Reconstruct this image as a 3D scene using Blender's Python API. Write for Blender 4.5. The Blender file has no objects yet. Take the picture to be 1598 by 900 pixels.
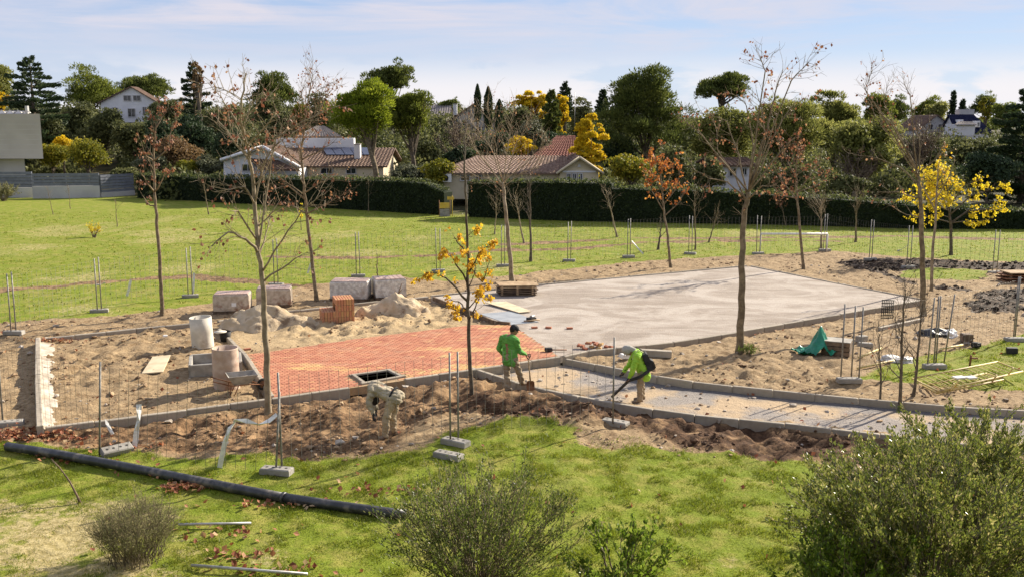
import bpy, bmesh, math, random
import numpy as np
from mathutils import Vector, Matrix, noise as mnoise

S = bpy.context.scene
C = S.collection
random.seed(11)
RNG = np.random.default_rng(7)
R = math.radians

# ------------------------------------------------------------------ camera
F, CX, CY, H = 1500.0, 799.0, 450.0, 6.7      # focal length and centre in photo pixels, eye height
TH = math.atan2(255.0, F)                     # pitch down
cam_d = bpy.data.cameras.new("camera")
cam_d.sensor_width = 36.0
cam_d.lens = 36.0 * F / 1598.0
cam_d.clip_start, cam_d.clip_end = 0.1, 6000.0
cam = bpy.data.objects.new("camera", cam_d)
C.objects.link(cam)
cam.location = (0, 0, H)
cam.rotation_euler = (R(90) - TH, 0, 0)
S.camera = cam

# ------------------------------------------------------------------ light
SUN_EL = R(28.0)
SUN_AZ = math.atan2(0.75, 0.66)               # clockwise from +Y towards +X
to_sun = Vector((math.sin(SUN_AZ) * math.cos(SUN_EL), math.cos(SUN_AZ) * math.cos(SUN_EL), math.sin(SUN_EL)))
sl = bpy.data.lights.new("sun", 'SUN')
sl.energy, sl.angle, sl.color = 5.0, R(0.5), (1.0, 0.91, 0.76)
so = bpy.data.objects.new("sun", sl)
C.objects.link(so)
so.rotation_euler = to_sun.to_track_quat('Z', 'Y').to_euler()
so.location = (30, 30, 40)

W = bpy.data.worlds.new("World")
S.world = W
W.use_nodes = True
wn, wl = W.node_tree.nodes, W.node_tree.links
wn.clear()
w_out = wn.new('ShaderNodeOutputWorld')
w_bg = wn.new('ShaderNodeBackground')
w_bg.inputs['Strength'].default_value = 0.05
sky = wn.new('ShaderNodeTexSky')
sky.sky_type = 'NISHITA'
sky.sun_disc = False
sky.sun_elevation = SUN_EL
sky.sun_rotation = SUN_AZ
sky.altitude = 600
sky.air_density, sky.dust_density, sky.ozone_density = 1.0, 0.0, 3.0
# clouds: streaky cirrus overhead and a broken cumulus band low over the horizon
tc = wn.new('ShaderNodeTexCoord')
sep = wn.new('ShaderNodeSeparateXYZ'); wl.new(tc.outputs['Generated'], sep.inputs[0])
def wmath(op, a, b=None, clamp=False):
    n = wn.new('ShaderNodeMath'); n.operation = op; n.use_clamp = clamp
    for i, v in enumerate((a, b)):
        if v is None: continue
        if isinstance(v, (int, float)): n.inputs[i].default_value = v
        else: wl.new(v, n.inputs[i])
    return n.outputs[0]
def wnoise(scale_vec, scale, detail, rough, dist=0.0):
    m = wn.new('ShaderNodeMapping'); m.inputs['Scale'].default_value = scale_vec[:3]
    m.inputs['Rotation'].default_value = (0, R(4), 0)
    wl.new(tc.outputs['Generated'], m.inputs[0])
    n = wn.new('ShaderNodeTexNoise'); n.inputs['Scale'].default_value = scale
    n.inputs['Detail'].default_value = detail; n.inputs['Roughness'].default_value = rough
    n.inputs['Distortion'].default_value = dist
    wl.new(m.outputs[0], n.inputs['Vector'])
    return n.outputs['Fac']
def wramp(x, lo, hi):
    n = wn.new('ShaderNodeMapRange'); n.interpolation_type = 'SMOOTHSTEP'
    n.inputs['From Min'].default_value, n.inputs['From Max'].default_value = lo, hi
    wl.new(x, n.inputs['Value'])
    return n.outputs[0]
cir = wramp(wnoise((1.0, 1.0, 8.0), 2.6, 7, 0.62, 0.6), 0.37, 0.60)
cir2 = wramp(wnoise((1.0, 1.0, 18.0), 3.2, 5, 0.6, 0.3), 0.50, 0.70)
cum = wramp(wnoise((1.0, 1.0, 3.4), 6.5, 6, 0.55, 0.2), 0.41, 0.51)
low = wmath('SUBTRACT', 1.0, wramp(sep.outputs['Z'], 0.03, 0.075))
cum = wmath('MULTIPLY', cum, low)
veil = wmath('MULTIPLY', wmath('ADD', wmath('MULTIPLY', cir, 0.8), wmath('MULTIPLY', cir2, 0.5)), wramp(sep.outputs['Z'], 0.03, 0.12))
def wmix(fac, a, b):
    n = wn.new('ShaderNodeMix'); n.data_type = 'RGBA'
    wl.new(fac, n.inputs['Factor'])
    for s, v in (('A', a), ('B', b)):
        s = [i for i in n.inputs if i.name == s and i.type == 'RGBA'][0]
        if isinstance(v, tuple): s.default_value = v
        else: wl.new(v, s)
    return [o for o in n.outputs if o.type == 'RGBA'][0]
hazy = wn.new('ShaderNodeValue'); hazy.outputs[0].default_value = 0.60      # thin high haze over the whole sky
col = wmix(hazy.outputs[0], sky.outputs[0], (4.0, 5.15, 8.1, 1))
lowhaze = wmath('SUBTRACT', 1.0, wramp(sep.outputs['Z'], 0.0, 0.16))
col = wmix(wmath('MULTIPLY', lowhaze, 0.5), col, (7.4, 7.6, 8.4, 1))
col = wmix(wmath('MINIMUM', veil, 1.0), col, (6.8, 6.65, 7.5, 1))
col = wmix(wmath('MULTIPLY', cum, 0.95), col, (8.6, 8.3, 8.5, 1))
wl.new(col, w_bg.inputs['Color'])
wl.new(w_bg.outputs[0], w_out.inputs['Surface'])

S.view_settings.view_transform = 'Standard'
S.view_settings.look = 'None'
S.view_settings.exposure = 1.14
S.view_settings.gamma = 1.0
S.view_settings.use_curve_mapping = False
S.render.engine = 'CYCLES'
S.cycles.max_bounces = 6
S.cycles.transparent_max_bounces = 8
S.cycles.use_denoising = True

# ------------------------------------------------------------------ photo pixel -> place
def ray(px, py):
    u, v = (px - CX) / F, (CY - py) / F
    return Vector((u, math.cos(TH) + v * math.sin(TH), -math.sin(TH) + v * math.cos(TH)))
def G(px, py, z=0.0):
    "where the sight line through a photo pixel meets the level z"
    d = ray(px, py); t = (z - H) / d.z
    return Vector((d.x * t, d.y * t, z))
def P(px, py, Y):
    "the point on that sight line at distance Y from the camera"
    d = ray(px, py); t = Y / d.y
    return Vector((d.x * t, Y, H + d.z * t))
def g2(pts, z=0.0):
    return [tuple(G(x, y, z)[:2]) for x, y in pts]
def ppm(Y): return F / (Y * math.cos(TH) + H * math.sin(TH))

# ------------------------------------------------------------------ noise in numpy
def _hash(ix, iy, seed):
    h = (ix.astype(np.int64) * 374761393 + iy.astype(np.int64) * 668265263 + seed * 1442695041) & 0xFFFFFFFF
    h = ((h ^ (h >> 13)) * 1274126177) & 0xFFFFFFFF
    return ((h ^ (h >> 16)) & 0xFFFF) / 65535.0
def vnoise(x, y, seed=0):
    x0, y0 = np.floor(x), np.floor(y)
    fx, fy = x - x0, y - y0
    fx, fy = fx * fx * (3 - 2 * fx), fy * fy * (3 - 2 * fy)
    a, b = _hash(x0, y0, seed), _hash(x0 + 1, y0, seed)
    c, d = _hash(x0, y0 + 1, seed), _hash(x0 + 1, y0 + 1, seed)
    return (a * (1 - fx) + b * fx) * (1 - fy) + (c * (1 - fx) + d * fx) * fy
def fbm(x, y, size, octaves=4, seed=0, gain=0.5):
    x, y = np.asarray(x, float) / size, np.asarray(y, float) / size
    s = a = 0.0; amp = 1.0
    for o in range(octaves):
        s = s + amp * vnoise(x, y, seed + o * 17); a += amp
        x, y, amp = x * 2.03 + 5.1, y * 2.03 + 1.7, amp * gain
    return s / a
def sstep(a, b, v):
    t = np.clip((v - a) / (b - a), 0, 1)
    return t * t * (3 - 2 * t)
def inpoly(x, y, poly):
    "signed distance to a polygon: negative inside"
    x, y = np.asarray(x, float), np.asarray(y, float)
    d = np.full(x.shape, 1e18); ins = np.zeros(x.shape, bool)
    n = len(poly)
    for i in range(n):
        ax, ay = poly[i]; bx, by = poly[(i + 1) % n]
        ex, ey = bx - ax, by - ay
        t = np.clip(((x - ax) * ex + (y - ay) * ey) / (ex * ex + ey * ey + 1e-12), 0, 1)
        d = np.minimum(d, (x - ax - t * ex) ** 2 + (y - ay - t * ey) ** 2)
        c = ((ay > y) != (by > y))
        with np.errstate(divide='ignore', invalid='ignore'):
            xi = ax + (y - ay) * ex / (ey if abs(ey) > 1e-12 else 1e-12)
        ins ^= c & (x < xi)
    d = np.sqrt(d)
    return np.where(ins, -d, d)
def lined(x, y, pts):
    "distance to a polyline"
    x, y = np.asarray(x, float), np.asarray(y, float)
    d = np.full(x.shape, 1e18)
    for (ax, ay), (bx, by) in zip(pts[:-1], pts[1:]):
        ex, ey = bx - ax, by - ay
        t = np.clip(((x - ax) * ex + (y - ay) * ey) / (ex * ex + ey * ey + 1e-12), 0, 1)
        d = np.minimum(d, (x - ax - t * ex) ** 2 + (y - ay - t * ey) ** 2)
    return np.sqrt(d)

# ------------------------------------------------------------------ objects
def tag(o, label=None, cat=None, group=None, kind=None):
    if label: o['label'] = label
    if cat: o['category'] = cat
    if group: o['group'] = group
    if kind: o['kind'] = kind
    return o
def empty(name, loc=(0, 0, 0), rz=0.0, label=None, cat=None, group=None, kind=None):
    o = bpy.data.objects.new(name, None)
    o.empty_display_size = 0.2
    C.objects.link(o); o.location = loc; o.rotation_euler = (0, 0, rz)
    return tag(o, label, cat, group, kind)
def link(name, me, parent=None, loc=None):
    o = bpy.data.objects.new(name, me); C.objects.link(o)
    if parent is not None: o.parent = parent
    if loc is not None: o.location = loc
    return o
def kids(o): return [c for c in KID.get(o.name, [])]
KID = {}
def copy_tree(o, parent=None):
    c = o.copy(); C.objects.link(c)
    if parent is not None: c.parent = parent
    for ch in list(o.children): copy_tree(ch, c)
    return c

class MB:
    "collects simple shapes into ONE mesh"
    def __init__(s): s.v, s.f, s.m, s.sm = [], [], [], []
    def add(s, V, Fc, mi=0, smooth=False):
        b = len(s.v); s.v += [tuple(p) for p in V]
        s.f += [tuple(i + b for i in f) for f in Fc]; s.m += [mi] * len(Fc); s.sm += [smooth] * len(Fc)
    def box(s, c, size, rz=0.0, mi=0, bev=0.0, mat=None):
        x, y, z = size[0] / 2, size[1] / 2, size[2] / 2
        if bev <= 0:
            V = [(-x, -y, -z), (x, -y, -z), (x, y, -z), (-x, y, -z), (-x, -y, z), (x, -y, z), (x, y, z), (-x, y, z)]
            Fc = [(0, 3, 2, 1), (4, 5, 6, 7), (0, 1, 5, 4), (1, 2, 6, 5), (2, 3, 7, 6), (3, 0, 4, 7)]
        else:
            b = bev; V = []
            for zz, k in ((-z, b), (-z + b, 0), (z - b, 0), (z, b)):
                V += [(-x + k, -y + k, zz), (x - k, -y + k, zz), (x - k, y - k, zz), (-x + k, y - k, zz)]
            Fc = [(0, 3, 2, 1), (12, 13, 14, 15)]
            for l in range(3):
                for i in range(4):
                    j = (i + 1) % 4
                    Fc.append((l * 4 + i, l * 4 + j, l * 4 + 4 + j, l * 4 + 4 + i))
        M = mat if mat is not None else Matrix.Translation(Vector(c)) @ Matrix.Rotation(rz, 4, 'Z')
        s.add([M @ Vector(p) for p in V], Fc, mi)
    def tube(s, pts, rad, n=6, mi=0, cap=True, smooth=True):
        pts = [Vector(p) for p in pts]
        if isinstance(rad, (int, float)): rad = [rad] * len(pts)
        V, Fc = [], []
        ref = None
        for i, p in enumerate(pts):
            t = (pts[min(i + 1, len(pts) - 1)] - pts[max(i - 1, 0)])
            if t.length < 1e-9: t = Vector((0, 0, 1))
            t.normalize()
            if ref is None: ref = Vector((1, 0, 0)) if abs(t.x) < 0.8 else Vector((0, 1, 0))
            a = (ref - t * ref.dot(t)).normalized(); b = t.cross(a); ref = a
            for k in range(n):
                w = 2 * math.pi * k / n
                V.append(p + (a * math.cos(w) + b * math.sin(w)) * rad[i])
        for i in range(len(pts) - 1):
            for k in range(n):
                j = (k + 1) % n
                Fc.append((i * n + k, i * n + j, i * n + n + j, i * n + n + k))
        if cap:
            Fc.append(tuple(range(n - 1, -1, -1))); Fc.append(tuple(range((len(pts) - 1) * n, len(pts) * n)))
        s.add(V, Fc, mi, smooth)
    def lathe(s, c, prof, n=20, mi=0, smooth=True, M=None):
        V, Fc = [], []
        for r, z in prof:
            for k in range(n):
                w = 2 * math.pi * k / n
                p = Vector((r * math.cos(w), r * math.sin(w), z))
                V.append((M @ p) if M else p + Vector(c))
        for i in range(len(prof) - 1):
            for k in range(n):
                j = (k + 1) % n
                Fc.append((i * n + k, i * n + j, i * n + n + j, i * n + n + k))
        s.add(V, Fc, mi, smooth)
    def prism(s, poly, z0, z1, mi=0):
        n = len(poly)
        V = [(x, y, z0) for x, y in poly] + [(x, y, z1) for x, y in poly]
        ar = sum(poly[i][0] * poly[(i + 1) % n][1] - poly[(i + 1) % n][0] * poly[i][1] for i in range(n))
        o = list(range(n)) if ar > 0 else list(range(n - 1, -1, -1))
        Fc = [tuple(reversed(o)), tuple(i + n for i in o)]
        for a in range(n):
            i, j = o[a], o[(a + 1) % n]
            Fc.append((i, j, j + n, i + n))
        s.add(V, Fc, mi)
    def slab(s, quad, thick, mi=0):
        "a sheet given by its corners, thickened downwards along its normal"
        q = [Vector(p) for p in quad]
        nrm = (q[1] - q[0]).cross(q[2] - q[0]).normalized()
        if nrm.z < 0: nrm = -nrm
        V = q + [p - nrm * thick for p in q]; n = len(q)
        up = (q[1] - q[0]).cross(q[2] - q[0]).dot(nrm) > 0
        o = list(range(n)) if up else list(range(n - 1, -1, -1))
        Fc = [tuple(o), tuple(i + n for i in reversed(o))]
        for a in range(n):
            i, j = o[a], o[(a + 1) % n]
            Fc.append((j, i, i + n, j + n))
        s.add(V, Fc, mi)
    def mesh(s, name, mats):
        me = bpy.data.meshes.new(name)
        me.from_pydata(s.v, [], s.f)
        for m in (mats if isinstance(mats, (list, tuple)) else [mats]): me.materials.append(m)
        me.polygons.foreach_set('material_index', s.m)
        me.polygons.foreach_set('use_smooth', s.sm)
        me.update()
        return me
    def build(s, name, mats, parent=None, loc=None):
        return link(name, s.mesh(name, mats), parent, loc)

def np_mesh(name, V, Q, mats, smooth=False, attrs=None):
    "fast mesh from arrays: V (n,3), Q (m,k) faces of k corners each"
    me = bpy.data.meshes.new(name)
    V = np.asarray(V, np.float32); Q = np.asarray(Q, np.int32)
    m, k = Q.shape
    me.vertices.add(len(V)); me.vertices.foreach_set('co', V.ravel())
    me.loops.add(m * k); me.loops.foreach_set('vertex_index', Q.ravel())
    me.polygons.add(m)
    me.polygons.foreach_set('loop_start', np.arange(0, m * k, k, dtype=np.int32))
    me.polygons.foreach_set('use_smooth', np.full(m, smooth, bool))
    for mt in (mats if isinstance(mats, (list, tuple)) else [mats]): me.materials.append(mt)
    for nme, arr in (attrs or {}).items():
        arr = np.asarray(arr, np.float32)
        if arr.ndim == 1:
            a = me.attributes.new(nme, 'FLOAT', 'POINT'); a.data.foreach_set('value', arr)
        else:
            a = me.attributes.new(nme, 'FLOAT_COLOR', 'POINT'); a.data.foreach_set('color', arr.ravel())
    me.update(calc_edges=True)
    return me

def unit(v): return v / (np.linalg.norm(v, axis=-1, keepdims=True) + 1e-9)
def rand_unit(n, rng=RNG): return unit(rng.normal(size=(n, 3)))

def leaf_mesh(name, c, size, mat, nrm=None, tint=None, aspect=0.6, rng=RNG, axis=None):
    "one small folded diamond per leaf (2 triangles sharing the midrib)"
    c = np.asarray(c, float); n = len(c)
    size = np.broadcast_to(np.asarray(size, float), (n,)) * rng.uniform(0.7, 1.3, n)
    d = rand_unit(n, rng) if axis is None else unit(np.asarray(axis, float) + 0.45 * rand_unit(n, rng))
    k = rand_unit(n, rng) if nrm is None else unit(np.asarray(nrm, float) + 0.6 * rand_unit(n, rng))
    s = unit(np.cross(d, k)); up = np.cross(s, d)
    L = size[:, None]
    tip, base = c + d * L * 0.5, c - d * L * 0.5
    a = c + s * L * aspect * 0.5 + up * L * 0.10
    b = c - s * L * aspect * 0.5 + up * L * 0.10
    V = np.stack([base, a, tip, b], 1).reshape(-1, 3)
    i = np.arange(n)[:, None] * 4
    Q = np.concatenate([i + np.array([[0, 1, 2]]), i + np.array([[0, 2, 3]])], 0)
    t = rng.uniform(0, 1, n) if tint is None else np.clip(tint, 0, 1)
    return np_mesh(name, V, Q, mat, False, {'tint': np.repeat(t, 4)})

# ------------------------------------------------------------------ materials
class NT:
    def __init__(s, name):
        s.m = bpy.data.materials.new(name); s.m.use_nodes = True
        s.n, s.l = s.m.node_tree.nodes, s.m.node_tree.links
        s.b = s.n['Principled BSDF']; s.out = s.n['Material Output']
        s.b.inputs['Specular IOR Level'].default_value = 0.25
    def val(s, sock, v):
        if isinstance(v, (int, float)): sock.default_value = v
        elif isinstance(v, tuple): sock.default_value = v if len(v) == 4 else (*v, 1)
        else: s.l.new(v, sock)
    def noise(s, scale, detail=4, rough=0.55, dist=0.0, vec=None, stretch=None):
        n = s.n.new('ShaderNodeTexNoise')
        n.inputs['Scale'].default_value, n.inputs['Detail'].default_value = scale, detail
        n.inputs['Roughness'].default_value, n.inputs['Distortion'].default_value = rough, dist
        v = vec if vec is not None else s.pos()
        if stretch:
            m = s.n.new('ShaderNodeMapping'); m.inputs['Scale'].default_value = stretch
            s.l.new(v, m.inputs[0]); v = m.outputs[0]
        s.l.new(v, n.inputs['Vector'])
        return n.outputs['Fac']
    def pos(s):
        n = s.n.new('ShaderNodeTexCoord'); return n.outputs['Object']
    def math(s, op, a, b=0.0, clamp=False):
        n = s.n.new('ShaderNodeMath'); n.operation = op; n.use_clamp = clamp
        s.val(n.inputs[0], a); s.val(n.inputs[1], b); return n.outputs[0]
    def ramp(s, x, lo, hi, a=0.0, b=1.0):
        n = s.n.new('ShaderNodeMapRange'); n.interpolation_type = 'SMOOTHSTEP'
        for k, v in (('From Min', lo), ('From Max', hi), ('To Min', a), ('To Max', b)): n.inputs[k].default_value = v
        s.val(n.inputs['Value'], x); return n.outputs[0]
    def mix(s, fac, a, b):
        n = s.n.new('ShaderNodeMix'); n.data_type = 'RGBA'
        s.val(n.inputs['Factor'], fac)
        s.val([i for i in n.inputs if i.name == 'A' and i.type == 'RGBA'][0], a)
        s.val([i for i in n.inputs if i.name == 'B' and i.type == 'RGBA'][0], b)
        return [o for o in n.outputs if o.type == 'RGBA'][0]
    def attr(s, name):
        n = s.n.new('ShaderNodeAttribute'); n.attribute_name = name; return n
    def rnd(s):
        return s.n.new('ShaderNodeObjectInfo').outputs['Random']
    def bump(s, h, strength=0.5, dist=0.02):
        n = s.n.new('ShaderNodeBump'); n.inputs['Strength'].default_value = strength
        n.inputs['Distance'].default_value = dist
        s.l.new(h, n.inputs['Height']); s.l.new(n.outputs[0], s.b.inputs['Normal'])
    def col(s, c): s.val(s.b.inputs['Base Color'], c)
    def set(s, **k):
        for a, v in k.items(): s.val(s.b.inputs[a.replace('_', ' ')], v)
        return s

def rough_mat(name, c1, c2, scale=6, bump=0.4, bscale=40, rough=0.85, metal=0.0, bd=0.01, c3=None, s3=1.2, by_obj=0.0, spec=0.25):
    t = NT(name)
    c = t.mix(t.ramp(t.noise(scale, 5), 0.35, 0.65), c1, c2)
    if c3: c = t.mix(t.ramp(t.noise(s3, 4, 0.6), 0.52, 0.68), c, c3)
    if by_obj:
        hsv = t.n.new('ShaderNodeHueSaturation'); t.l.new(c, hsv.inputs['Color'])
        t.l.new(t.math('ADD', t.math('MULTIPLY', t.rnd(), by_obj), 1 - by_obj / 2), hsv.inputs['Value'])
        c = hsv.outputs[0]
    t.col(c); t.set(Roughness=rough, Metallic=metal)
    t.b.inputs['Specular IOR Level'].default_value = spec
    if bump: t.bump(t.noise(bscale, 4), bump, bd)
    return t.m

def leaf_mat(name, ramp, trans=0.35, rough=0.55, spec=0.3):
    "leaf colour picked per leaf by the 'tint' attribute; thin, so some light passes through"
    t = NT(name)
    cr = t.n.new('ShaderNodeValToRGB')
    e = cr.color_ramp.elements
    while len(e) < len(ramp): e.new(0.5)
    for el, (p, c) in zip(e, ramp): el.position = p; el.color = (*c, 1)
    t.l.new(t.attr('tint').outputs['Fac'], cr.inputs[0])
    t.col(cr.outputs[0]); t.set(Roughness=rough)
    t.b.inputs['Specular IOR Level'].default_value = spec
    tr = t.n.new('ShaderNodeBsdfTranslucent')
    t.l.new(cr.outputs[0], tr.inputs[0])
    mx = t.n.new('ShaderNodeMixShader'); mx.inputs[0].default_value = trans
    t.l.new(t.b.outputs[0], mx.inputs[1]); t.l.new(tr.outputs[0], mx.inputs[2])
    t.l.new(mx.outputs[0], t.out.inputs['Surface'])
    return t.m
# ================================================================== GROUND
ZT = 0.12                                     # level of paving and kerb tops
PX = dict(
    dirt=[(-400, 520), (0, 505), (80, 497), (190, 493), (285, 480), (400, 466), (470, 445), (620, 432), (700, 440), (830, 425),
          (1000, 408), (1150, 399), (1300, 392), (1420, 402), (1598, 410), (2000, 425), (2000, 720), (1598, 742), (1350, 730),
          (1260, 715), (1130, 700), (1010, 690), (900, 676), (800, 664), (700, 680), (640, 700), (560, 718), (440, 706), (340, 728), (190, 712), (60, 690), (-400, 700)],
    soil=[(60, 676), (240, 655), (420, 632), (560, 608), (640, 594), (745, 580), (830, 607), (1000, 641), (1150, 658), (1345, 682), (1500, 702), (1500, 735),
          (1330, 722), (1150, 705), (1040, 685), (960, 664), (880, 668), (800, 662), (735, 640), (640, 668), (600, 706), (480, 716), (400, 705), (300, 714), (190, 706), (90, 690)],
    heap=[(735, 615), (790, 612), (860, 625), (930, 640), (950, 655), (900, 668), (840, 665), (790, 668), (760, 650)],
    bed=[(66, 530), (320, 505), (345, 545), (412, 612), (400, 624), (66, 664)],
    path=[(740, 575), (873, 557), (960, 575), (1050, 593), (1150, 604), (1250, 614), (1370, 626), (1480, 635), (1700, 643), (2400, 665), (2400, 800), (1640, 704),
          (1480, 688), (1340, 672), (1200, 656), (1100, 646), (1000, 634), (900, 616), (820, 599)],
    sand=[(350, 525), (430, 512), (560, 490), (690, 478), (745, 506), (640, 520), (500, 538), (385, 552)],
    ingrass=[(1340, 592), (1400, 566), (1500, 545), (1598, 522), (1800, 500), (1800, 600), (1598, 606), (1500, 606), (1440, 596)],
    ingrass2=[(1400, 418), (1480, 416), (1550, 424), (1530, 437), (1450, 440), (1400, 432)],
    mud1=[(1310, 410), (1400, 404), (1500, 410), (1640, 414), (1640, 424), (1540, 420), (1430, 418), (1390, 430), (1440, 446), (1520, 450), (1500, 458), (1410, 446), (1370, 430), (1330, 420)],
    mud2=[(1500, 462), (1560, 452), (1700, 455), (1700, 476), (1590, 474), (1530, 478)],
    mudheap=[(1505, 478), (1530, 466), (1570, 470), (1600, 482), (1570, 490), (1520, 487)],
    rough=[(440, 520), (470, 500), (560, 486), (640, 478), (700, 482), (735, 500), (700, 512), (600, 520), (500, 535), (440, 535)],
    rough2=[(90, 560), (200, 520), (300, 505), (320, 540), (280, 560), (180, 600), (100, 600)],
    rough3=[(1050, 570), (1150, 550), (1300, 560), (1330, 600), (1200, 600)],
    darksoil=[(790, 622), (860, 628), (960, 640), (1100, 656), (1345, 684), (1500, 700), (1500, 735), (1330, 722), (1150, 703), (1040, 684), (960, 664), (880, 668), (790, 665), (700, 625), (745, 600)],
    tan1=[(880, 672), (960, 666), (1020, 686), (990, 700), (900, 694)],
)
PG = {k: g2(v) for k, v in PX.items()}
TRACKS = [g2([(800, 380), (900, 376), (1000, 372), (1100, 371), (1250, 370), (1400, 368), (1700, 376)]), g2([(800, 391), (900, 387), (1010, 378), (1140, 375), (1300, 376)]),
          g2([(0, 452), (80, 446), (200, 436), (300, 430), (420, 440), (470, 446)]), g2([(430, 400), (560, 402), (680, 398), (800, 388)])]
DRY = [(110, 362, 5.0, 3.0), (40, 385, 4, 1.2), (240, 362, 4, 1.6), (290, 375, 4, 1.2), (140, 432, 2, 1.0), (480, 368, 4, 2), (680, 372, 3, 1), (330, 345, 4, 1), (560, 395, 3, 1.0),
       (20, 860, 3.0, 1.0, 1.0), (150, 885, 1.6, 0.7, 0.95), (60, 800, 2.2, 0.5, 0.7), (1130, 880, 0.5, 0.3), (130, 480, 2, .8), (700, 660, 1.2, 0.5), (1180, 690, 1, .3), (420, 870, .5, .2)]

KERB_FRONT = g2([(70, 666), (240, 645), (424, 621), (545, 604), (632, 590), (740, 575)], 0.15)
KERB_NEAR = g2([(735, 573), (820, 600), (900, 617), (1000, 635), (1100, 648), (1200, 657), (1340, 672), (1480, 689), (1640, 705)], 0.12)
def hills(x, y):
    left = sstep(92, 165, y) * 7.2 * sstep(55, -15, x)
    right = sstep(100, 230, y) * 5.0 * sstep(-10, 40, x)
    return left + right + sstep(240, 700, y) * 6.0
def ground_at(x, y, want_masks=False):
    x, y = np.asarray(x, float), np.asarray(y, float)
    n1, n2 = fbm(x, y, 0.9, 4, 3) - 0.5, fbm(x, y, 3.5, 4, 9) - 0.5
    wob = n1 * 0.9 + n2 * 1.2
    m = {}
    near = (y > 12) & (y < 62) & (np.abs(x) < 60)
    def pm(name, soft, w=0.5):
        d = np.full(x.shape, 9.0)
        if near.any(): d[near] = inpoly(x[near], y[near], PG[name]) + wob[near] * w
        return 1 - sstep(-soft, soft, d)
    m['dirt'] = pm('dirt', 0.35, 1.0)
    inner = np.maximum(pm('ingrass', 0.25, 0.6), pm('ingrass2', 0.4, 0.8))
    m['soil'] = pm('soil', 0.25, 0.6)
    m['heap'] = pm('heap', 0.5, 0.3)
    m['bed'] = pm('bed', 0.1, 0.0)
    m['rough'] = np.maximum.reduce([pm('rough', 0.4, 0.7), 0.7 * pm('rough2', 0.5, 0.9), 0.6 * pm('rough3', 0.5, 0.9)])
    m['path'] = pm('path', 0.06, 0.0)
    m['sand'] = pm('sand', 0.6, 0.6)
    m['mud'] = np.maximum(np.maximum(pm('mud1', 0.35, 1.3), pm('mud2', 0.3, 1.0)), pm('mudheap', 0.3, 0.5))
    tan = pm('tan1', 0.4, 0.8)
    trk = np.zeros(x.shape)
    if near.any():
        for t in TRACKS:
            dd = lined(x[near], y[near], t) + wob[near] * 0.9
            trk[near] = np.maximum(trk[near], 1 - sstep(0.15, 0.85, dd))
    m['track'] = trk
    m['darksoil'] = pm('darksoil', 0.4, 0.9)
    dry = sstep(0.50, 0.80, fbm(x, y, 5.0, 5, 21)) * 0.45
    for px, py, rx, ry, *wt in DRY:
        c = G(px, py)
        q = ((x - c.x) / rx) ** 2 + ((y - c.y) / (ry * 1.9)) ** 2 + wob * 2.2 + (fbm(x, y, 0.35, 3, 63) - 0.5) * 1.6
        dry = np.maximum(dry, (1 - sstep(-0.3, 1.9, q)) * (wt[0] if wt else 0.48))
    m['dry'] = np.clip(dry, 0, 1)
    m['dirt'] = np.maximum(m['dirt'] * (1 - inner), tan * 0.8)
    m['soil'] = m['soil'] * (1 - tan)
    m['grass'] = (1 - np.maximum.reduce([m['dirt'], m['soil'], m['path']])) * (1 - 0.8 * trk) * (1 - m['mud'])
    # heights
    fine = (y < 62)
    c1 = np.abs(fbm(x, y, 0.55, 3, 31) - 0.5) * 2
    c2 = fbm(x, y, 0.28, 2, 41) - 0.5
    z = hills(x, y) + n2 * 0.10 * sstep(8, 14, y)
    z = z * (1 - m['bed'])
    lumps = (0.16 * (0.5 - c1) + 0.14 * c2)
    z = z + fine * (m['soil'] * (lumps * 1.5 + n1 * 0.30 - 0.10 + 0.09 * (fbm(x, y, 0.16, 2, 45) - 0.5)) + m['mud'] * lumps * 0.8
                    + m['dirt'] * (1 - m['soil']) * (1 - m['path']) * (lumps * (0.62 + 1.1 * m['rough']) * (1 - 0.6 * m['sand'] * (1 - m['rough'])) + n1 * 0.09 + 0.07 * (fbm(x, y, 0.17, 2, 46) - 0.5) * sstep(0.4, 0.6, fbm(x, y, 1.6, 3, 47)))
                    + m['grass'] * (c2 * 0.05 + n1 * 0.06) - trk * (0.06 - 0.6 * lumps))
    z = z + m['heap'] * (0.20 + n1 * 0.28)
    z = z - m['path'] * 0.09 + m['path'] * lumps * 0.12 - m['path'] * (m['dirt'] + m['soil']) * 0
    # ground stays below paving, and meets the kerbs without burying them
    for poly, dep in ((POLY_PAVE, 0.10), (POLY_PLAZA, 0.10)):
        if near.any():
            d = np.full(x.shape, 9.0); d[near] = inpoly(x[near], y[near], poly)
            k = 1 - sstep(-0.05, 0.30, d)
            z = z * (1 - k) + k * -0.24
    if near.any():
        for kl in (KERB_FRONT, KERB_NEAR):
            d = np.full(x.shape, 9.0); d[near] = lined(x[near], y[near], kl)
            z = np.where(d < 0.55, np.minimum(z, 0.02 + sstep(0.08, 0.55, d) * 0.35), z)
    # bank the photographer stands on
    z = z + sstep(12.5, 2.0, y) * 4.6
    if want_masks: return z, m
    return z
def gz(x, y): return float(ground_at(np.array([x]), np.array([y]))[0])
def on(px, py, dz=0.0):
    "a point on the ground, straight behind a photo pixel"
    p = G(px, py); 
    for _ in range(3): p = G(px, py, gz(p.x, p.y))
    return Vector((p.x, p.y, p.z + dz))

POLY_PAVE = g2([(424, 620), (555, 603), (640, 591), (740, 576), (872, 555), (800, 507), (742, 505), (560, 527), (386, 552)], ZT)
POLY_PLAZA = g2([(672, 463), (838, 445), (1000, 430), (1168, 415), (1300, 441), (1440, 468), (1300, 493), (1150, 518), (1060, 533), (890, 550), (872, 555), (800, 507), (745, 490)], ZT)

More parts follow.
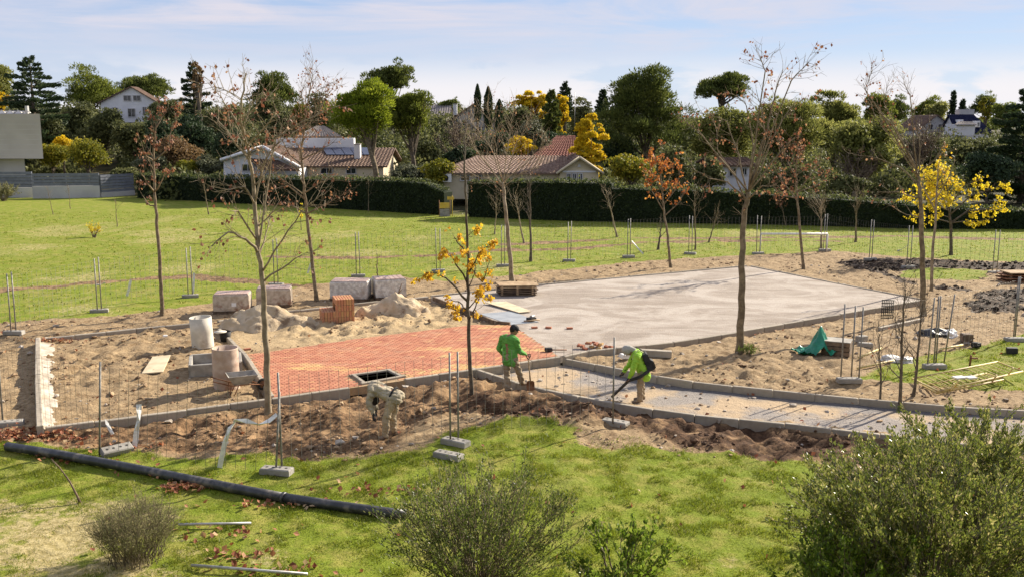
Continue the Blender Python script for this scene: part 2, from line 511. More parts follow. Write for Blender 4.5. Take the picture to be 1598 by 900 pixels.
# ---- material of the ground: colour by what lies there, relief by bump
def ground_material():
    t = NT('ground')
    a, b = t.attr('cover'), t.attr('cover_b')
    sa, sb = t.n.new('ShaderNodeSeparateColor'), t.n.new('ShaderNodeSeparateColor')
    t.l.new(a.outputs['Color'], sa.inputs[0]); t.l.new(b.outputs['Color'], sb.inputs[0])
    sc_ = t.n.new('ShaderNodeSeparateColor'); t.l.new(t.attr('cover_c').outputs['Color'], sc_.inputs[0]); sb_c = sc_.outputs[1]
    grass, soil, mud = sa.outputs[0], sa.outputs[1], sa.outputs[2]
    dry, path, sand = sb.outputs[0], sb.outputs[1], sb.outputs[2]
    nS, nM, nL = t.noise(34, 5, 0.65), t.noise(7, 6, 0.65), t.noise(0.8, 5, 0.6)
    tan = t.mix(t.ramp(nM, 0.35, 0.68), (0.21, 0.142, 0.075), (0.41, 0.298, 0.172))
    tan = t.mix(t.ramp(nL, 0.42, 0.66), tan, t.mix(t.ramp(nS, 0.4, 0.6), (0.22, 0.15, 0.08), (0.38, 0.275, 0.16)))
    tan = t.mix(t.math('MULTIPLY', t.ramp(t.noise(2.6, 6, 0.7), 0.52, 0.66), 0.7), tan, (0.16, 0.098, 0.048))
    tan = t.mix(t.math('MULTIPLY', t.ramp(nS, 0.56, 0.7), 0.6), tan, (0.17, 0.105, 0.055))
    sandc = t.mix(t.ramp(nM, 0.3, 0.7), (0.38, 0.275, 0.15), (0.47, 0.35, 0.205))
    c = t.mix(t.math('MULTIPLY', sand, 0.85), tan, sandc)
    sl_ = t.mix(t.ramp(nM, 0.36, 0.66), (0.062, 0.036, 0.019), (0.25, 0.15, 0.077))
    sl_ = t.mix(t.math('MULTIPLY', t.ramp(t.noise(1.3, 5, 0.65), 0.5, 0.62), 0.8), sl_, (0.32, 0.205, 0.108))
    sl_ = t.mix(t.math('MULTIPLY', sc_.outputs[2], t.ramp(t.noise(2.2, 5, 0.6), 0.36, 0.5)), sl_, t.mix(t.ramp(nM, 0.36, 0.66), (0.045, 0.024, 0.013), (0.125, 0.070, 0.038)))
    c = t.mix(soil, c, sl_)
    grey = t.mix(t.ramp(t.noise(60, 3, 0.7), 0.4, 0.62), (0.19, 0.165, 0.145), (0.39, 0.345, 0.305))
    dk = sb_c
    pth = t.mix(t.ramp(t.noise(0.55, 5, 0.6), 0.43, 0.56), grey, (0.43, 0.32, 0.205))
    pth = t.mix(dk, pth, t.mix(t.ramp(t.noise(60, 3, 0.7), 0.4, 0.62), (0.085, 0.08, 0.08), (0.24, 0.22, 0.21)))  # darker gravel beside the far kerb, its colour also painting in the kerb's shadow band
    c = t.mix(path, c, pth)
    g1 = t.mix(t.ramp(nS, 0.3, 0.7), (0.115, 0.16, 0.012), (0.195, 0.235, 0.02))
    g1 = t.mix(t.ramp(t.noise(1.7, 6, 0.65), 0.42, 0.66), g1, (0.255, 0.24, 0.05))
    g1 = t.mix(t.math('MULTIPLY', t.ramp(t.noise(0.45, 6, 0.68), 0.5, 0.7), 0.42), g1, (0.25, 0.215, 0.075))
    dryc = t.mix(t.ramp(nM, 0.35, 0.65), (0.27, 0.215, 0.085), (0.44, 0.36, 0.18))
    # worn turf: straw shows through wherever the fine noise says so
    g1 = t.mix(t.ramp(t.math('ADD', t.math('MULTIPLY', dry, 0.62), t.math('MULTIPLY', nM, 0.75)), 0.55, 0.82), g1, dryc)
    g1 = t.mix(t.math('MULTIPLY', t.ramp(t.noise(19, 5, 0.7), 0.60, 0.72), 0.55), g1, (0.075, 0.06, 0.025))
    gf = t.ramp(t.math('ADD', grass, t.math('MULTIPLY', t.math('SUBTRACT', nM, 0.5), 0.9)), 0.38, 0.62)
    c = t.mix(gf, c, g1)
    mc = t.mix(t.ramp(nM, 0.4, 0.65), (0.028, 0.018, 0.012), (0.11, 0.07, 0.042))
    mf = t.ramp(t.math('ADD', mud, t.math('MULTIPLY', t.math('SUBTRACT', nM, 0.5), 0.7)), 0.4, 0.6)
    c = t.mix(mf, c, mc)
    scr = t.mix(t.ramp(t.noise(0.5, 5, 0.65), 0.4, 0.65), (0.03, 0.032, 0.012), (0.085, 0.07, 0.03))
    c = t.mix(sc_.outputs[0], c, scr)
    t.col(c)
    t.set(Roughness=t.math('SUBTRACT', 0.97, t.math('MULTIPLY', mf, 0.12)))
    t.b.inputs['Specular IOR Level'].default_value = 0.15
    h = t.math('ADD', t.math('MULTIPLY', nS, 0.5), t.math('MULTIPLY', nM, 1.0))
    t.bump(h, 0.85, 0.055)
    return t.m
M_GROUND = ground_material()

YARD = g2([(210, 308.5), (335, 315), (525, 325), (692, 335), (800, 341), (955, 346), (1200, 350), (1420, 356), (1598, 357), (1800, 361)]) + [(400, 62), (1500, 200), (1500, 2000), (-1500, 2000), (-1500, 96), (-60, 96)]
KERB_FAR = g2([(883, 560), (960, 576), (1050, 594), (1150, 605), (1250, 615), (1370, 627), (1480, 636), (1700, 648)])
def build_ground():
    ys = [-60, -30, -10, 0, 4, 8, 11]
    y = 12.5
    while y < 62: ys.append(y); y += max(0.055, 0.0040 * y)
    while y < 2600: ys.append(y); y *= 1.035
    xs = list(np.arange(-19, 19.01, 0.10))
    x = 19.1; st = 0.11
    ext = []
    while x < 2200: ext.append(x); x += st; st *= 1.035 if x < 45 else 1.10
    xs = [-e for e in reversed(ext)] + xs + ext
    xs, ys = np.array(xs), np.array(ys)
    X, Y = np.meshgrid(xs, ys)
    nx, ny = len(xs), len(ys)
    z, m = ground_at(X.ravel(), Y.ravel(), True)
    V = np.stack([X.ravel(), Y.ravel(), z], 1)
    i = (np.arange(ny - 1)[:, None] * nx + np.arange(nx - 1)[None, :]).ravel()
    Q = np.stack([i, i + 1, i + 1 + nx, i + nx], 1)
    one = np.ones_like(z)
    xs_, ys_ = V[:, 0], V[:, 1]
    scrub = np.clip(-inpoly(xs_, ys_, YARD) / 1.5, 0, 1) * (ys_ > 60)
    A = np.stack([m['grass'], np.maximum(m['soil'], 0.8 * m['track']), m['mud'], one], 1)
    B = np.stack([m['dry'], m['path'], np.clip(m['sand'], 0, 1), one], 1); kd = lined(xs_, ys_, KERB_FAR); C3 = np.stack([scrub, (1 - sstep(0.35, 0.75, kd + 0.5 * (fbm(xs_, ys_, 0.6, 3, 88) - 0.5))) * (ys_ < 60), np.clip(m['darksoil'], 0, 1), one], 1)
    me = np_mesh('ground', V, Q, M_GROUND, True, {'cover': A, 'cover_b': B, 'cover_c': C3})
    o = link('ground', me); tag(o, kind='structure')
    return o
build_ground()

# ---- turf: blades near the camera, tufts further off
M_GRASS = leaf_mat('grass_blade', [(0.0, (0.09, 0.125, 0.010)), (0.45, (0.165, 0.205, 0.015)), (0.75, (0.25, 0.26, 0.03)), (0.86, (0.30, 0.25, 0.09)), (1.0, (0.42, 0.34, 0.17))], 0.5, 0.5)
def build_grass():
    def sow(n, y0, y1, spread):
        y = np.sqrt(RNG.uniform(y0 * y0, y1 * y1, n)); x = RNG.uniform(-1, 1, n) * (y * spread + 0.6)
        return x, y
    parts = []
    for n, y0, y1, h, w in ((300000, 13.4, 21, 0.042, 0.008), (120000, 20, 30, 0.045, 0.014), (70000, 30, 75, 0.055, 0.03)):
        x, y = sow(n, y0, y1, 0.56)
        z, m = ground_at(x, y, True)
        clump = fbm(x, y, 0.35, 3, 77)
        keep = (m['grass'] * (0.35 + 0.65 * sstep(0.35, 0.6, clump)) * (1 - 0.72 * m['dry']) > RNG.uniform(0.05, 1.0, n))
        x, y, z, dry, clump = x[keep], y[keep], z[keep], m['dry'][keep], clump[keep]
        k = len(x)
        hh = h * RNG.uniform(0.5, 1.5, k) * (0.6 + 0.9 * sstep(0.4, 0.75, clump)) * (1 - 0.4 * dry)
        a = RNG.uniform(0, 2 * math.pi, k); l = RNG.uniform(0.2, 1.1, k) * hh
        a2 = RNG.uniform(0, 2 * math.pi, k)
        ww = w * RNG.uniform(0.6, 1.4, k)
        B = np.stack([x, y, z - 0.01], 1)
        d = np.stack([np.cos(a), np.sin(a), np.zeros(k)], 1) * ww[:, None]
        tip = B + np.stack([np.cos(a2) * l, np.sin(a2) * l, hh], 1)
        parts.append((np.stack([B - d, B + d, tip], 1).reshape(-1, 3),
                      np.repeat(np.clip(0.18 + 0.5 * RNG.uniform(0, 1, k) + 0.5 * dry * RNG.uniform(0, 1, k) + 0.35 * (fbm(x, y, 1.5, 3, 5) - 0.5), 0, 1), 3)))
    V = np.concatenate([p[0] for p in parts]); T = np.concatenate([p[1] for p in parts])
    Q = np.arange(len(V)).reshape(-1, 3)
    o = link('grass', np_mesh('grass', V, Q, M_GRASS, False, {'tint': T}))
    tag(o, 'short yellowish green turf growing over the lawns round the work site', kind='stuff')
build_grass()

# ---- loose clods and stones on the disturbed ground
def ico(sub=1):
    bm = bmesh.new(); bmesh.ops.create_icosphere(bm, subdivisions=sub, radius=1.0)
    v = np.array([p.co[:] for p in bm.verts]); f = np.array([[q.index for q in p.verts] for p in bm.faces]); bm.free()
    return v, f
M_CLOD = rough_mat('clod', (0.15, 0.085, 0.045), (0.40, 0.28, 0.165), 5, 0.6, 50, 0.95, c3=(0.08, 0.045, 0.025), s3=0.7)
M_DKCLOD = rough_mat('dark_clod', (0.045, 0.024, 0.014), (0.14, 0.078, 0.043), 5, 0.6, 50, 0.95)
M_STONE = rough_mat('stone', (0.25, 0.20, 0.15), (0.48, 0.42, 0.35), 4, 0.5, 50, 0.9)
M_MUDCLOD = rough_mat('mud_clod', (0.020, 0.015, 0.012), (0.07, 0.05, 0.035), 6, 0.5, 40, 0.95, spec=0.1)
def lumps_mesh(name, x, y, z, r, mat, flat=0.65):
    v, f = ico(1); n = len(x)
    sc = r[:, None, None] * (1 + RNG.normal(0, 0.22, (n, len(v), 1)))
    q = v[None] * sc
    q[:, :, 2] *= flat
    a = RNG.uniform(0, 6.28, n); ca, sa = np.cos(a)[:, None], np.sin(a)[:, None]
    st = RNG.uniform(0.7, 1.5, n)[:, None]
    qx, qy = q[:, :, 0] * st, q[:, :, 1]
    V = np.stack([qx * ca - qy * sa + x[:, None], qx * sa + qy * ca + y[:, None], q[:, :, 2] + z[:, None]], 2).reshape(-1, 3)
    Q = (f[None] + (np.arange(n) * len(v))[:, None, None]).reshape(-1, 3)
    return np_mesh(name, V, Q, mat, False)
def build_clods():
    n = 80000
    y = RNG.uniform(18.5, 50, n); x = RNG.uniform(-0.6, 0.6, n) * y
    z, m = ground_at(x, y, True)
    cl = fbm(x, y, 1.1, 3, 51)
    d = (m['soil'] * 0.5 + m['track'] * 0.15 + m['dirt'] * (1 - m['soil']) * (0.20 + 0.3 * m['rough']) * (1 - 0.5 * m['sand'])) * sstep(0.38, 0.62, cl) * (1 - m['path'] * 0.85) * (1 - m['mud'])
    k = (d > RNG.uniform(0, 1, n)) & (inpoly(x, y, POLY_PAVE) > 0.12) & (inpoly(x, y, POLY_PLAZA) > 0.12)
    r = np.clip(RNG.lognormal(math.log(0.025), 0.5, n), 0.012, 0.085)
    k2 = k & (m['darksoil'] > 0.5)
    o = link('dark_soil_clods', lumps_mesh('dark_soil_clods', x[k2], y[k2], z[k2] + r[k2] * 0.2, r[k2] * 1.15, M_DKCLOD))
    tag(o, 'crumbled dark chocolate soil along the near side of the path', kind='stuff')
    k = k & ~k2
    o = link('soil_clods', lumps_mesh('soil_clods', x[k], y[k], z[k] + r[k] * 0.2, r[k], M_CLOD))
    tag(o, 'loose brown clods of dug soil over the bare earth', kind='stuff')
    n = 9000
    y = RNG.uniform(30, 47, n); x = RNG.uniform(10, 28, n)
    z, m = ground_at(x, y, True)
    k = m['mud'] * 0.8 > RNG.uniform(0.1, 1, n)
    r = np.clip(RNG.lognormal(math.log(0.04), 0.45, n), 0.015, 0.10)
    o = link('mud_clods', lumps_mesh('mud_clods', x[k], y[k], z[k] + r[k] * 0.2, r[k], M_MUDCLOD))
    tag(o, 'dark wet mud churned up at the right edge of the site', kind='stuff')
    n = 2500
    y = RNG.uniform(19, 46, n); x = RNG.uniform(-0.58, 0.58, n) * y
    z, m = ground_at(x, y, True)
    k = ((m['dirt'] + m['path']) * 0.35 > RNG.uniform(0, 1, n)) & (inpoly(x, y, POLY_PAVE) > 0.15) & (inpoly(x, y, POLY_PLAZA) > 0.15)
    r = np.clip(RNG.lognormal(math.log(0.03), 0.5, n), 0.012, 0.10)
    o = link('stones', lumps_mesh('stones', x[k], y[k], z[k] + r[k] * 0.3, r[k], M_STONE))
    tag(o, 'pale loose stones scattered over the bare earth', kind='stuff')
build_clods()

# fallen leaves: drifts against the kerb and pipe, and single ones over the lawn
M_DEAD = leaf_mat('dead_leaf', [(0, (0.16, 0.05, 0.025)), (0.4, (0.30, 0.10, 0.045)), (0.75, (0.40, 0.19, 0.09)), (1, (0.50, 0.36, 0.20))], 0.25, 0.7)
def build_fallen():
    def drift(n, cx, cy, sx, sy, rot=0):
        a, b = RNG.normal(0, sx, n), RNG.normal(0, sy, n)
        c = on(cx, cy)
        return c.x + a * math.cos(rot) - b * math.sin(rot), c.y + a * math.sin(rot) + b * math.cos(rot)
    spec = [(620, 42, 680, 0.65, 0.22, 0), (90, 85, 532, 0.35, 0.1, 0), (110, 290, 760, 0.22, 0.13, 0), (80, 310, 757, 0.3, 0.06, -.3), (60, 120, 718, 0.5, 0.1, -0.2),
            (40, 590, 766, 0.5, 0.12, 0), (40, 370, 868, 0.3, 0.1, 0), (40, 430, 890, 0.5, 0.12, 0), (50, 200, 698, 0.5, 0.15, 0), (60, 450, 790, 0.6, 0.1, 0), (36, 345, 835, 0.5, 0.15, 0)]
    xs, ys = zip(*[drift(*s) for s in spec])
    x, y = np.concatenate(xs), np.concatenate(ys)
    x2 = RNG.uniform(-1, 1, 260); y2 = RNG.uniform(14, 32, 260); x2 = x2 * y2 * 0.55
    x, y = np.concatenate([x, x2]), np.concatenate([y, y2])
    k = (inpoly(x, y, POLY_PAVE) > 0.1) & (inpoly(x, y, POLY_PLAZA) > 0.1)
    x, y = x[k], y[k]
    z = ground_at(x, y) + RNG.uniform(0.02, 0.07, len(x))
    nn = np.tile([0, 0, 1.0], (len(x), 1))
    o = link('fallen_leaves', leaf_mesh('fallen_leaves', np.stack([x, y, z], 1), 0.10, M_DEAD, nn, aspect=0.85))
    tag(o, 'dry reddish brown leaves lying on the grass and in drifts by the kerb and pipe', kind='stuff')
build_fallen()
# ================================================================== PAVING AND KERBS
M_KERB = rough_mat('kerb_concrete', (0.27, 0.23, 0.18), (0.38, 0.33, 0.26), 3, 0.35, 60, 0.9, c3=(0.27, 0.22, 0.17), s3=1.0, by_obj=0.22)
M_CONC = rough_mat('concrete', (0.25, 0.23, 0.20), (0.36, 0.335, 0.295), 4, 0.4, 45, 0.9, c3=(0.25, 0.21, 0.17), s3=1.6, by_obj=0.15)
M_MORTAR = rough_mat('mortar', (0.31, 0.26, 0.20), (0.48, 0.43, 0.36), 3, 0.7, 30, 0.95, bd=0.03, c3=(0.40, 0.30, 0.20), s3=2.0)

def plaza_mat():
    t = NT('plaza_concrete')
    a = t.noise(0.9, 6, 0.65, 0.6, stretch=(0.5, 1.6, 1)); b = t.noise(26, 4, 0.7)
    c = t.mix(t.ramp(a, 0.36, 0.66), (0.26, 0.212, 0.17), (0.37, 0.315, 0.262))
    c = t.mix(t.ramp(t.noise(0.35, 4, 0.6, 1.5), 0.45, 0.62), c, (0.41, 0.355, 0.30))
    c = t.mix(t.math('MULTIPLY', t.ramp(t.noise(2.4, 7, 0.7, 1.2, stretch=(0.35, 1.5, 1)), 0.53, 0.66), 0.42), c, (0.23, 0.185, 0.15))
    c = t.mix(t.math('MULTIPLY', t.ramp(b, 0.52, 0.72), 0.5), c, (0.20, 0.165, 0.14))
    c = t.mix(t.math('MULTIPLY', t.ramp(t.noise(3.5, 6, 0.7), 0.55, 0.75), 0.5), c, (0.30, 0.22, 0.15))
    t.col(c); t.set(Roughness=0.95); t.bump(t.math('ADD', b, t.noise(5, 5)), 0.6, 0.035)
    return t.m
mb = MB(); mb.prism(POLY_PLAZA, -0.10, 0.10)
PLAZA = tag(mb.build('plaza', plaza_mat()), kind='structure')

def brick_mat():
    t = NT('clay_paver')
    cr = t.n.new('ShaderNodeValToRGB'); e = cr.color_ramp.elements
    while len(e) < 5: e.new(0.5)
    for el, (p, c) in zip(e, [(0, (0.31, 0.11, 0.065)), (0.35, (0.42, 0.165, 0.095)), (0.62, (0.47, 0.21, 0.115)), (0.8, (0.50, 0.285, 0.125)), (1, (0.54, 0.37, 0.15))]):
        el.position = p; el.color = (*c, 1)
    t.l.new(t.attr('tint').outputs['Fac'], cr.inputs[0])
    c = t.mix(t.math('MULTIPLY', t.ramp(t.noise(2.2, 4, 0.6), 0.45, 0.7), 0.35), cr.outputs[0], (0.50, 0.33, 0.20))
    t.col(c); t.set(Roughness=0.9); t.bump(t.noise(60, 3), 0.3, 0.006)
    return t.m
M_BRICK = brick_mat()
M_BED = rough_mat('bedding_sand', (0.30, 0.20, 0.11), (0.40, 0.28, 0.16), 6, 0.5, 60, 0.95)
def brick_arrays(c, u, v, L, Wd, Hh, tint):
    "bevelled paver tops and sides for centres c (n,3)"
    n = len(c); b = 0.007
    loc = []
    for z, k in ((-Hh, 0), (-b, 0), (0, b)):
        for sx, sy in ((-1, -1), (1, -1), (1, 1), (-1, 1)): loc.append((sx * (L / 2 - k), sy * (Wd / 2 - k), z))
    loc = np.array(loc)
    V = c[:, None, :] + loc[None, :, 0:1] * u + loc[None, :, 1:2] * v + loc[None, :, 2:3] * np.array([0, 0, 1.0])
    f = [(8, 9, 10, 11)] + [(l * 4 + i, l * 4 + (i + 1) % 4, l * 4 + 4 + (i + 1) % 4, l * 4 + 4 + i) for l in (0, 1) for i in range(4)]
    Q = (np.array(f)[None] + (np.arange(n) * 12)[:, None, None]).reshape(-1, 4)
    return V.reshape(-1, 3), Q, np.repeat(tint, 12)
PIT = [G(547, 585, ZT), G(607, 576.5, ZT), G(631, 588, ZT), G(567, 599.5, ZT)]
PIT2 = [tuple(p[:2]) for p in PIT]
UX = (G(872, 555, ZT) - G(424, 620, ZT)); UX.z = 0; UX.normalize(); UY = Vector((-UX.y, UX.x, 0))
UROT = math.atan2(UX.y, UX.x)
def build_paving():
    o = G(424, 620, ZT)
    key = POLY_PAVE[:2] + [PIT2[3], PIT2[2], PIT2[1], PIT2[0], PIT2[3]] + [POLY_PAVE[1]] + POLY_PAVE[2:]
    mb = MB(); mb.prism(key, -0.10, ZT - 0.012)
    pv = tag(mb.build('brick_paving', M_BED), kind='structure')
    cs = []
    for j in range(-5, 110):
        for i in range(-10, 80):
            q = o + UX * (i * 0.204 + (j % 2) * 0.102) + UY * (j * 0.104)
            cs.append((q.x, q.y, ZT))
    cs = np.array(cs)
    d = inpoly(cs[:, 0], cs[:, 1], POLY_PAVE); dp = inpoly(cs[:, 0], cs[:, 1], PIT2)
    cs = cs[(d < -0.06) & (dp > 0.10)]
    cs[:, 2] += RNG.normal(0, 0.0022, len(cs))
    # a band of yellower pavers runs along the paving
    z1 = fbm(cs[:, 0] + cs[:, 1] * 0.3, cs[:, 1] * 3, 2.2, 3, 5)
    tint = np.clip(RNG.normal(0.36, 0.16, len(cs)) + 0.42 * sstep(0.54, 0.68, z1), 0, 1)
    order = np.argsort(cs[:, 1]); near, far = order[:300], order[300:]
    V, Q, T = brick_arrays(cs[far], np.array(UX), np.array(UY), 0.198, 0.097, 0.05, tint[far])
    b = link('brick_field', np_mesh('brick_field', V, Q, M_BRICK, False, {'tint': T}), pv); tag(b, kind='stuff')
    var = []
    for k in range(8):
        V, Q, T = brick_arrays(np.zeros((1, 3)), np.array(UX), np.array(UY), 0.198, 0.097, 0.05, np.array([k / 7.0]))
        var.append(np_mesh('brick', V, Q, M_BRICK, False, {'tint': T}))
    for i in near:
        link('brick', var[int(round(float(tint[i]) * 7))], pv, cs[i])
    # tree pit: four kerb stones round an opening
    return pv
PAVING = build_paving()

def stone_mesh(L, Wd, Hh, bev=0.015):
    mb = MB(); mb.box((0, 0, -Hh / 2), (L, Wd, Hh), 0, 0, bev); return mb.mesh('kerb_stone', M_KERB)
_stone = {}
def kerb(pts, top, hh=0.30, wd=0.12, unit=1.0, name='kerb', skip=()):
    "a line of concrete kerb stones butted end to end along pts (world xy)"
    k = empty(name, (0, 0, 0), kind='structure')
    key = (hh, wd)
    if key not in _stone: _stone[key] = stone_mesh(1.0, wd, hh)
    P_ = [Vector((x, y)) for x, y in pts]
    seg = [(P_[i + 1] - P_[i]).length for i in range(len(P_) - 1)]
    tot = sum(seg); n = max(1, round(tot / unit)); st = tot / n
    def at(s):
        for i, l in enumerate(seg):
            if s <= l + 1e-6: return P_[i] + (P_[i + 1] - P_[i]) * (s / l)
            s -= l
        return P_[-1]
    for i in range(n):
        if i in skip: continue
        a, b = at(i * st), at((i + 1) * st)
        m = (a + b) / 2; d = b - a
        o = link('kerb_stone', _stone[key], k, (m.x, m.y, top + random.uniform(-0.008, 0.008)))
        o.rotation_euler = (random.uniform(-0.015, 0.015), random.uniform(-0.006, 0.006), math.atan2(d.y, d.x) + random.uniform(-0.008, 0.008))
        o.scale = (d.length - 0.012, 1, 1)
    return k
def pxk(pts, z): return g2(pts, z)
K_LEFT = kerb(pxk([(59, 526), (59, 596), (62, 664)], 0.26), 0.26, 0.42, 0.14)
kerb(pxk([(66, 527), (140, 520), (302, 503)], 0.14), 0.14, 0.30, 0.12)
kerb(pxk([(340, 500), (390, 491), (450, 485), (520, 477), (668, 462)], 0.12), 0.12, 0.30, 0.12)
kerb(pxk([(70, 666), (240, 645), (424, 621), (545, 604)], 0.15), 0.15, 0.32, 0.12)
kerb(pxk([(632, 590), (740, 575), (873, 556)], 0.15), 0.15, 0.32, 0.12)
kerb(pxk([(880, 555), (895, 549), (1060, 532), (1150, 517), (1300, 491), (1440, 467)], 0.15), 0.15, 0.32, 0.12)
kerb(pxk([(883, 559), (960, 573), (1050, 591), (1150, 602), (1250, 612), (1370, 624), (1480, 633), (1598, 640), (1700, 644), (2300, 662)], 0.09), 0.09, 0.46, 0.10)
kerb(pxk([(735, 573), (820, 600), (900, 617), (1000, 635), (1100, 648), (1200, 657), (1340, 672), (1480, 689), (1640, 705), (2200, 770)], 0.12), 0.12, 0.34, 0.12)
kerb(pxk([(342, 512), (384, 553), (407, 590), (424, 617)], 0.15), 0.15, 0.34, 0.12)
kerb(pxk([(672, 461), (838, 443.5), (1000, 429), (1165, 414)], 0.12), 0.12, 0.26, 0.08)
kerb(pxk([(1172, 414.5), (1300, 440), (1442, 467)], 0.12), 0.12, 0.26, 0.08)
# tree pit frame, of four stones
kp = empty('tree_pit_kerb', kind='structure')
for a, b in ((0, 1), (1, 2), (2, 3), (3, 0)):
    p, q = PIT[a], PIT[b]; d = q - p; m = (p + q) / 2
    inn = (sum(PIT, Vector()) / 4 - m).normalized() * 0.05
    mb = MB(); mb.box((0, 0, -0.19), (d.length - (0.11 if a % 2 else -0.09), 0.10, 0.38), 0, 0, 0.012)
    o = mb.build('kerb_stone', M_KERB, kp); o.location = (m.x + inn.x, m.y + inn.y, ZT + 0.035 + 0.004 * a)
    o.rotation_euler = (0, 0, math.atan2(d.y, d.x))
mb = MB(); cpit = sum(PIT, Vector()) / 4
mb.prism([tuple((cpit + (p - cpit) * 0.93)[:2]) for p in PIT], -0.3, -0.17)
tag(mb.build('pit_soil', M_CLOD, kp), kind=None)
# mortar spilled along the inside of the left kerb
def haunch(name, pts, w, h, parent):
    V, Fc = [], []
    n, k = 60, 6
    A = [Vector((*p, 0)) for p in pts]
    for i in range(n):
        s = i / (n - 1) * (len(A) - 1); j = min(int(s), len(A) - 2); p = A[j].lerp(A[j + 1], s - j)
        t = (A[j + 1] - A[j]).normalized(); nn = Vector((t.y, -t.x, 0))
        ww = w * (0.8 + 0.5 * float(fbm(np.array([i * .3]), np.array([3.]), 4, 3, 2)[0]))
        for q in range(k):
            f = q / (k - 1)
            hz = h * (1 - f) ** 0.8 + 0.05 * (random.random() - 0.5) * (1 - f) - 0.02 * f
            V.append(p + nn * (ww * f) + Vector((0, 0, gz(p.x, p.y) * f + hz)))
    for i in range(n - 1):
        for q in range(k - 1):
            a = i * k + q; Fc.append((a, a + k, a + k + 1, a + 1))
    mb = MB(); mb.add(V, Fc, 0, True)
    return mb.build(name, M_MORTAR, parent)
haunch('mortar_haunch', pxk([(63, 664), (62, 596), (63, 530)], 0.2), 0.34, 0.14, K_LEFT)

# ================================================================== THINGS ON THE SITE
M_WOOD = rough_mat('sawn_wood', (0.34, 0.23, 0.13), (0.48, 0.35, 0.21), 4, 0.4, 40, 0.85, by_obj=0.3)
M_PLY = rough_mat('plywood', (0.50, 0.40, 0.26), (0.60, 0.50, 0.34), 3, 0.25, 40, 0.8, by_obj=0.1)
M_DARKWOOD = rough_mat('weathered_wood', (0.10, 0.07, 0.05), (0.20, 0.14, 0.09), 5, 0.5, 40, 0.9, by_obj=0.3)
M_GALV = rough_mat('galvanised_steel', (0.36, 0.35, 0.33), (0.50, 0.49, 0.47), 8, 0.1, 80, 0.5, 0.55, spec=0.5)
M_RUST = rough_mat('rusty_steel', (0.16, 0.07, 0.035), (0.30, 0.15, 0.08), 6, 0.4, 60, 0.85, 0.2)
M_PIPE = rough_mat('black_plastic', (0.022, 0.023, 0.026), (0.05, 0.05, 0.055), 6, 0.1, 60, 0.42, spec=0.5, c3=(0.14, 0.12, 0.10), s3=3)
M_TUBE = rough_mat('grey_fibre_cement', (0.50, 0.46, 0.38), (0.62, 0.57, 0.48), 3, 0.2, 40, 0.75, c3=(0.42, 0.36, 0.28), s3=2)
M_DRUM = rough_mat('dirty_drum', (0.38, 0.27, 0.20), (0.50, 0.39, 0.31), 3, 0.3, 40, 0.8, c3=(0.30, 0.17, 0.12), s3=1.6)
M_WRAP = rough_mat('plastic_wrap', (0.44, 0.41, 0.38), (0.68, 0.65, 0.60), 9, 0.6, 14, 0.35, spec=0.5, c3=(0.36, 0.29, 0.24), s3=1.6, bd=0.03)
M_WRAPRED = rough_mat('wrapped_clay', (0.38, 0.31, 0.24), (0.53, 0.45, 0.36), 7, 0.4, 16, 0.4, spec=0.4, c3=(0.24, 0.13, 0.09), s3=2.2, bd=0.02)
M_TARP = rough_mat('green_tarpaulin', (0.004, 0.17, 0.095), (0.02, 0.27, 0.15), 3, 0.5, 12, 0.35, spec=0.5, bd=0.03)
M_TAPE = rough_mat('white_tape', (0.62, 0.60, 0.57), (0.78, 0.77, 0.74), 6, 0.2, 20, 0.5)
M_YEL = rough_mat('dull_yellow_paint', (0.50, 0.38, 0.13), (0.62, 0.50, 0.22), 5, 0.2, 40, 0.6, c3=(0.30, 0.20, 0.10), s3=2)
M_WHITE = rough_mat('white_plastic', (0.70, 0.68, 0.64), (0.80, 0.78, 0.75), 5, 0.2, 30, 0.5)
M_DARK = rough_mat('dark_rubber', (0.02, 0.02, 0.02), (0.05, 0.045, 0.04), 5, 0.3, 30, 0.7)
M_STEELPLATE = rough_mat('steel_plate', (0.27, 0.285, 0.30), (0.36, 0.375, 0.385), 2, 0.1, 30, 0.55, 0.2, spec=0.4)

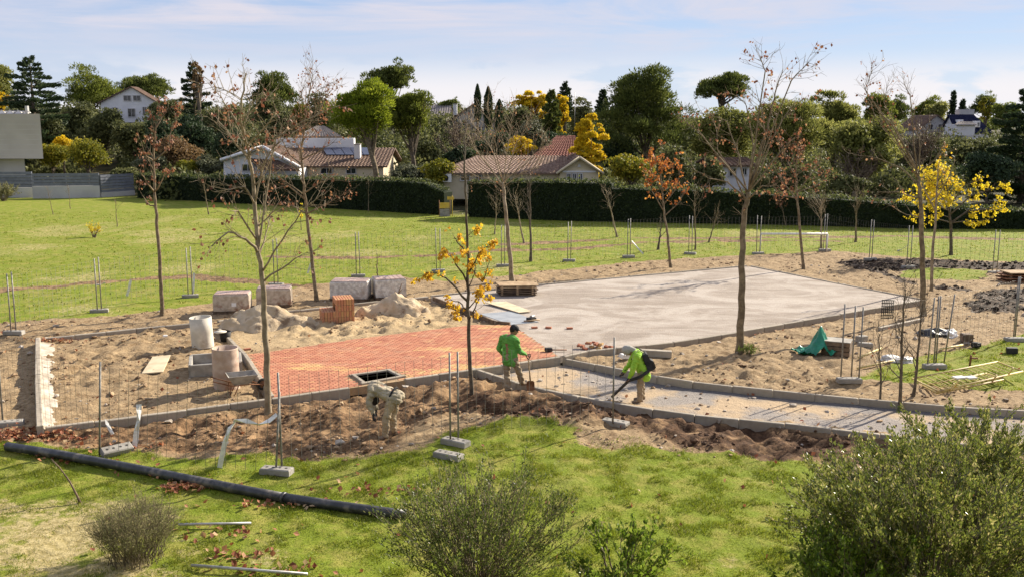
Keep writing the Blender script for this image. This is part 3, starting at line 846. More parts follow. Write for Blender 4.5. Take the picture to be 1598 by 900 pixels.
# wrapped pallets of pavers
M_BRICKPALE = rough_mat('filmed_clay', (0.40, 0.27, 0.22), (0.50, 0.37, 0.31), 4, 0.2, 30, 0.45, by_obj=0.2)
def pallet(px, py, rz, size, label, wrap, label_paper=False):
    c = on(px, py); L, Wd, Hh = size
    t = empty('paver_pallet', c, rz, label, 'pallet', 'wrapped pallets of pavers')
    for y in (-Wd * 0.42, 0, Wd * 0.42):
        mb = MB(); mb.box((0, y, 0.05), (L * 1.02, 0.1, 0.1)); mb.build('bearer', M_DARKWOOD, t)
    for i in range(6):
        mb = MB(); mb.box(((i - 2.5) * L * 0.185, 0, 0.115), (L * 0.13, Wd * 1.02, 0.025)); mb.build('board', M_DARKWOOD, t)
    # shrink wrap pulled over the block: bulging, creased sides
    mb = MB(); n = 10; V, Fc = [], []
    ring = []
    for k in range(4):
        a = [(-1, -1), (1, -1), (1, 1), (-1, 1)][k]; b = [(1, -1), (1, 1), (-1, 1), (-1, -1)][k]
        for i in range(n): f = i / n; ring.append((a[0] + (b[0] - a[0]) * f, a[1] + (b[1] - a[1]) * f))
    zs = [0.13, 0.22, 0.4, 0.6, Hh - 0.05, Hh]
    for j, z in enumerate(zs):
        for x, y in ring:
            e = 1 - (0.035 if j in (0,) else 0.03 if j == len(zs) - 1 else 0) + random.uniform(-0.008, 0.008)
            V.append((x * L / 2 * e, y * Wd / 2 * e, z + random.uniform(-0.008, 0.008)))
    N = len(ring)
    for j in range(len(zs) - 1):
        for i in range(N): Fc.append((j * N + i, j * N + (i + 1) % N, j * N + N + (i + 1) % N, j * N + N + i))
    Fc.append(tuple(range((len(zs) - 1) * N, len(zs) * N)))
    mb.add(V, Fc); mb.build('shrink_wrap', wrap, t)
    for i in range(6):                       # top course shows through the film
        for j in range(5):
            m2 = MB(); m2.box(((i - 2.5) * L * 0.158, (j - 2) * Wd * 0.185, Hh + 0.012), (L * 0.15, Wd * 0.176, 0.03), 0, 0, 0.006)
            b = m2.build('brick', M_BRICKPALE, t)
    if label_paper:
        mb = MB(); mb.box((L * 0.08, -Wd / 2 - 0.006, Hh * 0.5), (0.16, 0.006, 0.13)); mb.build('paper_label', M_WHITE, t)
    return t
pallet(364, 487, 0.14, (1.25, 0.9, 0.72), 'pink-grey wrapped paver pallet with a paper label, leftmost of the four', M_WRAPRED, True)
pallet(429, 478, 0.16, (1.25, 0.9, 0.72), 'pink-grey wrapped paver pallet just behind the tall tree trunk, right of the labelled pallet', M_WRAPRED)
pallet(548, 468, -0.02, (1.45, 0.95, 0.78), 'silvery shrink-wrapped paver pallet on the left of the bright pair', M_WRAP)
pallet(607, 465, 0.30, (1.20, 1.0, 0.80), 'silvery shrink-wrapped paver pallet turned askew, rightmost of the four', M_WRAP)

# open stack of pavers standing on end
t = empty('paver_stack', on(526, 500), 0.30, 'open stack of sandy clay pavers standing on end, stepped on its left side', 'paver stack')
vb = []
for k in range(5):
    m2 = MB(); m2.box((0, 0, 0.1), (0.078, 0.098, 0.198), 0, 0, 0.006); me = m2.mesh('brick', M_BRICK)
    a = me.attributes.new('tint', 'FLOAT', 'POINT'); a.data.foreach_set('value', [0.52 + 0.07 * k] * len(me.vertices)); vb.append(me)
for k in range(4):
    for i in range(12):
        for j in range(8):
            if k >= 2 and i < 5: continue
            if 0 < i < 11 and 0 < j < 7 and not (k == 3 or (k == 1 and i < 5)): continue
            if i in (5,) and k < 2 and 0 < j < 7: continue
            link('brick', random.choice(vb), t, ((i - 5.5) * 0.092, (j - 3.5) * 0.112 + random.uniform(-.006, .006), k * 0.203)).rotation_euler = (0, 0, random.uniform(-.03, .03))

def loose_brick(px, py, rz, label, z=None, group='loose pavers on the site', tint=0.3, tilt=0.0):
    m2 = MB(); m2.box((0, 0, 0.03), (0.2, 0.1, 0.06), 0, 0, 0.008)
    me = m2.mesh('loose_paver', M_BRICK)
    a = me.attributes.new('tint', 'FLOAT', 'POINT'); a.data.foreach_set('value', [tint] * len(me.vertices))
    p = G(px, py, 0.10) if z is None else G(px, py, z)
    o = link('loose_paver', me, None, (p.x, p.y, p.z + 0.002)); o.rotation_euler = (tilt, 0, rz)
    return tag(o, label, 'paver', group)
loose_brick(834, 512, 0.2, 'single red paver on the plaza edge, nearest the steel plate')
loose_brick(856, 512, -0.3, 'single red paver on the plaza, middle of three in a row')
loose_brick(889, 513, 0.1, 'single red paver on the plaza, rightmost of three in a row')
loose_brick(386, 546, 0.6, 'dark paver block on the sand at the left end of the red paving', tint=0.05)
t = empty('paver_heap', G(928, 543, 0.10), 0.2, 'small tumbled heap of broken dark pavers on the plaza edge', 'paver heap')
for i in range(16):
    m2 = MB(); m2.box((0, 0, 0.0), (random.uniform(0.12, 0.2), 0.1, 0.06), 0, 0, 0.008); me = m2.mesh('brick', M_BRICK)
    a = me.attributes.new('tint', 'FLOAT', 'POINT'); a.data.foreach_set('value', [random.choice([0.0, 0.1, 0.2, 0.9])] * len(me.vertices))
    o = link('brick', me, t, (random.gauss(0, 0.22), random.gauss(0, 0.12), 0.035 + 0.055 * (i % 3))); o.rotation_euler = (random.uniform(-.3, .3), random.uniform(-.3, .3), random.uniform(0, 3))
t = empty('red_paver_heap', on(1012, 542), 0.2, 'few red pavers dropped behind the kerb above the bending worker in green', 'paver heap')
for i in range(9):
    m2 = MB(); m2.box((0, 0, 0.0), (0.2, 0.1, 0.06), 0, 0, 0.008); me = m2.mesh('brick', M_BRICK)
    a = me.attributes.new('tint', 'FLOAT', 'POINT'); a.data.foreach_set('value', [random.choice([0.1, 0.2, 0.3])] * len(me.vertices))
    o = link('brick', me, t, (random.gauss(0, 0.25), random.gauss(0, 0.10), 0.06 + 0.055 * (i % 2))); o.rotation_euler = (random.uniform(-.2, .2), random.uniform(-.3, .3), random.uniform(0, 3))
mb = MB(); mb.box((0, 0, 0.12), (0.95, 0.22, 0.2), 0, 0, 0.015)
o = mb.build('kerb_block', M_KERB, None, on(1022, 557)); o.rotation_euler = (0, 0.03, -0.12)
tag(o, 'spare pale kerb stone lying loose behind the bending worker in green', 'kerb stone')
mb = MB(); mb.box((0, 0, 0.12), (0.5, 0.3, 0.16), 0, 0, 0.02)
o = mb.build('white_block', M_WHITE, None, on(975, 560)); o.rotation_euler = (0.1, 0.1, 0.5); o.scale = (.6, .6, .8)
tag(o, 'small white block beside the hooded head of the bending worker', 'block')

# hammer left on the paving
t = empty('lump_hammer', G(856, 548, ZT), 0.12, 'dark long-handled hammer lying on the red pavers', 'hammer')
mb = MB(); mb.box((0, 0, 0.06), (0.22, 0.14, 0.11), 0, 0, 0.02); mb.build('head', M_DARK, t)
mb = MB(); mb.tube([(0.1, 0, 0.05), (0.55, 0.03, 0.03)], 0.018); mb.build('handle', M_RUST, t)

# timber stack, plywood, steel plate
t = empty('timber_stack', G(806, 459, 0.1), 0.08, 'low stack of rough formwork boards at the back edge of the plaza', 'timber stack')
for k in range(6):
    for j in range(3):
        mb = MB(); mb.box((random.uniform(-.06, .06), (j - 1) * 0.32, 0.04 + k * 0.075), (1.52 + random.uniform(-.1, .1), 0.28, 0.032), random.uniform(-.03, .03), 0, 0.004)
        mb.build('board', M_WOOD if k > 3 else M_DARKWOOD, t)
    if k < 5:
        for x in (-0.6, 0.0, 0.6):
            mb = MB(); mb.box((x, 0, 0.0775 + k * 0.075), (0.08, 0.9, 0.038)); mb.build('spacer', M_WOOD, t)
def sheet_px(name, quad, z, th, mat, label, cat, group=None, lift=0.0):
    q = [G(x, y, z + th + l) for (x, y), l in zip(quad, lift if isinstance(lift, (list, tuple)) else [lift] * 4)]
    c = sum(q, Vector()) / 4; c.z = z
    mb = MB(); mb.slab([p - c for p in q], th); o = mb.build(name, mat, None, c)
    return tag(o, label, cat, group)
sheet_px('plywood_sheet', [(757, 471), (790, 470), (829, 485), (810, 487)], 0.10, 0.03, M_PLY, 'bare plywood sheet lying on the plaza below the timber stack', 'plywood', None, [0.05, 0.05, 0.03, 0.02])
sheet_px('steel_plate', [(748, 489), (800, 485), (841, 502), (797, 506)], 0.10, 0.012, M_STEELPLATE, 'smooth blue-grey steel plate lying flat on the plaza corner', 'plate')
t = empty('tool_heap', G(829, 500, 0.125), 0.3, 'little heap of dark tools on the right end of the steel plate', 'tools')
mb = MB(); mb.box((0, 0, 0.06), (0.3, 0.18, 0.12), 0.2, 0, 0.02); mb.build('tool_box', M_DARK, t)
mb = MB(); mb.tube([(-0.3, -0.1, 0.03), (0.25, -0.16, 0.05)], 0.025); mb.build('handle', M_WOOD, t)
mb = MB(); mb.box((0.05, 0.02, 0.15), (0.16, 0.1, 0.06), 0.6, 0, 0.01); mb.build('trowel', M_GALV, t)
# kerb edging of the slab corner
t = empty('edging_boards', (0, 0, 0), 0, 'dark timber edging boards along the left corner of the plaza', 'edging board')
for (a, b) in (((676, 465), (702, 475)), ((704, 476), (740, 489)), ((742, 490), (770, 502)), ((774, 503), (796, 505))):
    p, q = G(*a, 0.14), G(*b, 0.14); d = q - p
    mb = MB(); mb.box((0, 0, -0.02), (d.length, 0.07, 0.16), 0, 0, 0.006)
    o = mb.build('board', M_DARKWOOD, t); o.location = (p + q) / 2; o.rotation_euler = (0, 0, math.atan2(d.y, d.x))

# sand heaps
def heap(px, py, rx, ry, h, label, seed, mat, rz=0.0, lump=0.5):
    c = on(px, py); n, k = 56, 22
    V, Fc = [], []
    for j in range(k + 1):
        f = j / k
        for i in range(n):
            a = 2 * math.pi * i / n
            rr = f * (1 + 0.16 * math.sin(a * 3 + seed) + 0.1 * math.sin(a * 5 + seed * 2))
            x, y = rx * rr * math.cos(a), ry * rr * math.sin(a)
            pr = max(0.0, 1 - f) ** 0.85 * (1 + 0.25 * math.sin(2 * a + seed) * f)
            nz = mnoise.fractal(Vector((x * 2.2, y * 2.2, seed)), 0.8, 2.1, 4)
            V.append((x, y, h * pr + nz * 0.10 * lump * (0.4 + 1.2 * f) * (1 if f < 0.97 else 0) - 0.05 * (f > 0.9)))
    for j in range(k):
        for i in range(n):
            a, b = j * n + i, j * n + (i + 1) % n
            Fc.append((a, a + n, b + n, b))
    mb = MB(); mb.add(V, Fc, 0, True); o = mb.build('sand_heap', mat, None, c); o.rotation_euler = (0, 0, rz)
    return tag(o, label, 'sand heap', 'heaps of sand by the pallets')
M_SAND = rough_mat('heaped_sand', (0.42, 0.32, 0.20), (0.54, 0.43, 0.29), 3, 0.7, 30, 0.95, bd=0.03, c3=(0.22, 0.15, 0.09), s3=1.7)
heap(412, 506, 1.6, 1.0, 0.70, 'rounded heap of sand behind the tall tree trunk, below the labelled pallet', 1.3, M_SAND, 0, 1.3)
heap(618, 490, 1.4, 1.0, 0.80, 'pale heap of sand right of the open paver stack, with a stick in it', 4.1, M_SAND, 0.2, 1.6)
p = on(617, 486)
mb = MB(); mb.tube([(0, 0, 0.1), (0.10, 0, 0.6), (0.26, 0, 1.05)], [0.03, 0.025, 0.015], 6)
mb.tube([(0.12, 0, 0.66), (0.28, 0, 0.85)], [0.015, 0.008], 5)
tag(mb.build('stick', M_DARKWOOD, None, p), 'bare stick stuck upright in the right-hand sand heap', 'stick')

# upright pipe and drum
def open_cyl(px, py, r, h, label, mat, name, ribs=0, tilt=(0, 0)):
    c = on(px, py); prof = []
    if ribs:
        n = 34
        for i in range(n + 1):
            z = h * i / n; prof.append((r * (1 + 0.012 * math.sin(i / n * ribs * 2 * math.pi)), z))
    else: prof = [(r, 0), (r, h * 0.5), (r, h)]
    prof += [(r - 0.02, h), (r - 0.02, 0.05), (0.001, 0.05)]
    mb = MB(); mb.lathe((0, 0, 0), prof, 32)
    o = mb.build(name, mat, None, c - Vector((0, 0, 0.03))); o.rotation_euler = (tilt[0], tilt[1], 0)
    return tag(o, label, 'pipe' if name != 'drum' else 'drum')
open_cyl(317, 539, 0.325, 0.92, 'smooth pale grey pipe section standing on end behind the concrete chamber', M_TUBE, 'pipe_section', 0, (0.02, -0.04))
o = open_cyl(354, 605, 0.33, 1.10, 'dirty pale drum with an open top standing beside the wheelbarrow', M_DRUM, 'drum', 5, (0, 0.0))

# concrete chamber: open box of four walls
t = empty('concrete_chamber', on(337, 577), 0.30, 'open concrete chamber box with pale rims beside the upright pipe', 'chamber')
L, Wd, Hh = 1.30, 1.25, 0.34
for nm, c, s in (('wall', (0, -Wd / 2, Hh / 2), (L, 0.09, Hh)), ('wall', (0, Wd / 2, Hh / 2), (L, 0.09, Hh + .01)), ('wall', (-L / 2, 0, Hh / 2), (0.09, Wd - 0.095, Hh)), ('wall', (L / 2, 0, Hh / 2), (0.09, Wd - 0.095, Hh - .006)),
                 ('floor_slab', (0, 0, 0.06), (L - 0.1, Wd - 0.1, 0.05))):
    mb = MB(); mb.box(c, s, 0, 0, 0.012); mb.build(nm, M_CONC, t)
t = empty('bucket', on(352, 532), 0.4, 'dark mortar bucket with a pale lid perched by the upright pipe', 'bucket')
mb = MB(); mb.lathe((0, 0, 0), [(0.001, 0.0), (0.14, 0.0), (0.19, 0.32), (0.175, 0.32), (0.13, 0.04)], 16); mb.build('pail', M_DARK, t)
mb = MB(); mb.lathe((-.16, -.1, 0.33), [(0.001, 0.03), (0.2, 0.015), (0.2, 0.0), (0.001, 0)], 16); mb.build('lid', M_TUBE, t)

# wheelbarrow
t = empty('wheelbarrow', on(378, 612), 0.42, 'mortar-caked wheelbarrow parked beside the dirty drum', 'wheelbarrow')
t.scale = (0.85, 0.85, 0.85)
mb = MB(); V = []
for (x0, x1, y, z) in ((-0.26, 0.20, 0.20, 0.30), (-0.42, 0.44, 0.33, 0.58)):
    V += [(x0, -y, z), (x1, -y, z), (x1, y, z), (x0, y, z)]
Vi = [(x * 0.95, y * 0.94, z + (0.02 if z < 0.4 else 0.0)) for x, y, z in V]
mb.add(V + Vi, [(3, 2, 1, 0), (0, 1, 5, 4), (1, 2, 6, 5), (2, 3, 7, 6), (3, 0, 4, 7), (8, 9, 10, 11), (12, 13, 9, 8), (13, 14, 10, 9), (14, 15, 11, 10), (15, 12, 8, 11),
                      (4, 5, 13, 12), (5, 6, 14, 13), (6, 7, 15, 14), (7, 4, 12, 15)])
mb.build('tub', M_CONC, t)
mb = MB(); mb.add([(-0.30, -.24, .45), (.26, -.24, .45), (.26, .24, .45), (-.30, .24, .42), (0, 0, .50)], [(0, 1, 4), (1, 2, 4), (2, 3, 4), (3, 0, 4)]); mb.build('mortar_load', M_MORTAR, t)
for s in (-1, 1):
    mb = MB(); mb.tube([(0.62, 0.05 * s, 0.20), (0.2, 0.2 * s, 0.28), (-0.3, 0.24 * s, 0.29), (-0.85, 0.28 * s, 0.50)], 0.018, 6); h = mb.build('handle', M_RUST, t)
    mb = MB(); mb.tube([(-0.12, 0.22 * s, 0.29), (-0.26, 0.25 * s, 0.0), (-0.38, 0.24 * s, 0.0), (-0.34, 0.24 * s, 0.30)], 0.016, 6); mb.build('leg', M_RUST, t)
mb = MB(); Mw = Matrix.Translation((0.62, 0, 0.19)) @ Matrix.Rotation(R(90), 4, 'X')
mb.lathe(0, [(0.12, -0.04), (0.17, -0.045), (0.19, 0), (0.17, 0.045), (0.12, 0.04), (0.12, -0.04)], 18, M=Mw); w = mb.build('wheel', M_DARK, t)
mb = MB(); mb.lathe(0, [(0.001, -0.02), (0.118, -0.02), (0.118, 0.02), (0.001, 0.02)], 14, M=Mw); mb.build('rim', M_RUST, w)

# board lying on the soil
q = [(221, 582), (254, 579), (266, 553), (238, 556)]
sheet_px('plywood_offcut', q, 0.06, 0.03, M_PLY, 'warped pale board lying on the bare soil inside the left kerbs', 'board', None, [0.0, 0.02, 0.10, 0.07])
mb = MB(); mb.box((0, 0, 0.04), (0.14, 0.1, 0.08), 0.4, 0, 0.02)
tag(mb.build('plaster_lump', M_WHITE, None, on(258, 526)), 'small white lump on the soil behind the pale board', 'lump')

# green tarpaulin over a crate
def tarp():
    c = on(1272, 551); n, m = 60, 40; V, Fc = [], []
    for j in range(m):
        for i in range(n):
            u, v = i / (n - 1), j / (m - 1)
            x = -0.62 + 1.15 * u; y = -0.35 + 0.8 * v
            pk = math.exp(-(((x - 0.16) / 0.20) ** 2 + ((y - 0.1) / 0.34) ** 2))
            z = 0.70 * pk + 0.06 + 0.05 * math.sin(u * 13 + v * 4) * (1 - pk) + 0.07 * mnoise.noise(Vector((x * 5, y * 5, 2.2))) + 0.09 * mnoise.fractal(Vector((x * 7 + y * 2, y * 3, 1.2)), 0.8, 2.0, 4)
            V.append((x + 0.06 * mnoise.noise(Vector((y * 4, x * 4, 0))), y + 0.07 * mnoise.noise(Vector((x * 3, y * 3, 5))), max(z, 0.015)))
    for j in range(m - 1):
        for i in range(n - 1): a = j * n + i; Fc.append((a, a + 1, a + 1 + n, a + n))
    mb = MB(); mb.add(V, Fc, 0, True); o = mb.build('tarpaulin', M_TARP, None, c)
    tag(o, 'crumpled green tarpaulin draped in a peak on the bare earth', 'tarpaulin')
tarp()
t = empty('crate', on(1305, 552), -0.45, 'dark wooden crate half under the green tarpaulin', 'crate')
for z in (0.08, 0.22, 0.36):
    for c, s in (((0, -0.28, z), (0.8, 0.025, 0.12)), ((0, 0.28, z), (0.8, 0.025, 0.12)), ((-0.39, 0, z), (0.025, 0.53, 0.12)), ((0.39, 0, z), (0.025, 0.53, 0.12))):
        mb = MB(); mb.box(c, s); mb.build('slat', M_DARKWOOD, t)
mb = MB(); mb.box((0, 0, 0.43), (0.82, 0.6, 0.02)); mb.build('lid', M_CONC, t)
for i, (px, py, s, lab, mt) in enumerate((
        (1350, 541, (0.42, 0.2, 0.14), 'grey concrete block left of the mesh fence corner panel', M_CONC), (1344, 533, (0.4, 0.2, 0.2), 'taller concrete block behind the green tarpaulin', M_CONC),
        (1508, 533, (0.36, 0.3, 0.26), 'brown square block at the edge of the inner grass patch', M_DARKWOOD), (1523, 541, (0.24, 0.16, 0.15), 'small black block on the inner grass patch', M_DARK),
        (1579, 551, (0.30, 0.22, 0.18), 'dark block tipped on the grass at the far right', M_DARK), (1318, 549, (0.3, 0.2, 0.16), 'dark stone by the lower end of the crate', M_DARKWOOD))):
    mb = MB(); mb.box((0, 0, s[2] / 2), s, 0, 0, 0.02); o = mb.build('block', mt, None, on(px, py)); o.rotation_euler = (0, 0.05, i * 0.7)
    tag(o, lab, 'block')
# loose kerb pieces, poles
for px0, px1, lab in (((1372, 515), (1440, 501), 'short run of loose kerb stone on the earth behind the mesh fence'),):
    p, q = on(*px0), on(*px1); d = q - p
    mb = MB(); mb.box((0, 0, 0.04), (d.length, 0.12, 0.14), 0, 0, 0.01); o = mb.build('kerb_block', M_KERB, None, (p + q) / 2); o.rotation_euler = (0, 0, math.atan2(d.y, d.x)); tag(o, lab, 'kerb stone')
for a, b, lab in (((1340, 560), (1376, 546), 'short pale pole leaning over the earth behind the mesh fence'), ((1338, 577), (1406, 563), 'pale pole lying along the edge of the inner grass'),
                  ((1466, 547), (1502, 541), 'pale pole on the far side of the inner grass patch'), ((1300, 618), (1300, 618), None)):
    if not lab: continue
    p, q = on(*a, 0.05), on(*b, 0.07); mb = MB(); mb.tube([p - p, q - p], 0.03, 8); tag(mb.build('pole', M_YEL, None, p), lab, 'pole', 'poles lying on the ground')

# sacks and sheet at the fence
def lumpy(name, px, py, r, mat, label, cat, seed, sc=(1, 1, 0.7)):
    bm = bmesh.new(); bmesh.ops.create_icosphere(bm, subdivisions=3, radius=r)
    for v in bm.verts:
        v.co += v.co.normalized() * r * 0.55 * mnoise.fractal(v.co * (1.6 / r) + Vector((seed, 0, 0)), 0.9, 2.0, 3)
        v.co = Vector((v.co.x * sc[0], v.co.y * sc[1], max(v.co.z * sc[2], -0.03)))
    me = bpy.data.meshes.new(name); bm.to_mesh(me); bm.free(); me.materials.append(mat)
    o = link(name, me, None, on(px, py)); return tag(o, label, cat)
lumpy('sack', 1482, 525, 0.24, M_WHITE, 'crumpled white sack on the grass edge behind the fence', 'sack', 3.0, (1.1, .9, .9))
lumpy('plastic_sheeting', 1460, 523, 0.38, M_PIPE, 'heap of black plastic sheeting left of the white sack', 'sheeting', 7.0, (1.3, 1, .55))
lumpy('plastic_sheeting', 1398, 562, 0.3, M_WRAP, 'grey bundle of sheeting on the left edge of the inner grass', 'sheeting', 9.0, (1.7, .8, .5))
# rusty formwork at the right edge
t = empty('formwork_stack', on(1590, 440), -0.1, 'stack of rusty formwork plates at the far right edge of the site', 'formwork')
for k in range(4):
    mb = MB(); mb.box((random.uniform(-.1, .1), 0, 0.08 + k * 0.12), (1.5, 0.9, 0.05), random.uniform(-.15, .15), 0, 0.01); mb.build('plate', M_RUST if k < 3 else M_WOOD, t)
    if k < 3:
        for x in (-.5, .5): mb = MB(); mb.box((x, 0, 0.14 + k * 0.12), (0.1, 0.8, 0.068)); mb.build('spacer', M_DARKWOOD, t)

# fallen yellow pedestrian barriers
def barrier(quad, label, z=0.12):
    q = [G(x, y, zz) for (x, y), zz in zip(quad, (z, z + 0.10, z + 0.12, z))]
    c = sum(q, Vector()) / 4; c.z = 0; q = [p - c for p in q]
    t = empty('crowd_barrier', c, 0, label, 'barrier', 'yellow barriers fallen on the grass')
    mb = MB(); r = 0.025
    for a, b in ((0, 1), (1, 2), (2, 3), (3, 0)): mb.tube([q[a], q[b]], r, 8)
    mb.build('frame', M_YEL, t)
    for i in range(1, 15):
        f = i / 15; mb = MB(); mb.tube([q[0].lerp(q[1], f), q[3].lerp(q[2], f)], 0.010, 5, cap=False); mb.build('bar', M_YEL, t)
    for f in (0.18, 0.82):
        a = q[3].lerp(q[2], f); mb = MB(); mb.tube([a, a + Vector((0.05, -0.12, 0.22))], 0.02, 6); mb.build('foot', M_YEL, t)
    return t
barrier([(1424, 590), (1557, 564), (1596, 579), (1464, 610)], 'dull yellow crowd barrier fallen flat on the grass, upper of two')
barrier([(1440, 601), (1540, 582), (1566, 592), (1462, 613)], 'second dull yellow barrier lying half under the upper one', 0.03)
mb = MB(); mb.tube([(0, 0, 0), (0.02, 0, 0.34)], 0.03, 8); mb.box((0.1, 0, 0.25), (0.22, 0.05, 0.04))
tag(mb.build('barrier_post', M_RUST, None, on(1513, 572)), 'short rusty stub post standing by the fallen yellow barrier', 'post')
mb = MB(); mb.box((0, 0, 0.2), (0.32, 0.2, 0.05), 0.3, 0, 0.01); mb.box((0.3, 0, 0.2), (0.26, 0.2, 0.05), 0.3, 0, 0.01)
tag(mb.build('pale_tile', M_WHITE, None, on(1496, 600)), 'pale flat tiles lying on the fallen yellow barrier', 'tile')

# ================================================================== FRONT LAWN
def gpath(pts, dz): return [on(x, y, dz) for x, y in pts]
t = empty('drain_pipe', on(300, 750), 0, 'long black plastic drain pipe lying across the near lawn', 'pipe')
t0 = t.location.copy()
pp = gpath([(12, 702), (100, 716), (200, 735), (300, 755), (400, 775), (443, 783)], 0.085)
mb = MB(); mb.tube([p - t0 for p in pp], 0.092, 16); mb.build('pipe_length', M_PIPE, t)
pp2 = gpath([(443, 783), (520, 795), (600, 806), (632, 810)], 0.085)
mb = MB(); mb.tube([p - t0 for p in pp2], 0.092, 16); mb.build('pipe_length', M_PIPE, t)
d = (pp2[1] - pp2[0]).normalized()
mb = MB(); mb.tube([pp2[0] - d * 0.03 - t0, pp2[0] + d * 0.03 - t0], 0.104, 16); mb.build('collar', M_PIPE, t)
for a, b, lab in (((279, 823), (392, 821), 'short galvanised tube lying on the grass right of the small grey bush'), ((299, 887), (480, 901), 'long galvanised tube lying at the bottom edge of the lawn')):
    p, q = on(*a, 0.06), on(*b, 0.06); mb = MB(); mb.tube([p - p, q - p], 0.024, 10); tag(mb.build('steel_tube', M_GALV, None, p), lab, 'tube', 'steel tubes on the lawn')
p = on(125, 784); mb = MB(); mb.tube([(0, 0, 0), (-0.05, 0.02, 0.12), (-0.2, 0.1, 0.36), (-0.42, 0.2, 0.60), (-0.6, 0.3, 0.72)], [0.03, 0.022, 0.016, 0.012, 0.006], 6)
mb.tube([(-0.42, .2, .6), (-0.52, .15, .74)], [0.008, 0.004], 4)
tag(mb.build('bent_twig', M_DARKWOOD, None, p), 'bent bare twig growing out of the near lawn', 'twig')

# warning tape and plastic strips
def ribbon(name, pts, w, label, mat=M_TAPE, wd=None, group='loose white tape'):
    V, Fc = [], []; A = [Vector(p) for p in pts]
    for i, p in enumerate(A):
        t = (A[min(i + 1, len(A) - 1)] - A[max(i - 1, 0)]).normalized()
        s = Vector((math.cos(i * 0.5), 0.5 * math.sin(i * 1.1), 0.25 * math.sin(i * 2.0))); s = (s - t * s.dot(t)).normalized() * w / 2
        nr = t.cross(s).normalized() * 0.003
        V += [p - s + nr, p + s + nr, p + s - nr, p - s - nr]
    for i in range(len(A) - 1):
        for k in range(4): Fc.append((i * 4 + k, i * 4 + (k + 1) % 4, i * 4 + 4 + (k + 1) % 4, i * 4 + 4 + k))
    mb = MB(); mb.add(V, Fc); o = mb.build(name, mat); return tag(o, label, 'tape', group)
def rib_px(pp, w, label, Y=None):
    b = on(*pp[0]); ribbon('tape_strip', [b + Vector((0, 0, 0.01))] + [P(x, y, b.y + 0.04 * i) for i, (x, y) in enumerate(pp[1:])], w, label)
rib_px([(209, 698), (211, 690), (213, 672), (216, 655), (217, 640), (217, 630)], 0.11, 'white tape hanging upright from the front fence mesh')
rib_px([(343, 730), (346, 712), (351, 690), (358, 668), (367, 655), (385, 656), (404, 662), (420, 656), (432, 646)], 0.10, 'long white tape looping from the grass to the front fence post')
rib_px([(176, 678), (173, 672), (167, 660), (164, 653)], 0.07, 'short scrap of white tape by the leaning fence post')
rib_px([(198, 462), (201, 452), (204, 437)], 0.10, 'white tape scrap fluttering on the back fence at the left lawn')
rib_px([(150, 445), (158, 444), (164, 441)], 0.10, 'white tape scrap tied to the left back fence posts')
rib_px([(301, 458), (302, 445), (303, 426)], 0.09, 'white tape hanging from the fence post beside the slim red tree')
rib_px([(480, 427), (484, 415), (487, 405)], 0.09, 'white tape strip on the back fence beside the leaning trunk')
rib_px([(1004, 397), (996, 388), (986, 376)], 0.08, 'pale tape stretched down to the lawn behind the plaza')
rib_px([(1400, 392), (1408, 389), (1418, 382)], 0.09, 'white tape fluttering on the right back fence')
# ================================================================== SITE FENCE
M_WIRE = rough_mat('fence_wire', (0.17, 0.16, 0.15), (0.24, 0.23, 0.22), 8, 0.0, 80, 0.5, 0.5, spec=0.5)
M_POSTG = rough_mat('weathered_galvanised_post', (0.17, 0.155, 0.14), (0.30, 0.285, 0.26), 8, 0.1, 80, 0.6, 0.3, spec=0.4)
def panel_meshes():
    mb = MB(); mb.tube([(0, 0, 0.02), (0, 0, 2.0)], 0.021, 8); post = mb.mesh('post', M_POSTG)
    mb = MB(); w = 1.0
    for i in range(1, 18): x = i / 18 * w; mb.tube([(x, 0, 0.2), (x, 0, 1.92)], 0.0014, 3, cap=False)
    nz = 9
    for j in range(nz):
        z = 0.2 + 1.72 * j / (nz - 1)
        if j in (2, 6):
            mb.tube([(0, 0, z), (w, 0, z)], 0.0014, 3, cap=False); mb.tube([(0, 0.03, z + 0.05), (w, 0.03, z + 0.05)], 0.0014, 3, cap=False)
        else: mb.tube([(0, 0, z), (w, 0, z)], 0.0014, 3, cap=False)
    return post, mb.mesh('wire_mesh', M_WIRE)
M_POST, M_NET = panel_meshes()
def panel(a, b, label, lean=(0, 0), two=(True, True), inset=0.05, net=True):
    a, b = Vector(a), Vector(b); d = b - a; d.z = 0; L = d.length; u = d / L
    a2 = a + u * inset; L2 = L - 2 * inset
    t = empty('mesh_fence', a2, math.atan2(u.y, u.x), label, 'fence panel', 'galvanised mesh fence panels round the site')
    t.rotation_euler = (lean[0], lean[1], math.atan2(u.y, u.x))
    dz = (b.z - a.z)
    if two[0]: link('post', M_POST, t, (0, 0, 0))
    if two[1]: link('post', M_POST, t, (L2, 0, dz))
    if net:
        o = link('wire_mesh', M_NET, t, (0, 0, dz / 2)); o.scale = (L2, 1, 1)
    return t
def foot_mesh():
    mb = MB(); V = []
    mb.box((0, 0, 0.07), (0.62, 0.24, 0.14), 0, 0, 0.02)
    for x in (-0.2, -0.07, 0.07, 0.2): mb.lathe((x, 0, 0.1425), [(0.001, 0.0), (0.03, 0.0)], 8, 1)
    return mb.mesh('fence_block', [M_CONC, M_DARK])
M_FOOT = foot_mesh()
def foot(px, py, rz, label, dz=0.0, tilt=0.0):
    o = link('fence_block', M_FOOT, None, on(px, py, dz - 0.02)); o.rotation_euler = (tilt, 0, rz)
    return tag(o, label, 'fence foot', 'concrete feet of the site fence')
def post_line(pix): return [on(x, y) for x, y in pix]
front = post_line([(-40, 640), (3, 661), (152, 711), (433, 737), (709, 692), (962, 661)])
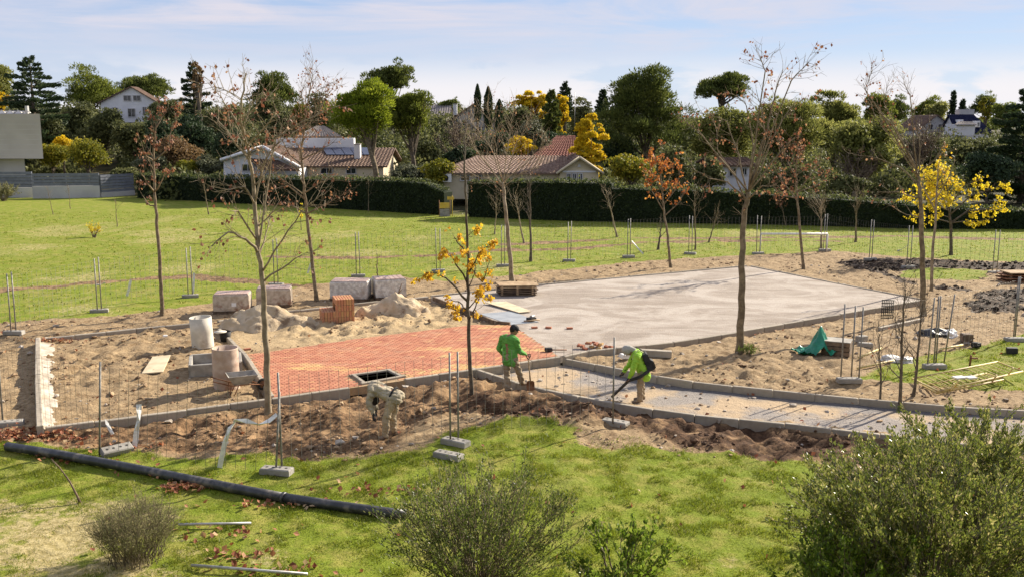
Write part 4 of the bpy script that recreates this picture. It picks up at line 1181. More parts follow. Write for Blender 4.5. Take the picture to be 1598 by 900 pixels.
names = ['mesh fence panel at the left edge of the photo, above the leaf drift', 'mesh fence panel from the left edge to the leaning post by the black pipe',
         'mesh fence panel from the leaning post to the twin posts beside the tall near trunk', 'mesh fence panel in front of the bent-over worker',
         'mesh fence panel in front of the standing worker with the shovel']
for i in range(1, 5):
    panel(front[i], front[i + 1], names[i], (0, 0.09) if i == 2 else (0, 0.03) if i == 1 else (0, 0), (i != 2 or True, i != 1), 0.09 if i in (3, 4) else 0.05)
back_px = [(-110, 545), (22, 521), (155, 487), (297, 464), (431, 446), (559, 432), (684, 424), (785, 416), (888, 408), (981, 402), (1077, 397), (1183, 397), (1287, 392)]
back = post_line(back_px)
bn = ['mesh fence panel running off the left edge over the dry lawn', 'mesh fence panel on the left lawn, first with both post pairs in view', 'mesh fence panel in front of the slim red-leaved tree on the left',
      'mesh fence panel behind the labelled pallet', 'mesh fence panel behind the left silvery pallet', 'mesh fence panel behind the yellow-leaved sapling',
      'mesh fence panel left of the timber stack trunk', 'mesh fence panel right of the trunk behind the timber stack', 'mesh fence panel behind the left half of the plaza',
      'mesh fence panel behind the orange-leaved tree', 'mesh fence panel left of the low white rail', 'mesh fence panel with the low white rail behind it']
for i in range(12): panel(back[i], back[i + 1], bn[i], (0, random.uniform(-.015, .015)), inset=0.09)
right_px = [(1287, 392), (1358, 406), (1417, 418), (1552, 427), (1690, 440)]
rp = post_line(right_px)
for i, l in enumerate(['mesh fence panel turning forward at the end of the white rail', 'mesh fence panel behind the black mud', 'mesh fence panel in front of the yellow-crowned tree', 'mesh fence panel running off the right edge']):
    panel(rp[i], rp[i + 1], l, inset=0.09)
rc = post_line([(1327, 593), (1458, 570), (1583, 529), (1700, 500)])
panel(rc[0], rc[1], 'mesh fence panel beside the green tarpaulin, across the inner grass', inset=0.03)
panel(rc[1], rc[2], 'mesh fence panel behind the fallen yellow barriers', inset=0.08)
panel(rc[2], rc[3], 'mesh fence panel at the right edge beyond the barriers', inset=0.03)
for px, py, l in ((1312, 590, 'lone galvanised post left of the fence corner by the tarpaulin'), (1340, 596, 'galvanised post right of the fence corner by the tarpaulin'), (1473, 566, 'slanting galvanised post at the right of the fence post cluster'), (1447, 573, 'leaning rusty post at the left of the fence post cluster')):
    o = link('steel_post', M_POST, None, on(px, py)); o.rotation_euler = (0, 0.0 if px < 1400 else 0.08 if px > 1460 else 0.03, 0); tag(o, l, 'post', 'loose steel posts')
F_ = foot
foot(182, 708, 0.75, 'tilted concrete fence foot beside the leaning front post', 0.05, 0.35)
foot(432, 738, -0.2, 'concrete fence foot under the twin posts by the tall near trunk')
foot(711, 693, -0.55, 'concrete fence foot under the twin posts right of the bent worker')
foot(700, 714, -0.5, 'loose concrete fence foot lying in front of the twin-post foot')
foot(960, 663, -0.55, 'concrete fence foot under the single post near the worker in the path')
foot(14, 664, 0.3, 'concrete fence foot at the left edge by the leaf drift')
fb = ['concrete fence foot in shade at the far left of the lawn', 'concrete fence foot on the left lawn, next after the far-left one', 'concrete fence foot beside the hanging tape near the slim red tree',
      'concrete fence foot behind the labelled pallet', 'concrete fence foot behind the left silvery pallet', 'concrete fence foot behind the yellow-leaved sapling', 'concrete fence foot behind the timber stack',
      'concrete fence foot on the lawn behind the plaza left corner', 'concrete fence foot left of the orange-leaved tree', 'concrete fence foot right of the orange-leaved tree', 'concrete fence foot at the left end of the white rail', 'concrete fence foot at the right end of the white rail']
for (x, y), l in zip(back_px[1:], fb): foot(x, y, random.uniform(-.4, .4), l)
for (x, y), l in zip(right_px[1:4], ['concrete fence foot in the mud right of the white rail', 'concrete fence foot in the mud left of the yellow-crowned tree', 'concrete fence foot near the rusty formwork stack']): foot(x, y, 0.3, l)
foot(1325, 596, 0.0, 'concrete fence foot at the fence corner by the tarpaulin'); foot(1458, 574, 0.1, 'concrete fence foot under the cluster of fence posts'); foot(1584, 532, 0.05, 'dark concrete fence foot at the right edge above the barriers')
mb = MB(); a, b = on(1186, 393), on(1290, 393)
a.z += 0.95; b.z += 0.95; bl = b - a
t = empty('white_rail', a, 0, 'low white rail with a single leg on the lawn behind the plaza', 'rail')
mb.tube([(0, 0, 0), bl], 0.06, 8); mb.build('bar', M_WHITE, t)
for f in (0.0, 1.0): mb = MB(); mb.tube([bl * f, bl * f - Vector((0, 0, 0.95))], 0.04, 8); mb.build('leg', M_WHITE, t)
# net square hung on the fence by the plaza corner
mb = MB(); c = P(1385, 482, rc[0].y + 0.9)
for i in range(7):
    mb.tube([(-.16 + i * .053, 0, -.26), (-.14 + i * .05, 0.02, .24)], 0.012, 4); mb.tube([(-.17, 0, -.26 + i * .085), (.17, 0.01, -.24 + i * .08)], 0.012, 4)
tag(mb.build('hung_netting', M_DARK, None, c), 'dark square of netting hung on the mesh fence near the plaza corner', 'netting')
# ================================================================== YOUNG TREES ON AND ROUND THE SITE
M_BARK = rough_mat('grey_brown_bark', (0.14, 0.105, 0.065), (0.25, 0.195, 0.125), 7, 0.7, 50, 0.95, bd=0.02, c3=(0.13, 0.10, 0.065), s3=3)
M_BARKP = rough_mat('pale_plane_bark', (0.19, 0.145, 0.09), (0.33, 0.265, 0.18), 5, 0.5, 40, 0.9, bd=0.015, c3=(0.16, 0.125, 0.08), s3=2)
M_BARKD = rough_mat('dark_bark', (0.075, 0.058, 0.042), (0.15, 0.12, 0.085), 7, 0.6, 50, 0.95)
M_LRED = leaf_mat('russet_leaf', [(0, (0.09, 0.035, 0.022)), (0.4, (0.22, 0.080, 0.042)), (0.75, (0.33, 0.15, 0.075)), (1, (0.46, 0.28, 0.15))], 0.35, 0.6)
M_LORA = leaf_mat('orange_leaf', [(0, (0.26, 0.07, 0.02)), (0.5, (0.46, 0.15, 0.035)), (1, (0.60, 0.30, 0.07))], 0.45, 0.6)
M_LYEL = leaf_mat('yellow_leaf', [(0, (0.46, 0.24, 0.02)), (0.4, (0.68, 0.42, 0.03)), (0.8, (0.76, 0.54, 0.04)), (1, (0.58, 0.25, 0.03))], 0.5, 0.55)
M_LGOLD = leaf_mat('golden_leaf', [(0, (0.52, 0.38, 0.015)), (0.5, (0.74, 0.57, 0.03)), (1, (0.80, 0.67, 0.06))], 0.5, 0.55)

def rdir(base, ang, rng):
    "a direction at angle ang from base"
    b = Vector(base).normalized()
    a = b.orthogonal().normalized(); c = b.cross(a)
    w = rng.uniform(0, 2 * math.pi)
    return (b * math.cos(ang) + (a * math.cos(w) + c * math.sin(w)) * math.sin(ang)).normalized()
def wander(p, d, L, n, rng, up=0.1, wob=0.16):
    pts = [Vector(p)]; d = Vector(d)
    for i in range(n):
        d = (d + Vector((rng.uniform(-wob, wob), rng.uniform(-wob, wob), rng.uniform(-wob, wob) + up))).normalized()
        pts.append(pts[-1] + d * (L / n))
    return pts
def sample(pts, f):
    s = f * (len(pts) - 1); i = min(int(s), len(pts) - 2)
    return pts[i].lerp(pts[i + 1], s - i), (pts[i + 1] - pts[i]).normalized()

def young_tree(label, trunk, r0, r1, limbs=(), auto=(0, 0.4, 1.0, 1.2, 0.9), twigs=3, twig_l=0.7, leaves=0, leaf=0.099, lmat=None, bark=None, seed=1,
               name='young_tree', group='young trees round the site', spread=0.25, leaf_low=0.0, cluster=4, sub=2, up=0.10, trunk_wob=0.02, limb_r=0.45, leaf_top=1.0):
    """trunk and limbs follow photo pixels (first trunk pixel is the foot); auto = (count, from, to fraction of trunk, length, angle)"""
    rng = random.Random(seed)
    base = on(*trunk[0]); Y0 = base.y
    t = empty(name, base, 0, label, 'tree', group)
    tp = [base - base] + [P(x, y, Y0 + rng.uniform(-1, 1) * 0.12 * i) - base for i, (x, y) in enumerate(trunk[1:])]
    fine = []
    for i in range(len(tp) - 1):
        k = 5
        for j in range(k):
            q = tp[i].lerp(tp[i + 1], j / k)
            fine.append(q + Vector((rng.uniform(-1, 1), rng.uniform(-1, 1), 0)) * trunk_wob * (1 if i + j else 0))
    fine.append(tp[-1])
    n = len(fine)
    rad = [r1 + (r0 - r1) * (1 - i / (n - 1)) ** 0.9 for i in range(n)]
    rad[0] *= 1.25
    mb = MB(); mb.tube([fine[0] - Vector((0, 0, 0.15))] + fine, [rad[0] * 1.15] + rad, 9)
    bark = bark or M_BARK
    starts = []
    for L in limbs:                                # explicit limbs: pixel polylines with a depth drift
        dy = rng.uniform(-1.0, 1.0) * spread * 4
        lp = [P(x, y, Y0 + dy * (i / max(1, len(L) - 1))) - base for i, (x, y) in enumerate(L)]
        k = min(range(n), key=lambda q: (fine[q] - lp[0]).length); lp[0] = fine[k]
        f2 = []
        for i in range(len(lp) - 1):
            for j in range(3): f2.append(lp[i].lerp(lp[i + 1], j / 3) + Vector((rng.uniform(-1, 1), rng.uniform(-1, 1), rng.uniform(-1, 1))) * 0.025 * (1 if i + j else 0))
        f2.append(lp[-1]); ra = min(rad[k] * 0.75, r0 * (limb_r * (1.5 if L is limbs[0] else 0.85)) + 0.004); m = len(f2)
        mb.tube(f2, [ra * (1 - 0.75 * i / (m - 1)) for i in range(m)], 7)
        starts.append((f2, ra))
    na, f0, f1, al, aa = auto
    for i in range(na):
        f = f0 + (f1 - f0) * (i + rng.random()) / na
        p, d = sample(fine, f)
        q = wander(p, rdir(d, aa * rng.uniform(0.7, 1.2), rng), al * rng.uniform(0.55, 1.2) * (1.15 - 0.6 * f), 6, rng, up, 0.18)
        ra = max(0.007, rad[min(n - 1, int(f * (n - 1)))] * 0.42)
        mb.tube(q, [ra * (1 - 0.7 * k / 6) for k in range(7)], 5); starts.append((q, ra))
    mb.build('trunk', bark, t)
    tw = MB(); ends = []
    starts.append((fine[int(n * 0.6):], r1 * 1.2))
    for pts, ra in starts:
        Ls = sum((pts[i + 1] - pts[i]).length for i in range(len(pts) - 1))
        k = max(2, int(twigs * Ls / 0.8))
        for i in range(k):
            f = 0.22 + 0.78 * (i + rng.random()) / k
            p, d = sample(pts, min(f, 0.999))
            q = wander(p, rdir(d, rng.uniform(0.4, 1.0), rng), twig_l * rng.uniform(0.4, 1.2), 4, rng, up, 0.22)
            tw.tube(q, [0.0075, 0.006, 0.005, 0.004, 0.0025], 3, cap=False); ends.append((q, d))
            for s in range(sub):
                p2, d2 = sample(q, rng.uniform(0.3, 0.95))
                q2 = wander(p2, rdir(d2, rng.uniform(0.4, 1.0), rng), twig_l * rng.uniform(0.2, 0.55), 3, rng, up, 0.25)
                tw.tube(q2, [0.0048, 0.004, 0.003, 0.002], 3, cap=False); ends.append((q2, d2))
    tag(tw.build('twigs', bark, t), kind='stuff')
    if leaves and lmat is not None:
        zt = max(p[-1].z for p, _ in ends); c, ax = [], []
        cand = [e for e in ends if leaf_low * zt <= e[0][-1].z <= leaf_top * zt + 0.01]
        while len(c) < leaves:
            q, d = rng.choice(cand)
            for j in range(rng.randint(1, cluster)):
                p, dd = sample(q, rng.uniform(0.45, 1.0))
                c.append(p + Vector((rng.gauss(0, .04), rng.gauss(0, .04), rng.gauss(-0.05, .04)))); ax.append(dd * 0.5 + Vector((0, 0, -0.8)))
        l = link('leaves', leaf_mesh('leaves', np.array([p[:] for p in c]), leaf, lmat, axis=np.array([a[:] for a in ax]), aspect=0.8, rng=np.random.default_rng(seed)), t)
    return t

# tall bare plane with russet leaves, nearest the camera
young_tree('tall slim plane tree with russet leaves nearest the camera, before the left sand heap',
           [(419, 648), (416, 560), (412, 470), (404, 395), (396, 300), (388, 240), (374, 180), (384, 115)], 0.080, 0.014,
           limbs=[[(404, 395), (385, 372), (355, 362), (330, 385)], [(403, 390), (412, 330), (420, 270), (432, 215), (470, 190), (530, 165)], [(408, 420), (440, 375), (470, 330), (505, 300)],
                  [(410, 440), (450, 410), (475, 395)], [(397, 310), (380, 290), (335, 300)], [(390, 250), (360, 215), (335, 180)], [(386, 235), (415, 200), (432, 170)], [(378, 190), (350, 160), (335, 140)],
                  [(396, 320), (410, 260), (425, 232), (445, 215)], [(404, 380), (372, 330), (360, 330)]],
           auto=(14, 0.4, 0.95, 1.3, 0.95), limb_r=0.33, up=0.05, twigs=6, twig_l=0.7, leaves=405, leaf=0.088, lmat=M_LRED, bark=M_BARKP, seed=3, cluster=3)
young_tree('slim leaning tree with sparse russet leaves beside the back fence, left of the pallets',
           [(253, 492), (251, 430), (246, 360), (241, 300), (240, 240), (243, 200), (258, 175)], 0.075, 0.014,
           limbs=[[(241, 300), (228, 285), (218, 265)], [(242, 300), (255, 280), (263, 265)], [(240, 245), (262, 232), (268, 200), (282, 172)], [(240, 250), (224, 240), (220, 220)], [(244, 320), (230, 318), (222, 305)]],
           auto=(9, 0.5, 1.0, 0.9, 0.6), twigs=4, twig_l=0.5, leaves=445, leaf=0.097, lmat=M_LRED, seed=5, cluster=5, leaf_low=0.4)
young_tree('tall plane tree with dark seed balls in its thin top, trunk behind the pallets',
           [(494, 470), (488, 410), (480, 345), (474, 290), (470, 240), (477, 180), (488, 118)], 0.080, 0.012,
           limbs=[[(476, 310), (450, 290), (425, 295)], [(474, 300), (500, 285), (525, 275)], [(472, 262), (450, 240), (438, 215)], [(472, 250), (500, 235), (520, 222)], [(478, 330), (510, 318), (540, 300)],
                  [(474, 200), (496, 170), (505, 135)], [(478, 330), (455, 320), (432, 330)], [(478, 180), (470, 150), (476, 125)], [(482, 150), (505, 135), (524, 128)]],
           auto=(14, 0.42, 0.98, 1.6, 0.9), twigs=6, twig_l=0.8, leaves=567, leaf=0.084, lmat=M_LRED, bark=M_BARK, seed=8, cluster=3)
young_tree('dark slender sapling with golden leaves low on its stem, between the paving and the pit',
           [(736, 620), (733, 540), (730, 470), (731, 400), (727, 330), (725, 250), (727, 178)], 0.055, 0.012,
           limbs=[[(731, 470), (705, 440), (680, 425), (665, 425)], [(731, 440), (705, 400), (686, 395)], [(730, 430), (748, 395), (762, 385)], [(731, 400), (715, 380), (708, 372)], [(731, 480), (715, 470), (700, 468)], [(732, 500), (742, 480), (748, 460)],
                  [(731, 420), (752, 440), (765, 405)], [(732, 490), (720, 490), (706, 475)]],
           auto=(4, 0.25, 0.6, 0.8, 0.9), twigs=4, twig_l=0.35, leaves=950, leaf=0.088, lmat=M_LYEL, bark=M_BARKD, seed=12, cluster=9, sub=1, leaf_low=0.0, leaf_top=0.64)
young_tree('bare forked plane tree behind the timber stack, branches spread before the tiled roof',
           [(799, 438), (794, 380), (788, 320), (785, 285)], 0.105, 0.060,
           limbs=[[(785, 290), (765, 262), (742, 235), (728, 205), (733, 180)], [(785, 288), (770, 240), (752, 210), (735, 190)], [(786, 285), (790, 240), (797, 200), (802, 165)], [(786, 288), (812, 262), (838, 240), (856, 225)],
                  [(785, 288), (776, 245), (768, 200), (760, 160)], [(786, 290), (815, 270), (842, 262)], [(786, 292), (805, 225), (830, 185)], [(786, 292), (760, 278), (738, 275)]],
           auto=(0, 0, 1, 1, 1), twigs=8, twig_l=1.0, leaves=202, leaf=0.077, lmat=M_LRED, bark=M_BARKP, seed=15, cluster=2, limb_r=0.23)
young_tree('tallest plane tree, russet leaves at its tip, standing by the plaza front kerb',
           [(1154, 550), (1157, 480), (1158, 400), (1162, 330), (1168, 300)], 0.115, 0.06,
           limbs=[[(1166, 305), (1180, 260), (1196, 205), (1205, 165), (1212, 135), (1222, 108)], [(1163, 315), (1145, 270), (1120, 235), (1116, 195)], [(1164, 310), (1135, 285), (1105, 278), (1080, 262)], [(1168, 310), (1190, 290), (1215, 290)],
                  [(1185, 245), (1195, 220), (1190, 180), (1180, 140)], [(1196, 205), (1222, 185), (1240, 160)], [(1208, 145), (1235, 125), (1262, 98)], [(1164, 312), (1152, 240), (1135, 190), (1090, 175)], [(1166, 305), (1175, 230), (1165, 165), (1150, 150)],
                  [(1120, 235), (1090, 205), (1070, 190)], [(1180, 260), (1215, 240), (1240, 215)], [(1210, 140), (1195, 110), (1186, 92)]],
           auto=(0, 0, 1, 1, 1), twigs=4, up=0.02, twig_l=0.7, leaves=440, leaf=0.084, lmat=M_LRED, bark=M_BARK, seed=21, cluster=3, limb_r=0.23)
young_tree('small tree with bright orange leaves at the back edge of the plaza',
           [(1047, 418), (1042, 370), (1036, 330), (1032, 280), (1030, 245)], 0.07, 0.012,
           limbs=[[(1036, 330), (1018, 300), (1005, 270)], [(1036, 325), (1055, 295), (1062, 262)], [(1033, 300), (1015, 265), (1012, 245)], [(1034, 300), (1050, 270), (1045, 250)], [(1037, 335), (1060, 315), (1072, 290)]],
           auto=(8, 0.5, 1, 0.9, 0.8), twigs=5, twig_l=0.6, leaves=702, leaf=0.122, lmat=M_LORA, bark=M_BARK, seed=25, cluster=5)
young_tree('small tree with dull red leaves behind the right end of the plaza',
           [(1254, 420), (1250, 370), (1245, 320), (1242, 270), (1246, 225)], 0.075, 0.012,
           limbs=[[(1246, 310), (1222, 285), (1205, 255)], [(1244, 300), (1265, 275), (1282, 250)], [(1244, 285), (1228, 250), (1222, 228)], [(1245, 300), (1275, 290), (1290, 275)], [(1245, 310), (1222, 305), (1205, 290)]],
           auto=(8, 0.5, 1, 1.1, 0.8), twigs=5, twig_l=0.7, leaves=580, leaf=0.097, lmat=M_LRED, bark=M_BARK, seed=28, cluster=4)
young_tree('tall bare tree leaning left at its top beside the fence post cluster on the right',
           [(1441, 492), (1440, 420), (1438, 350), (1436, 300), (1432, 270)], 0.105, 0.05,
           limbs=[[(1433, 278), (1418, 240), (1395, 200), (1375, 178), (1365, 160)], [(1434, 275), (1436, 230), (1430, 190), (1415, 165)], [(1434, 290), (1405, 262), (1370, 248), (1330, 240)], [(1433, 280), (1400, 225), (1365, 180), (1347, 130)],
                  [(1395, 200), (1380, 160), (1385, 135)], [(1416, 200), (1420, 150), (1410, 130)], [(1437, 310), (1400, 300), (1370, 300)], [(1437, 340), (1415, 335), (1385, 318)], [(1434, 270), (1460, 250), (1475, 215)], [(1365, 172), (1350, 140), (1362, 110)]],
           auto=(0, 0, 1, 1, 1), twigs=4, twig_l=0.7, leaves=162, leaf=0.084, lmat=M_LRED, bark=M_BARK, seed=31, cluster=2, limb_r=0.23)
young_tree('slender pale trunk with few leaves just right of the leaning bare tree',
           [(1453, 456), (1455, 400), (1460, 340), (1462, 290), (1466, 245)], 0.07, 0.012,
           limbs=[[(1460, 330), (1445, 300), (1436, 285)], [(1461, 310), (1480, 280), (1490, 250)]],
           auto=(4, 0.5, 1, 0.9, 0.6), twigs=3, twig_l=0.6, leaves=67, leaf=0.091, lmat=M_LYEL, bark=M_BARKP, seed=34)
# golden spreading tree
young_tree('small spreading tree in bright golden leaf in front of the right hedge',
           [(1484, 398), (1484, 360), (1482, 330), (1478, 300), (1474, 268)], 0.09, 0.02,
           limbs=[[(1483, 345), (1510, 330), (1545, 325), (1562, 320)], [(1482, 335), (1515, 305), (1550, 295), (1566, 290)], [(1481, 325), (1505, 290), (1530, 280)], [(1481, 330), (1450, 315), (1415, 303)], [(1479, 310), (1455, 285), (1445, 272)],
                  [(1483, 345), (1455, 340), (1432, 335)], [(1479, 305), (1468, 280), (1460, 262)], [(1483, 350), (1512, 345), (1536, 345)]],
           auto=(14, 0.4, 0.95, 1.5, 1.1), twigs=8, twig_l=0.6, leaves=3300, leaf=0.114, lmat=M_LGOLD, bark=M_BARKD, seed=37, cluster=7, up=0.02)

# bare little saplings on the lawn
def sapling(label, foot_, top, r, forks=3, seed=1, bark=None, leaves=0, lmat=None, tw=3, tl=0.5, lean=None, grp='bare saplings on the lawn', f0=0.5):
    mid = ((foot_[0] * 0.5 + top[0] * 0.5) + (lean or 0), (foot_[1] + top[1]) / 2)
    return young_tree(label, [foot_, mid, top], r, 0.01, auto=(forks, f0, 0.98, 0.8, 0.6), twigs=tw, twig_l=tl, leaves=leaves, lmat=lmat, bark=bark or M_BARK, seed=seed, name='sapling', group=grp, leaf=0.14)
sapling('bare forked sapling behind the left silvery pallet', (589, 433), (588, 395), 0.035, 0, 40)
for k, (a, b) in enumerate((((589, 398), (573, 350)), ((589, 398), (607, 352)))): pass
sapling('bare sapling before the dark hedge, third of the lawn from the left', (575, 330), (575, 282), 0.04, 5, 41, tl=0.8)
sapling('thin bare sapling standing left of the white stone pillar', (183, 354), (180, 312), 0.03, 3, 42)
sapling('thin sapling on the lawn before the middle of the grey slat fence', (83, 335), (75, 300), 0.03, 4, 43)
sapling('thin sapling on the lawn before the right part of the slat fence', (110, 326), (107, 296), 0.03, 3, 44)
sapling('bare sapling right of the white stone pillar', (326, 335), (317, 283), 0.05, 6, 45, tl=0.7)
sapling('bare sapling with pale twigs left of the forked plane tree', (772, 366), (775, 318), 0.05, 7, 46, bark=M_BARKP, tl=0.9)
sapling('left of two slim bare trunks right of the forked plane tree', (818, 381), (803, 305), 0.06, 7, 47, bark=M_BARKP, tl=0.9)
sapling('right and thicker of two slim bare trunks right of the forked plane tree', (828, 408), (827, 275), 0.075, 9, 48, bark=M_BARKD, tl=0.9, f0=0.4)
sapling('leaning bare sapling before the step in the hedge', (963, 370), (946, 298), 0.06, 8, 49, bark=M_BARKP, tl=0.9)
sapling('little bare stump of a bush beside the orange-leaved tree', (1027, 390), (1033, 345), 0.07, 6, 50, bark=M_BARKD, tl=0.5, f0=0.3)
sapling('bent bare sapling between the orange tree and the tallest plane', (1106, 378), (1118, 338), 0.05, 7, 51, tl=0.9)
sapling('bare sapling with a leaning stem next to the fence right of the orange tree', (1085, 390), (1084, 305), 0.05, 7, 52, tl=0.9)
sapling('broom-topped bare tree by the right end of the white rail', (1281, 391), (1282, 315), 0.075, 14, 53, bark=M_BARKP, tl=1.0, f0=0.55, tw=5)
sapling('slim bare tree before the hedge right of the white rail', (1335, 378), (1338, 300), 0.07, 9, 54, tl=0.9)
sapling('dead reddish sapling with dry leaves left behind the red-leaved tree', (1226, 352), (1220, 320), 0.04, 8, 55, leaves=90, lmat=M_LRED, tl=0.8)
sapling('bare twiggy sapling in front of the mesh fence on the inner grass', (1404, 640), (1412, 440), 0.045, 12, 56, bark=M_BARKD, tl=0.6, f0=0.2)
sapling('second bare sapling rising behind the big right bush', (1425, 618), (1440, 470), 0.04, 10, 57, bark=M_BARKD, tl=0.55, f0=0.25)
sapling('thin bare sapling left of the pair by the inner grass', (1375, 632), (1372, 520), 0.03, 7, 58, bark=M_BARKD, tl=0.5, f0=0.25)
sapling('small yellow-leaved sapling beyond the left fence on the lawn', (470, 360), (468, 330), 0.03, 5, 59, leaves=30, lmat=M_LGOLD)

# ================================================================== NEAR BUSHES
M_STEM = rough_mat('bush_stem', (0.11, 0.085, 0.06), (0.20, 0.16, 0.11), 8, 0.3, 60, 0.9)
M_OLIVE = leaf_mat('olive_leaf', [(0, (0.06, 0.08, 0.014)), (0.4, (0.13, 0.16, 0.028)), (0.75, (0.21, 0.23, 0.045)), (0.92, (0.33, 0.30, 0.09)), (1, (0.50, 0.43, 0.20))], 0.45, 0.27, 0.7)
M_DKLEAF = leaf_mat('small_green_leaf', [(0, (0.045, 0.065, 0.014)), (0.5, (0.10, 0.135, 0.025)), (0.85, (0.17, 0.20, 0.04)), (1, (0.33, 0.29, 0.13))], 0.45, 0.45, 0.4)
M_BRIGHT = leaf_mat('bright_green_leaf', [(0, (0.07, 0.115, 0.012)), (0.5, (0.145, 0.215, 0.022)), (1, (0.25, 0.31, 0.045))], 0.5, 0.4, 0.4)
M_GREYTWIG = leaf_mat('grey_green_sprig', [(0, (0.12, 0.125, 0.05)), (0.5, (0.22, 0.22, 0.095)), (0.8, (0.30, 0.285, 0.13)), (1, (0.40, 0.34, 0.19))], 0.5, 0.7)
def bush(label, base, hgt, rad, stems, leaves, leaf, lmat, seed, aspect=0.4, fan=1.0, sub=5, name='bush', group=None, leaf_low=0.15, upright=0.3, subl=0.45, smat=None, sr=0.016, lz=0.0, root=0.18):
    rng = random.Random(seed)
    t = empty(name, base, 0, label, 'bush', group)
    mb = MB(); paths = []
    for i in range(stems):
        a = rng.uniform(0, 2 * math.pi); rr = math.sqrt(rng.random())
        tip = Vector((math.cos(a) * rad * rr * fan, math.sin(a) * rad * rr * fan, hgt * (1 - 0.45 * rr * rr) * rng.uniform(0.75, 1.05)))
        p0 = Vector((math.cos(a), math.sin(a), 0)) * rad * root * rng.random()
        c = p0.lerp(tip, 0.45) + Vector((0, 0, hgt * upright * rng.uniform(0.2, 0.7) * (0.2 + rr)))
        q = []
        for k in range(8):
            f = k / 7; q.append(p0 * (1 - f) ** 2 + c * 2 * f * (1 - f) + tip * f * f + Vector((rng.gauss(0, .02), rng.gauss(0, .02), 0)) * (1 if k else 0))
        mb.tube(q, [sr * (1 - 0.8 * k / 7) for k in range(8)], 4, cap=False); paths.append(q)
        for s in range(sub):
            p, d = sample(q, rng.uniform(0.35, 0.97))
            q2 = wander(p, rdir(d, rng.uniform(0.3, 0.75), rng), subl * rng.uniform(0.4, 1.1), 4, rng, 0.12, 0.15)
            mb.tube(q2, [sr * .38, sr * .33, sr * .27, sr * .2, sr * .12], 3, cap=False); paths.append(q2); paths.append(q2)
    mb.build('stems', smat or M_STEM, t)
    c, ax = [], []
    while len(c) < leaves:
        q = rng.choice(paths); p, d = sample(q, rng.uniform(0.25, 1.0))
        if p.z < leaf_low * hgt and rng.random() < 0.85: continue
        c.append((p + Vector((rng.gauss(0, .025), rng.gauss(0, .025), rng.gauss(lz, .025))))[:]); ax.append((d * 0.9 + Vector(rdir((0, 0, 1), 1.2, rng)) * 0.8)[:])
    link('leaves', leaf_mesh('leaves', np.array(c), leaf, lmat, axis=np.array(ax), aspect=aspect, rng=np.random.default_rng(seed)), t)
    return t
def bpos(px, Y): 
    x = (px - CX) / F * (Y * math.cos(TH) + H * math.sin(TH)); return Vector((x, Y, gz(x, Y) - 0.03))
# big olive-leaved bush filling the lower right corner, with its lighter upper mass behind
bush('big leafy olive-green bush filling the lower right corner of the photo', bpos(1450, 12.2), 2.6, 2.25, 120, 46000, 0.058, M_OLIVE, 61, 0.42, sub=9, name='big_bush', upright=0.35, subl=0.6, group=None)
bush('taller pale-leaved bush rising behind the big lower right bush', bpos(1530, 15.0), 2.15, 1.9, 75, 22000, 0.075, M_OLIVE, 62, 0.30, sub=7, name='big_bush', upright=0.4, subl=0.6)
bush('dense small-leaved bush at the bottom edge between the big right bush and the lawn', bpos(1330, 11.6), 1.55, 1.1, 45, 6000, 0.07, M_BRIGHT, 63, 0.5, sub=6, subl=0.45)
bush('twiggy half-bare bush with tiny leaves at the bottom centre', bpos(748, 13.0), 2.05, 1.62, 130, 15000, 0.044, M_DKLEAF, 64, 0.5, sub=7, name='twiggy_bush', upright=0.12, subl=0.5, sr=0.011, leaf_low=0.2)
bush('low bright green leafy shrub at the bottom edge right of the twiggy bush', bpos(968, 12.9), 1.15, 0.85, 26, 1900, 0.075, M_BRIGHT, 65, 0.6, sub=5, subl=0.35, name='shrub')
bush('small dry-leaved shrub at the bottom edge beside the bright green shrub', bpos(925, 12.4), 0.75, 0.5, 22, 1200, 0.045, M_OLIVE, 66, 0.5, sub=4, subl=0.25, name='shrub')
bush('small fuzzy grey-green bush on the near lawn at the left', on(212, 874), 1.02, 0.66, 170, 10500, 0.036, M_GREYTWIG, 67, 0.22, fan=1.0, sub=8, name='fuzzy_bush', upright=0.15, subl=0.36, sr=0.006, leaf_low=0.0, root=0.62)
bush('small yellow-green bush alone on the left lawn', on(147, 371), 0.95, 0.5, 22, 420, 0.09, M_LGOLD, 68, 0.5, sub=4, subl=0.3, name='shrub')
bush('round grey-green bush at the left edge before the grey slat fence', on(6, 314), 1.75, 1.25, 60, 4500, 0.11, M_GREYTWIG, 69, 0.4, sub=6, subl=0.5, name='bush', leaf_low=0.05)
bush('tuft of green weeds at the foot of the tallest plane tree', on(1168, 552), 0.28, 0.38, 40, 500, 0.06, M_BRIGHT, 70, 0.35, sub=2, subl=0.1, name='weed_tuft', sr=0.005, leaf_low=0.0)
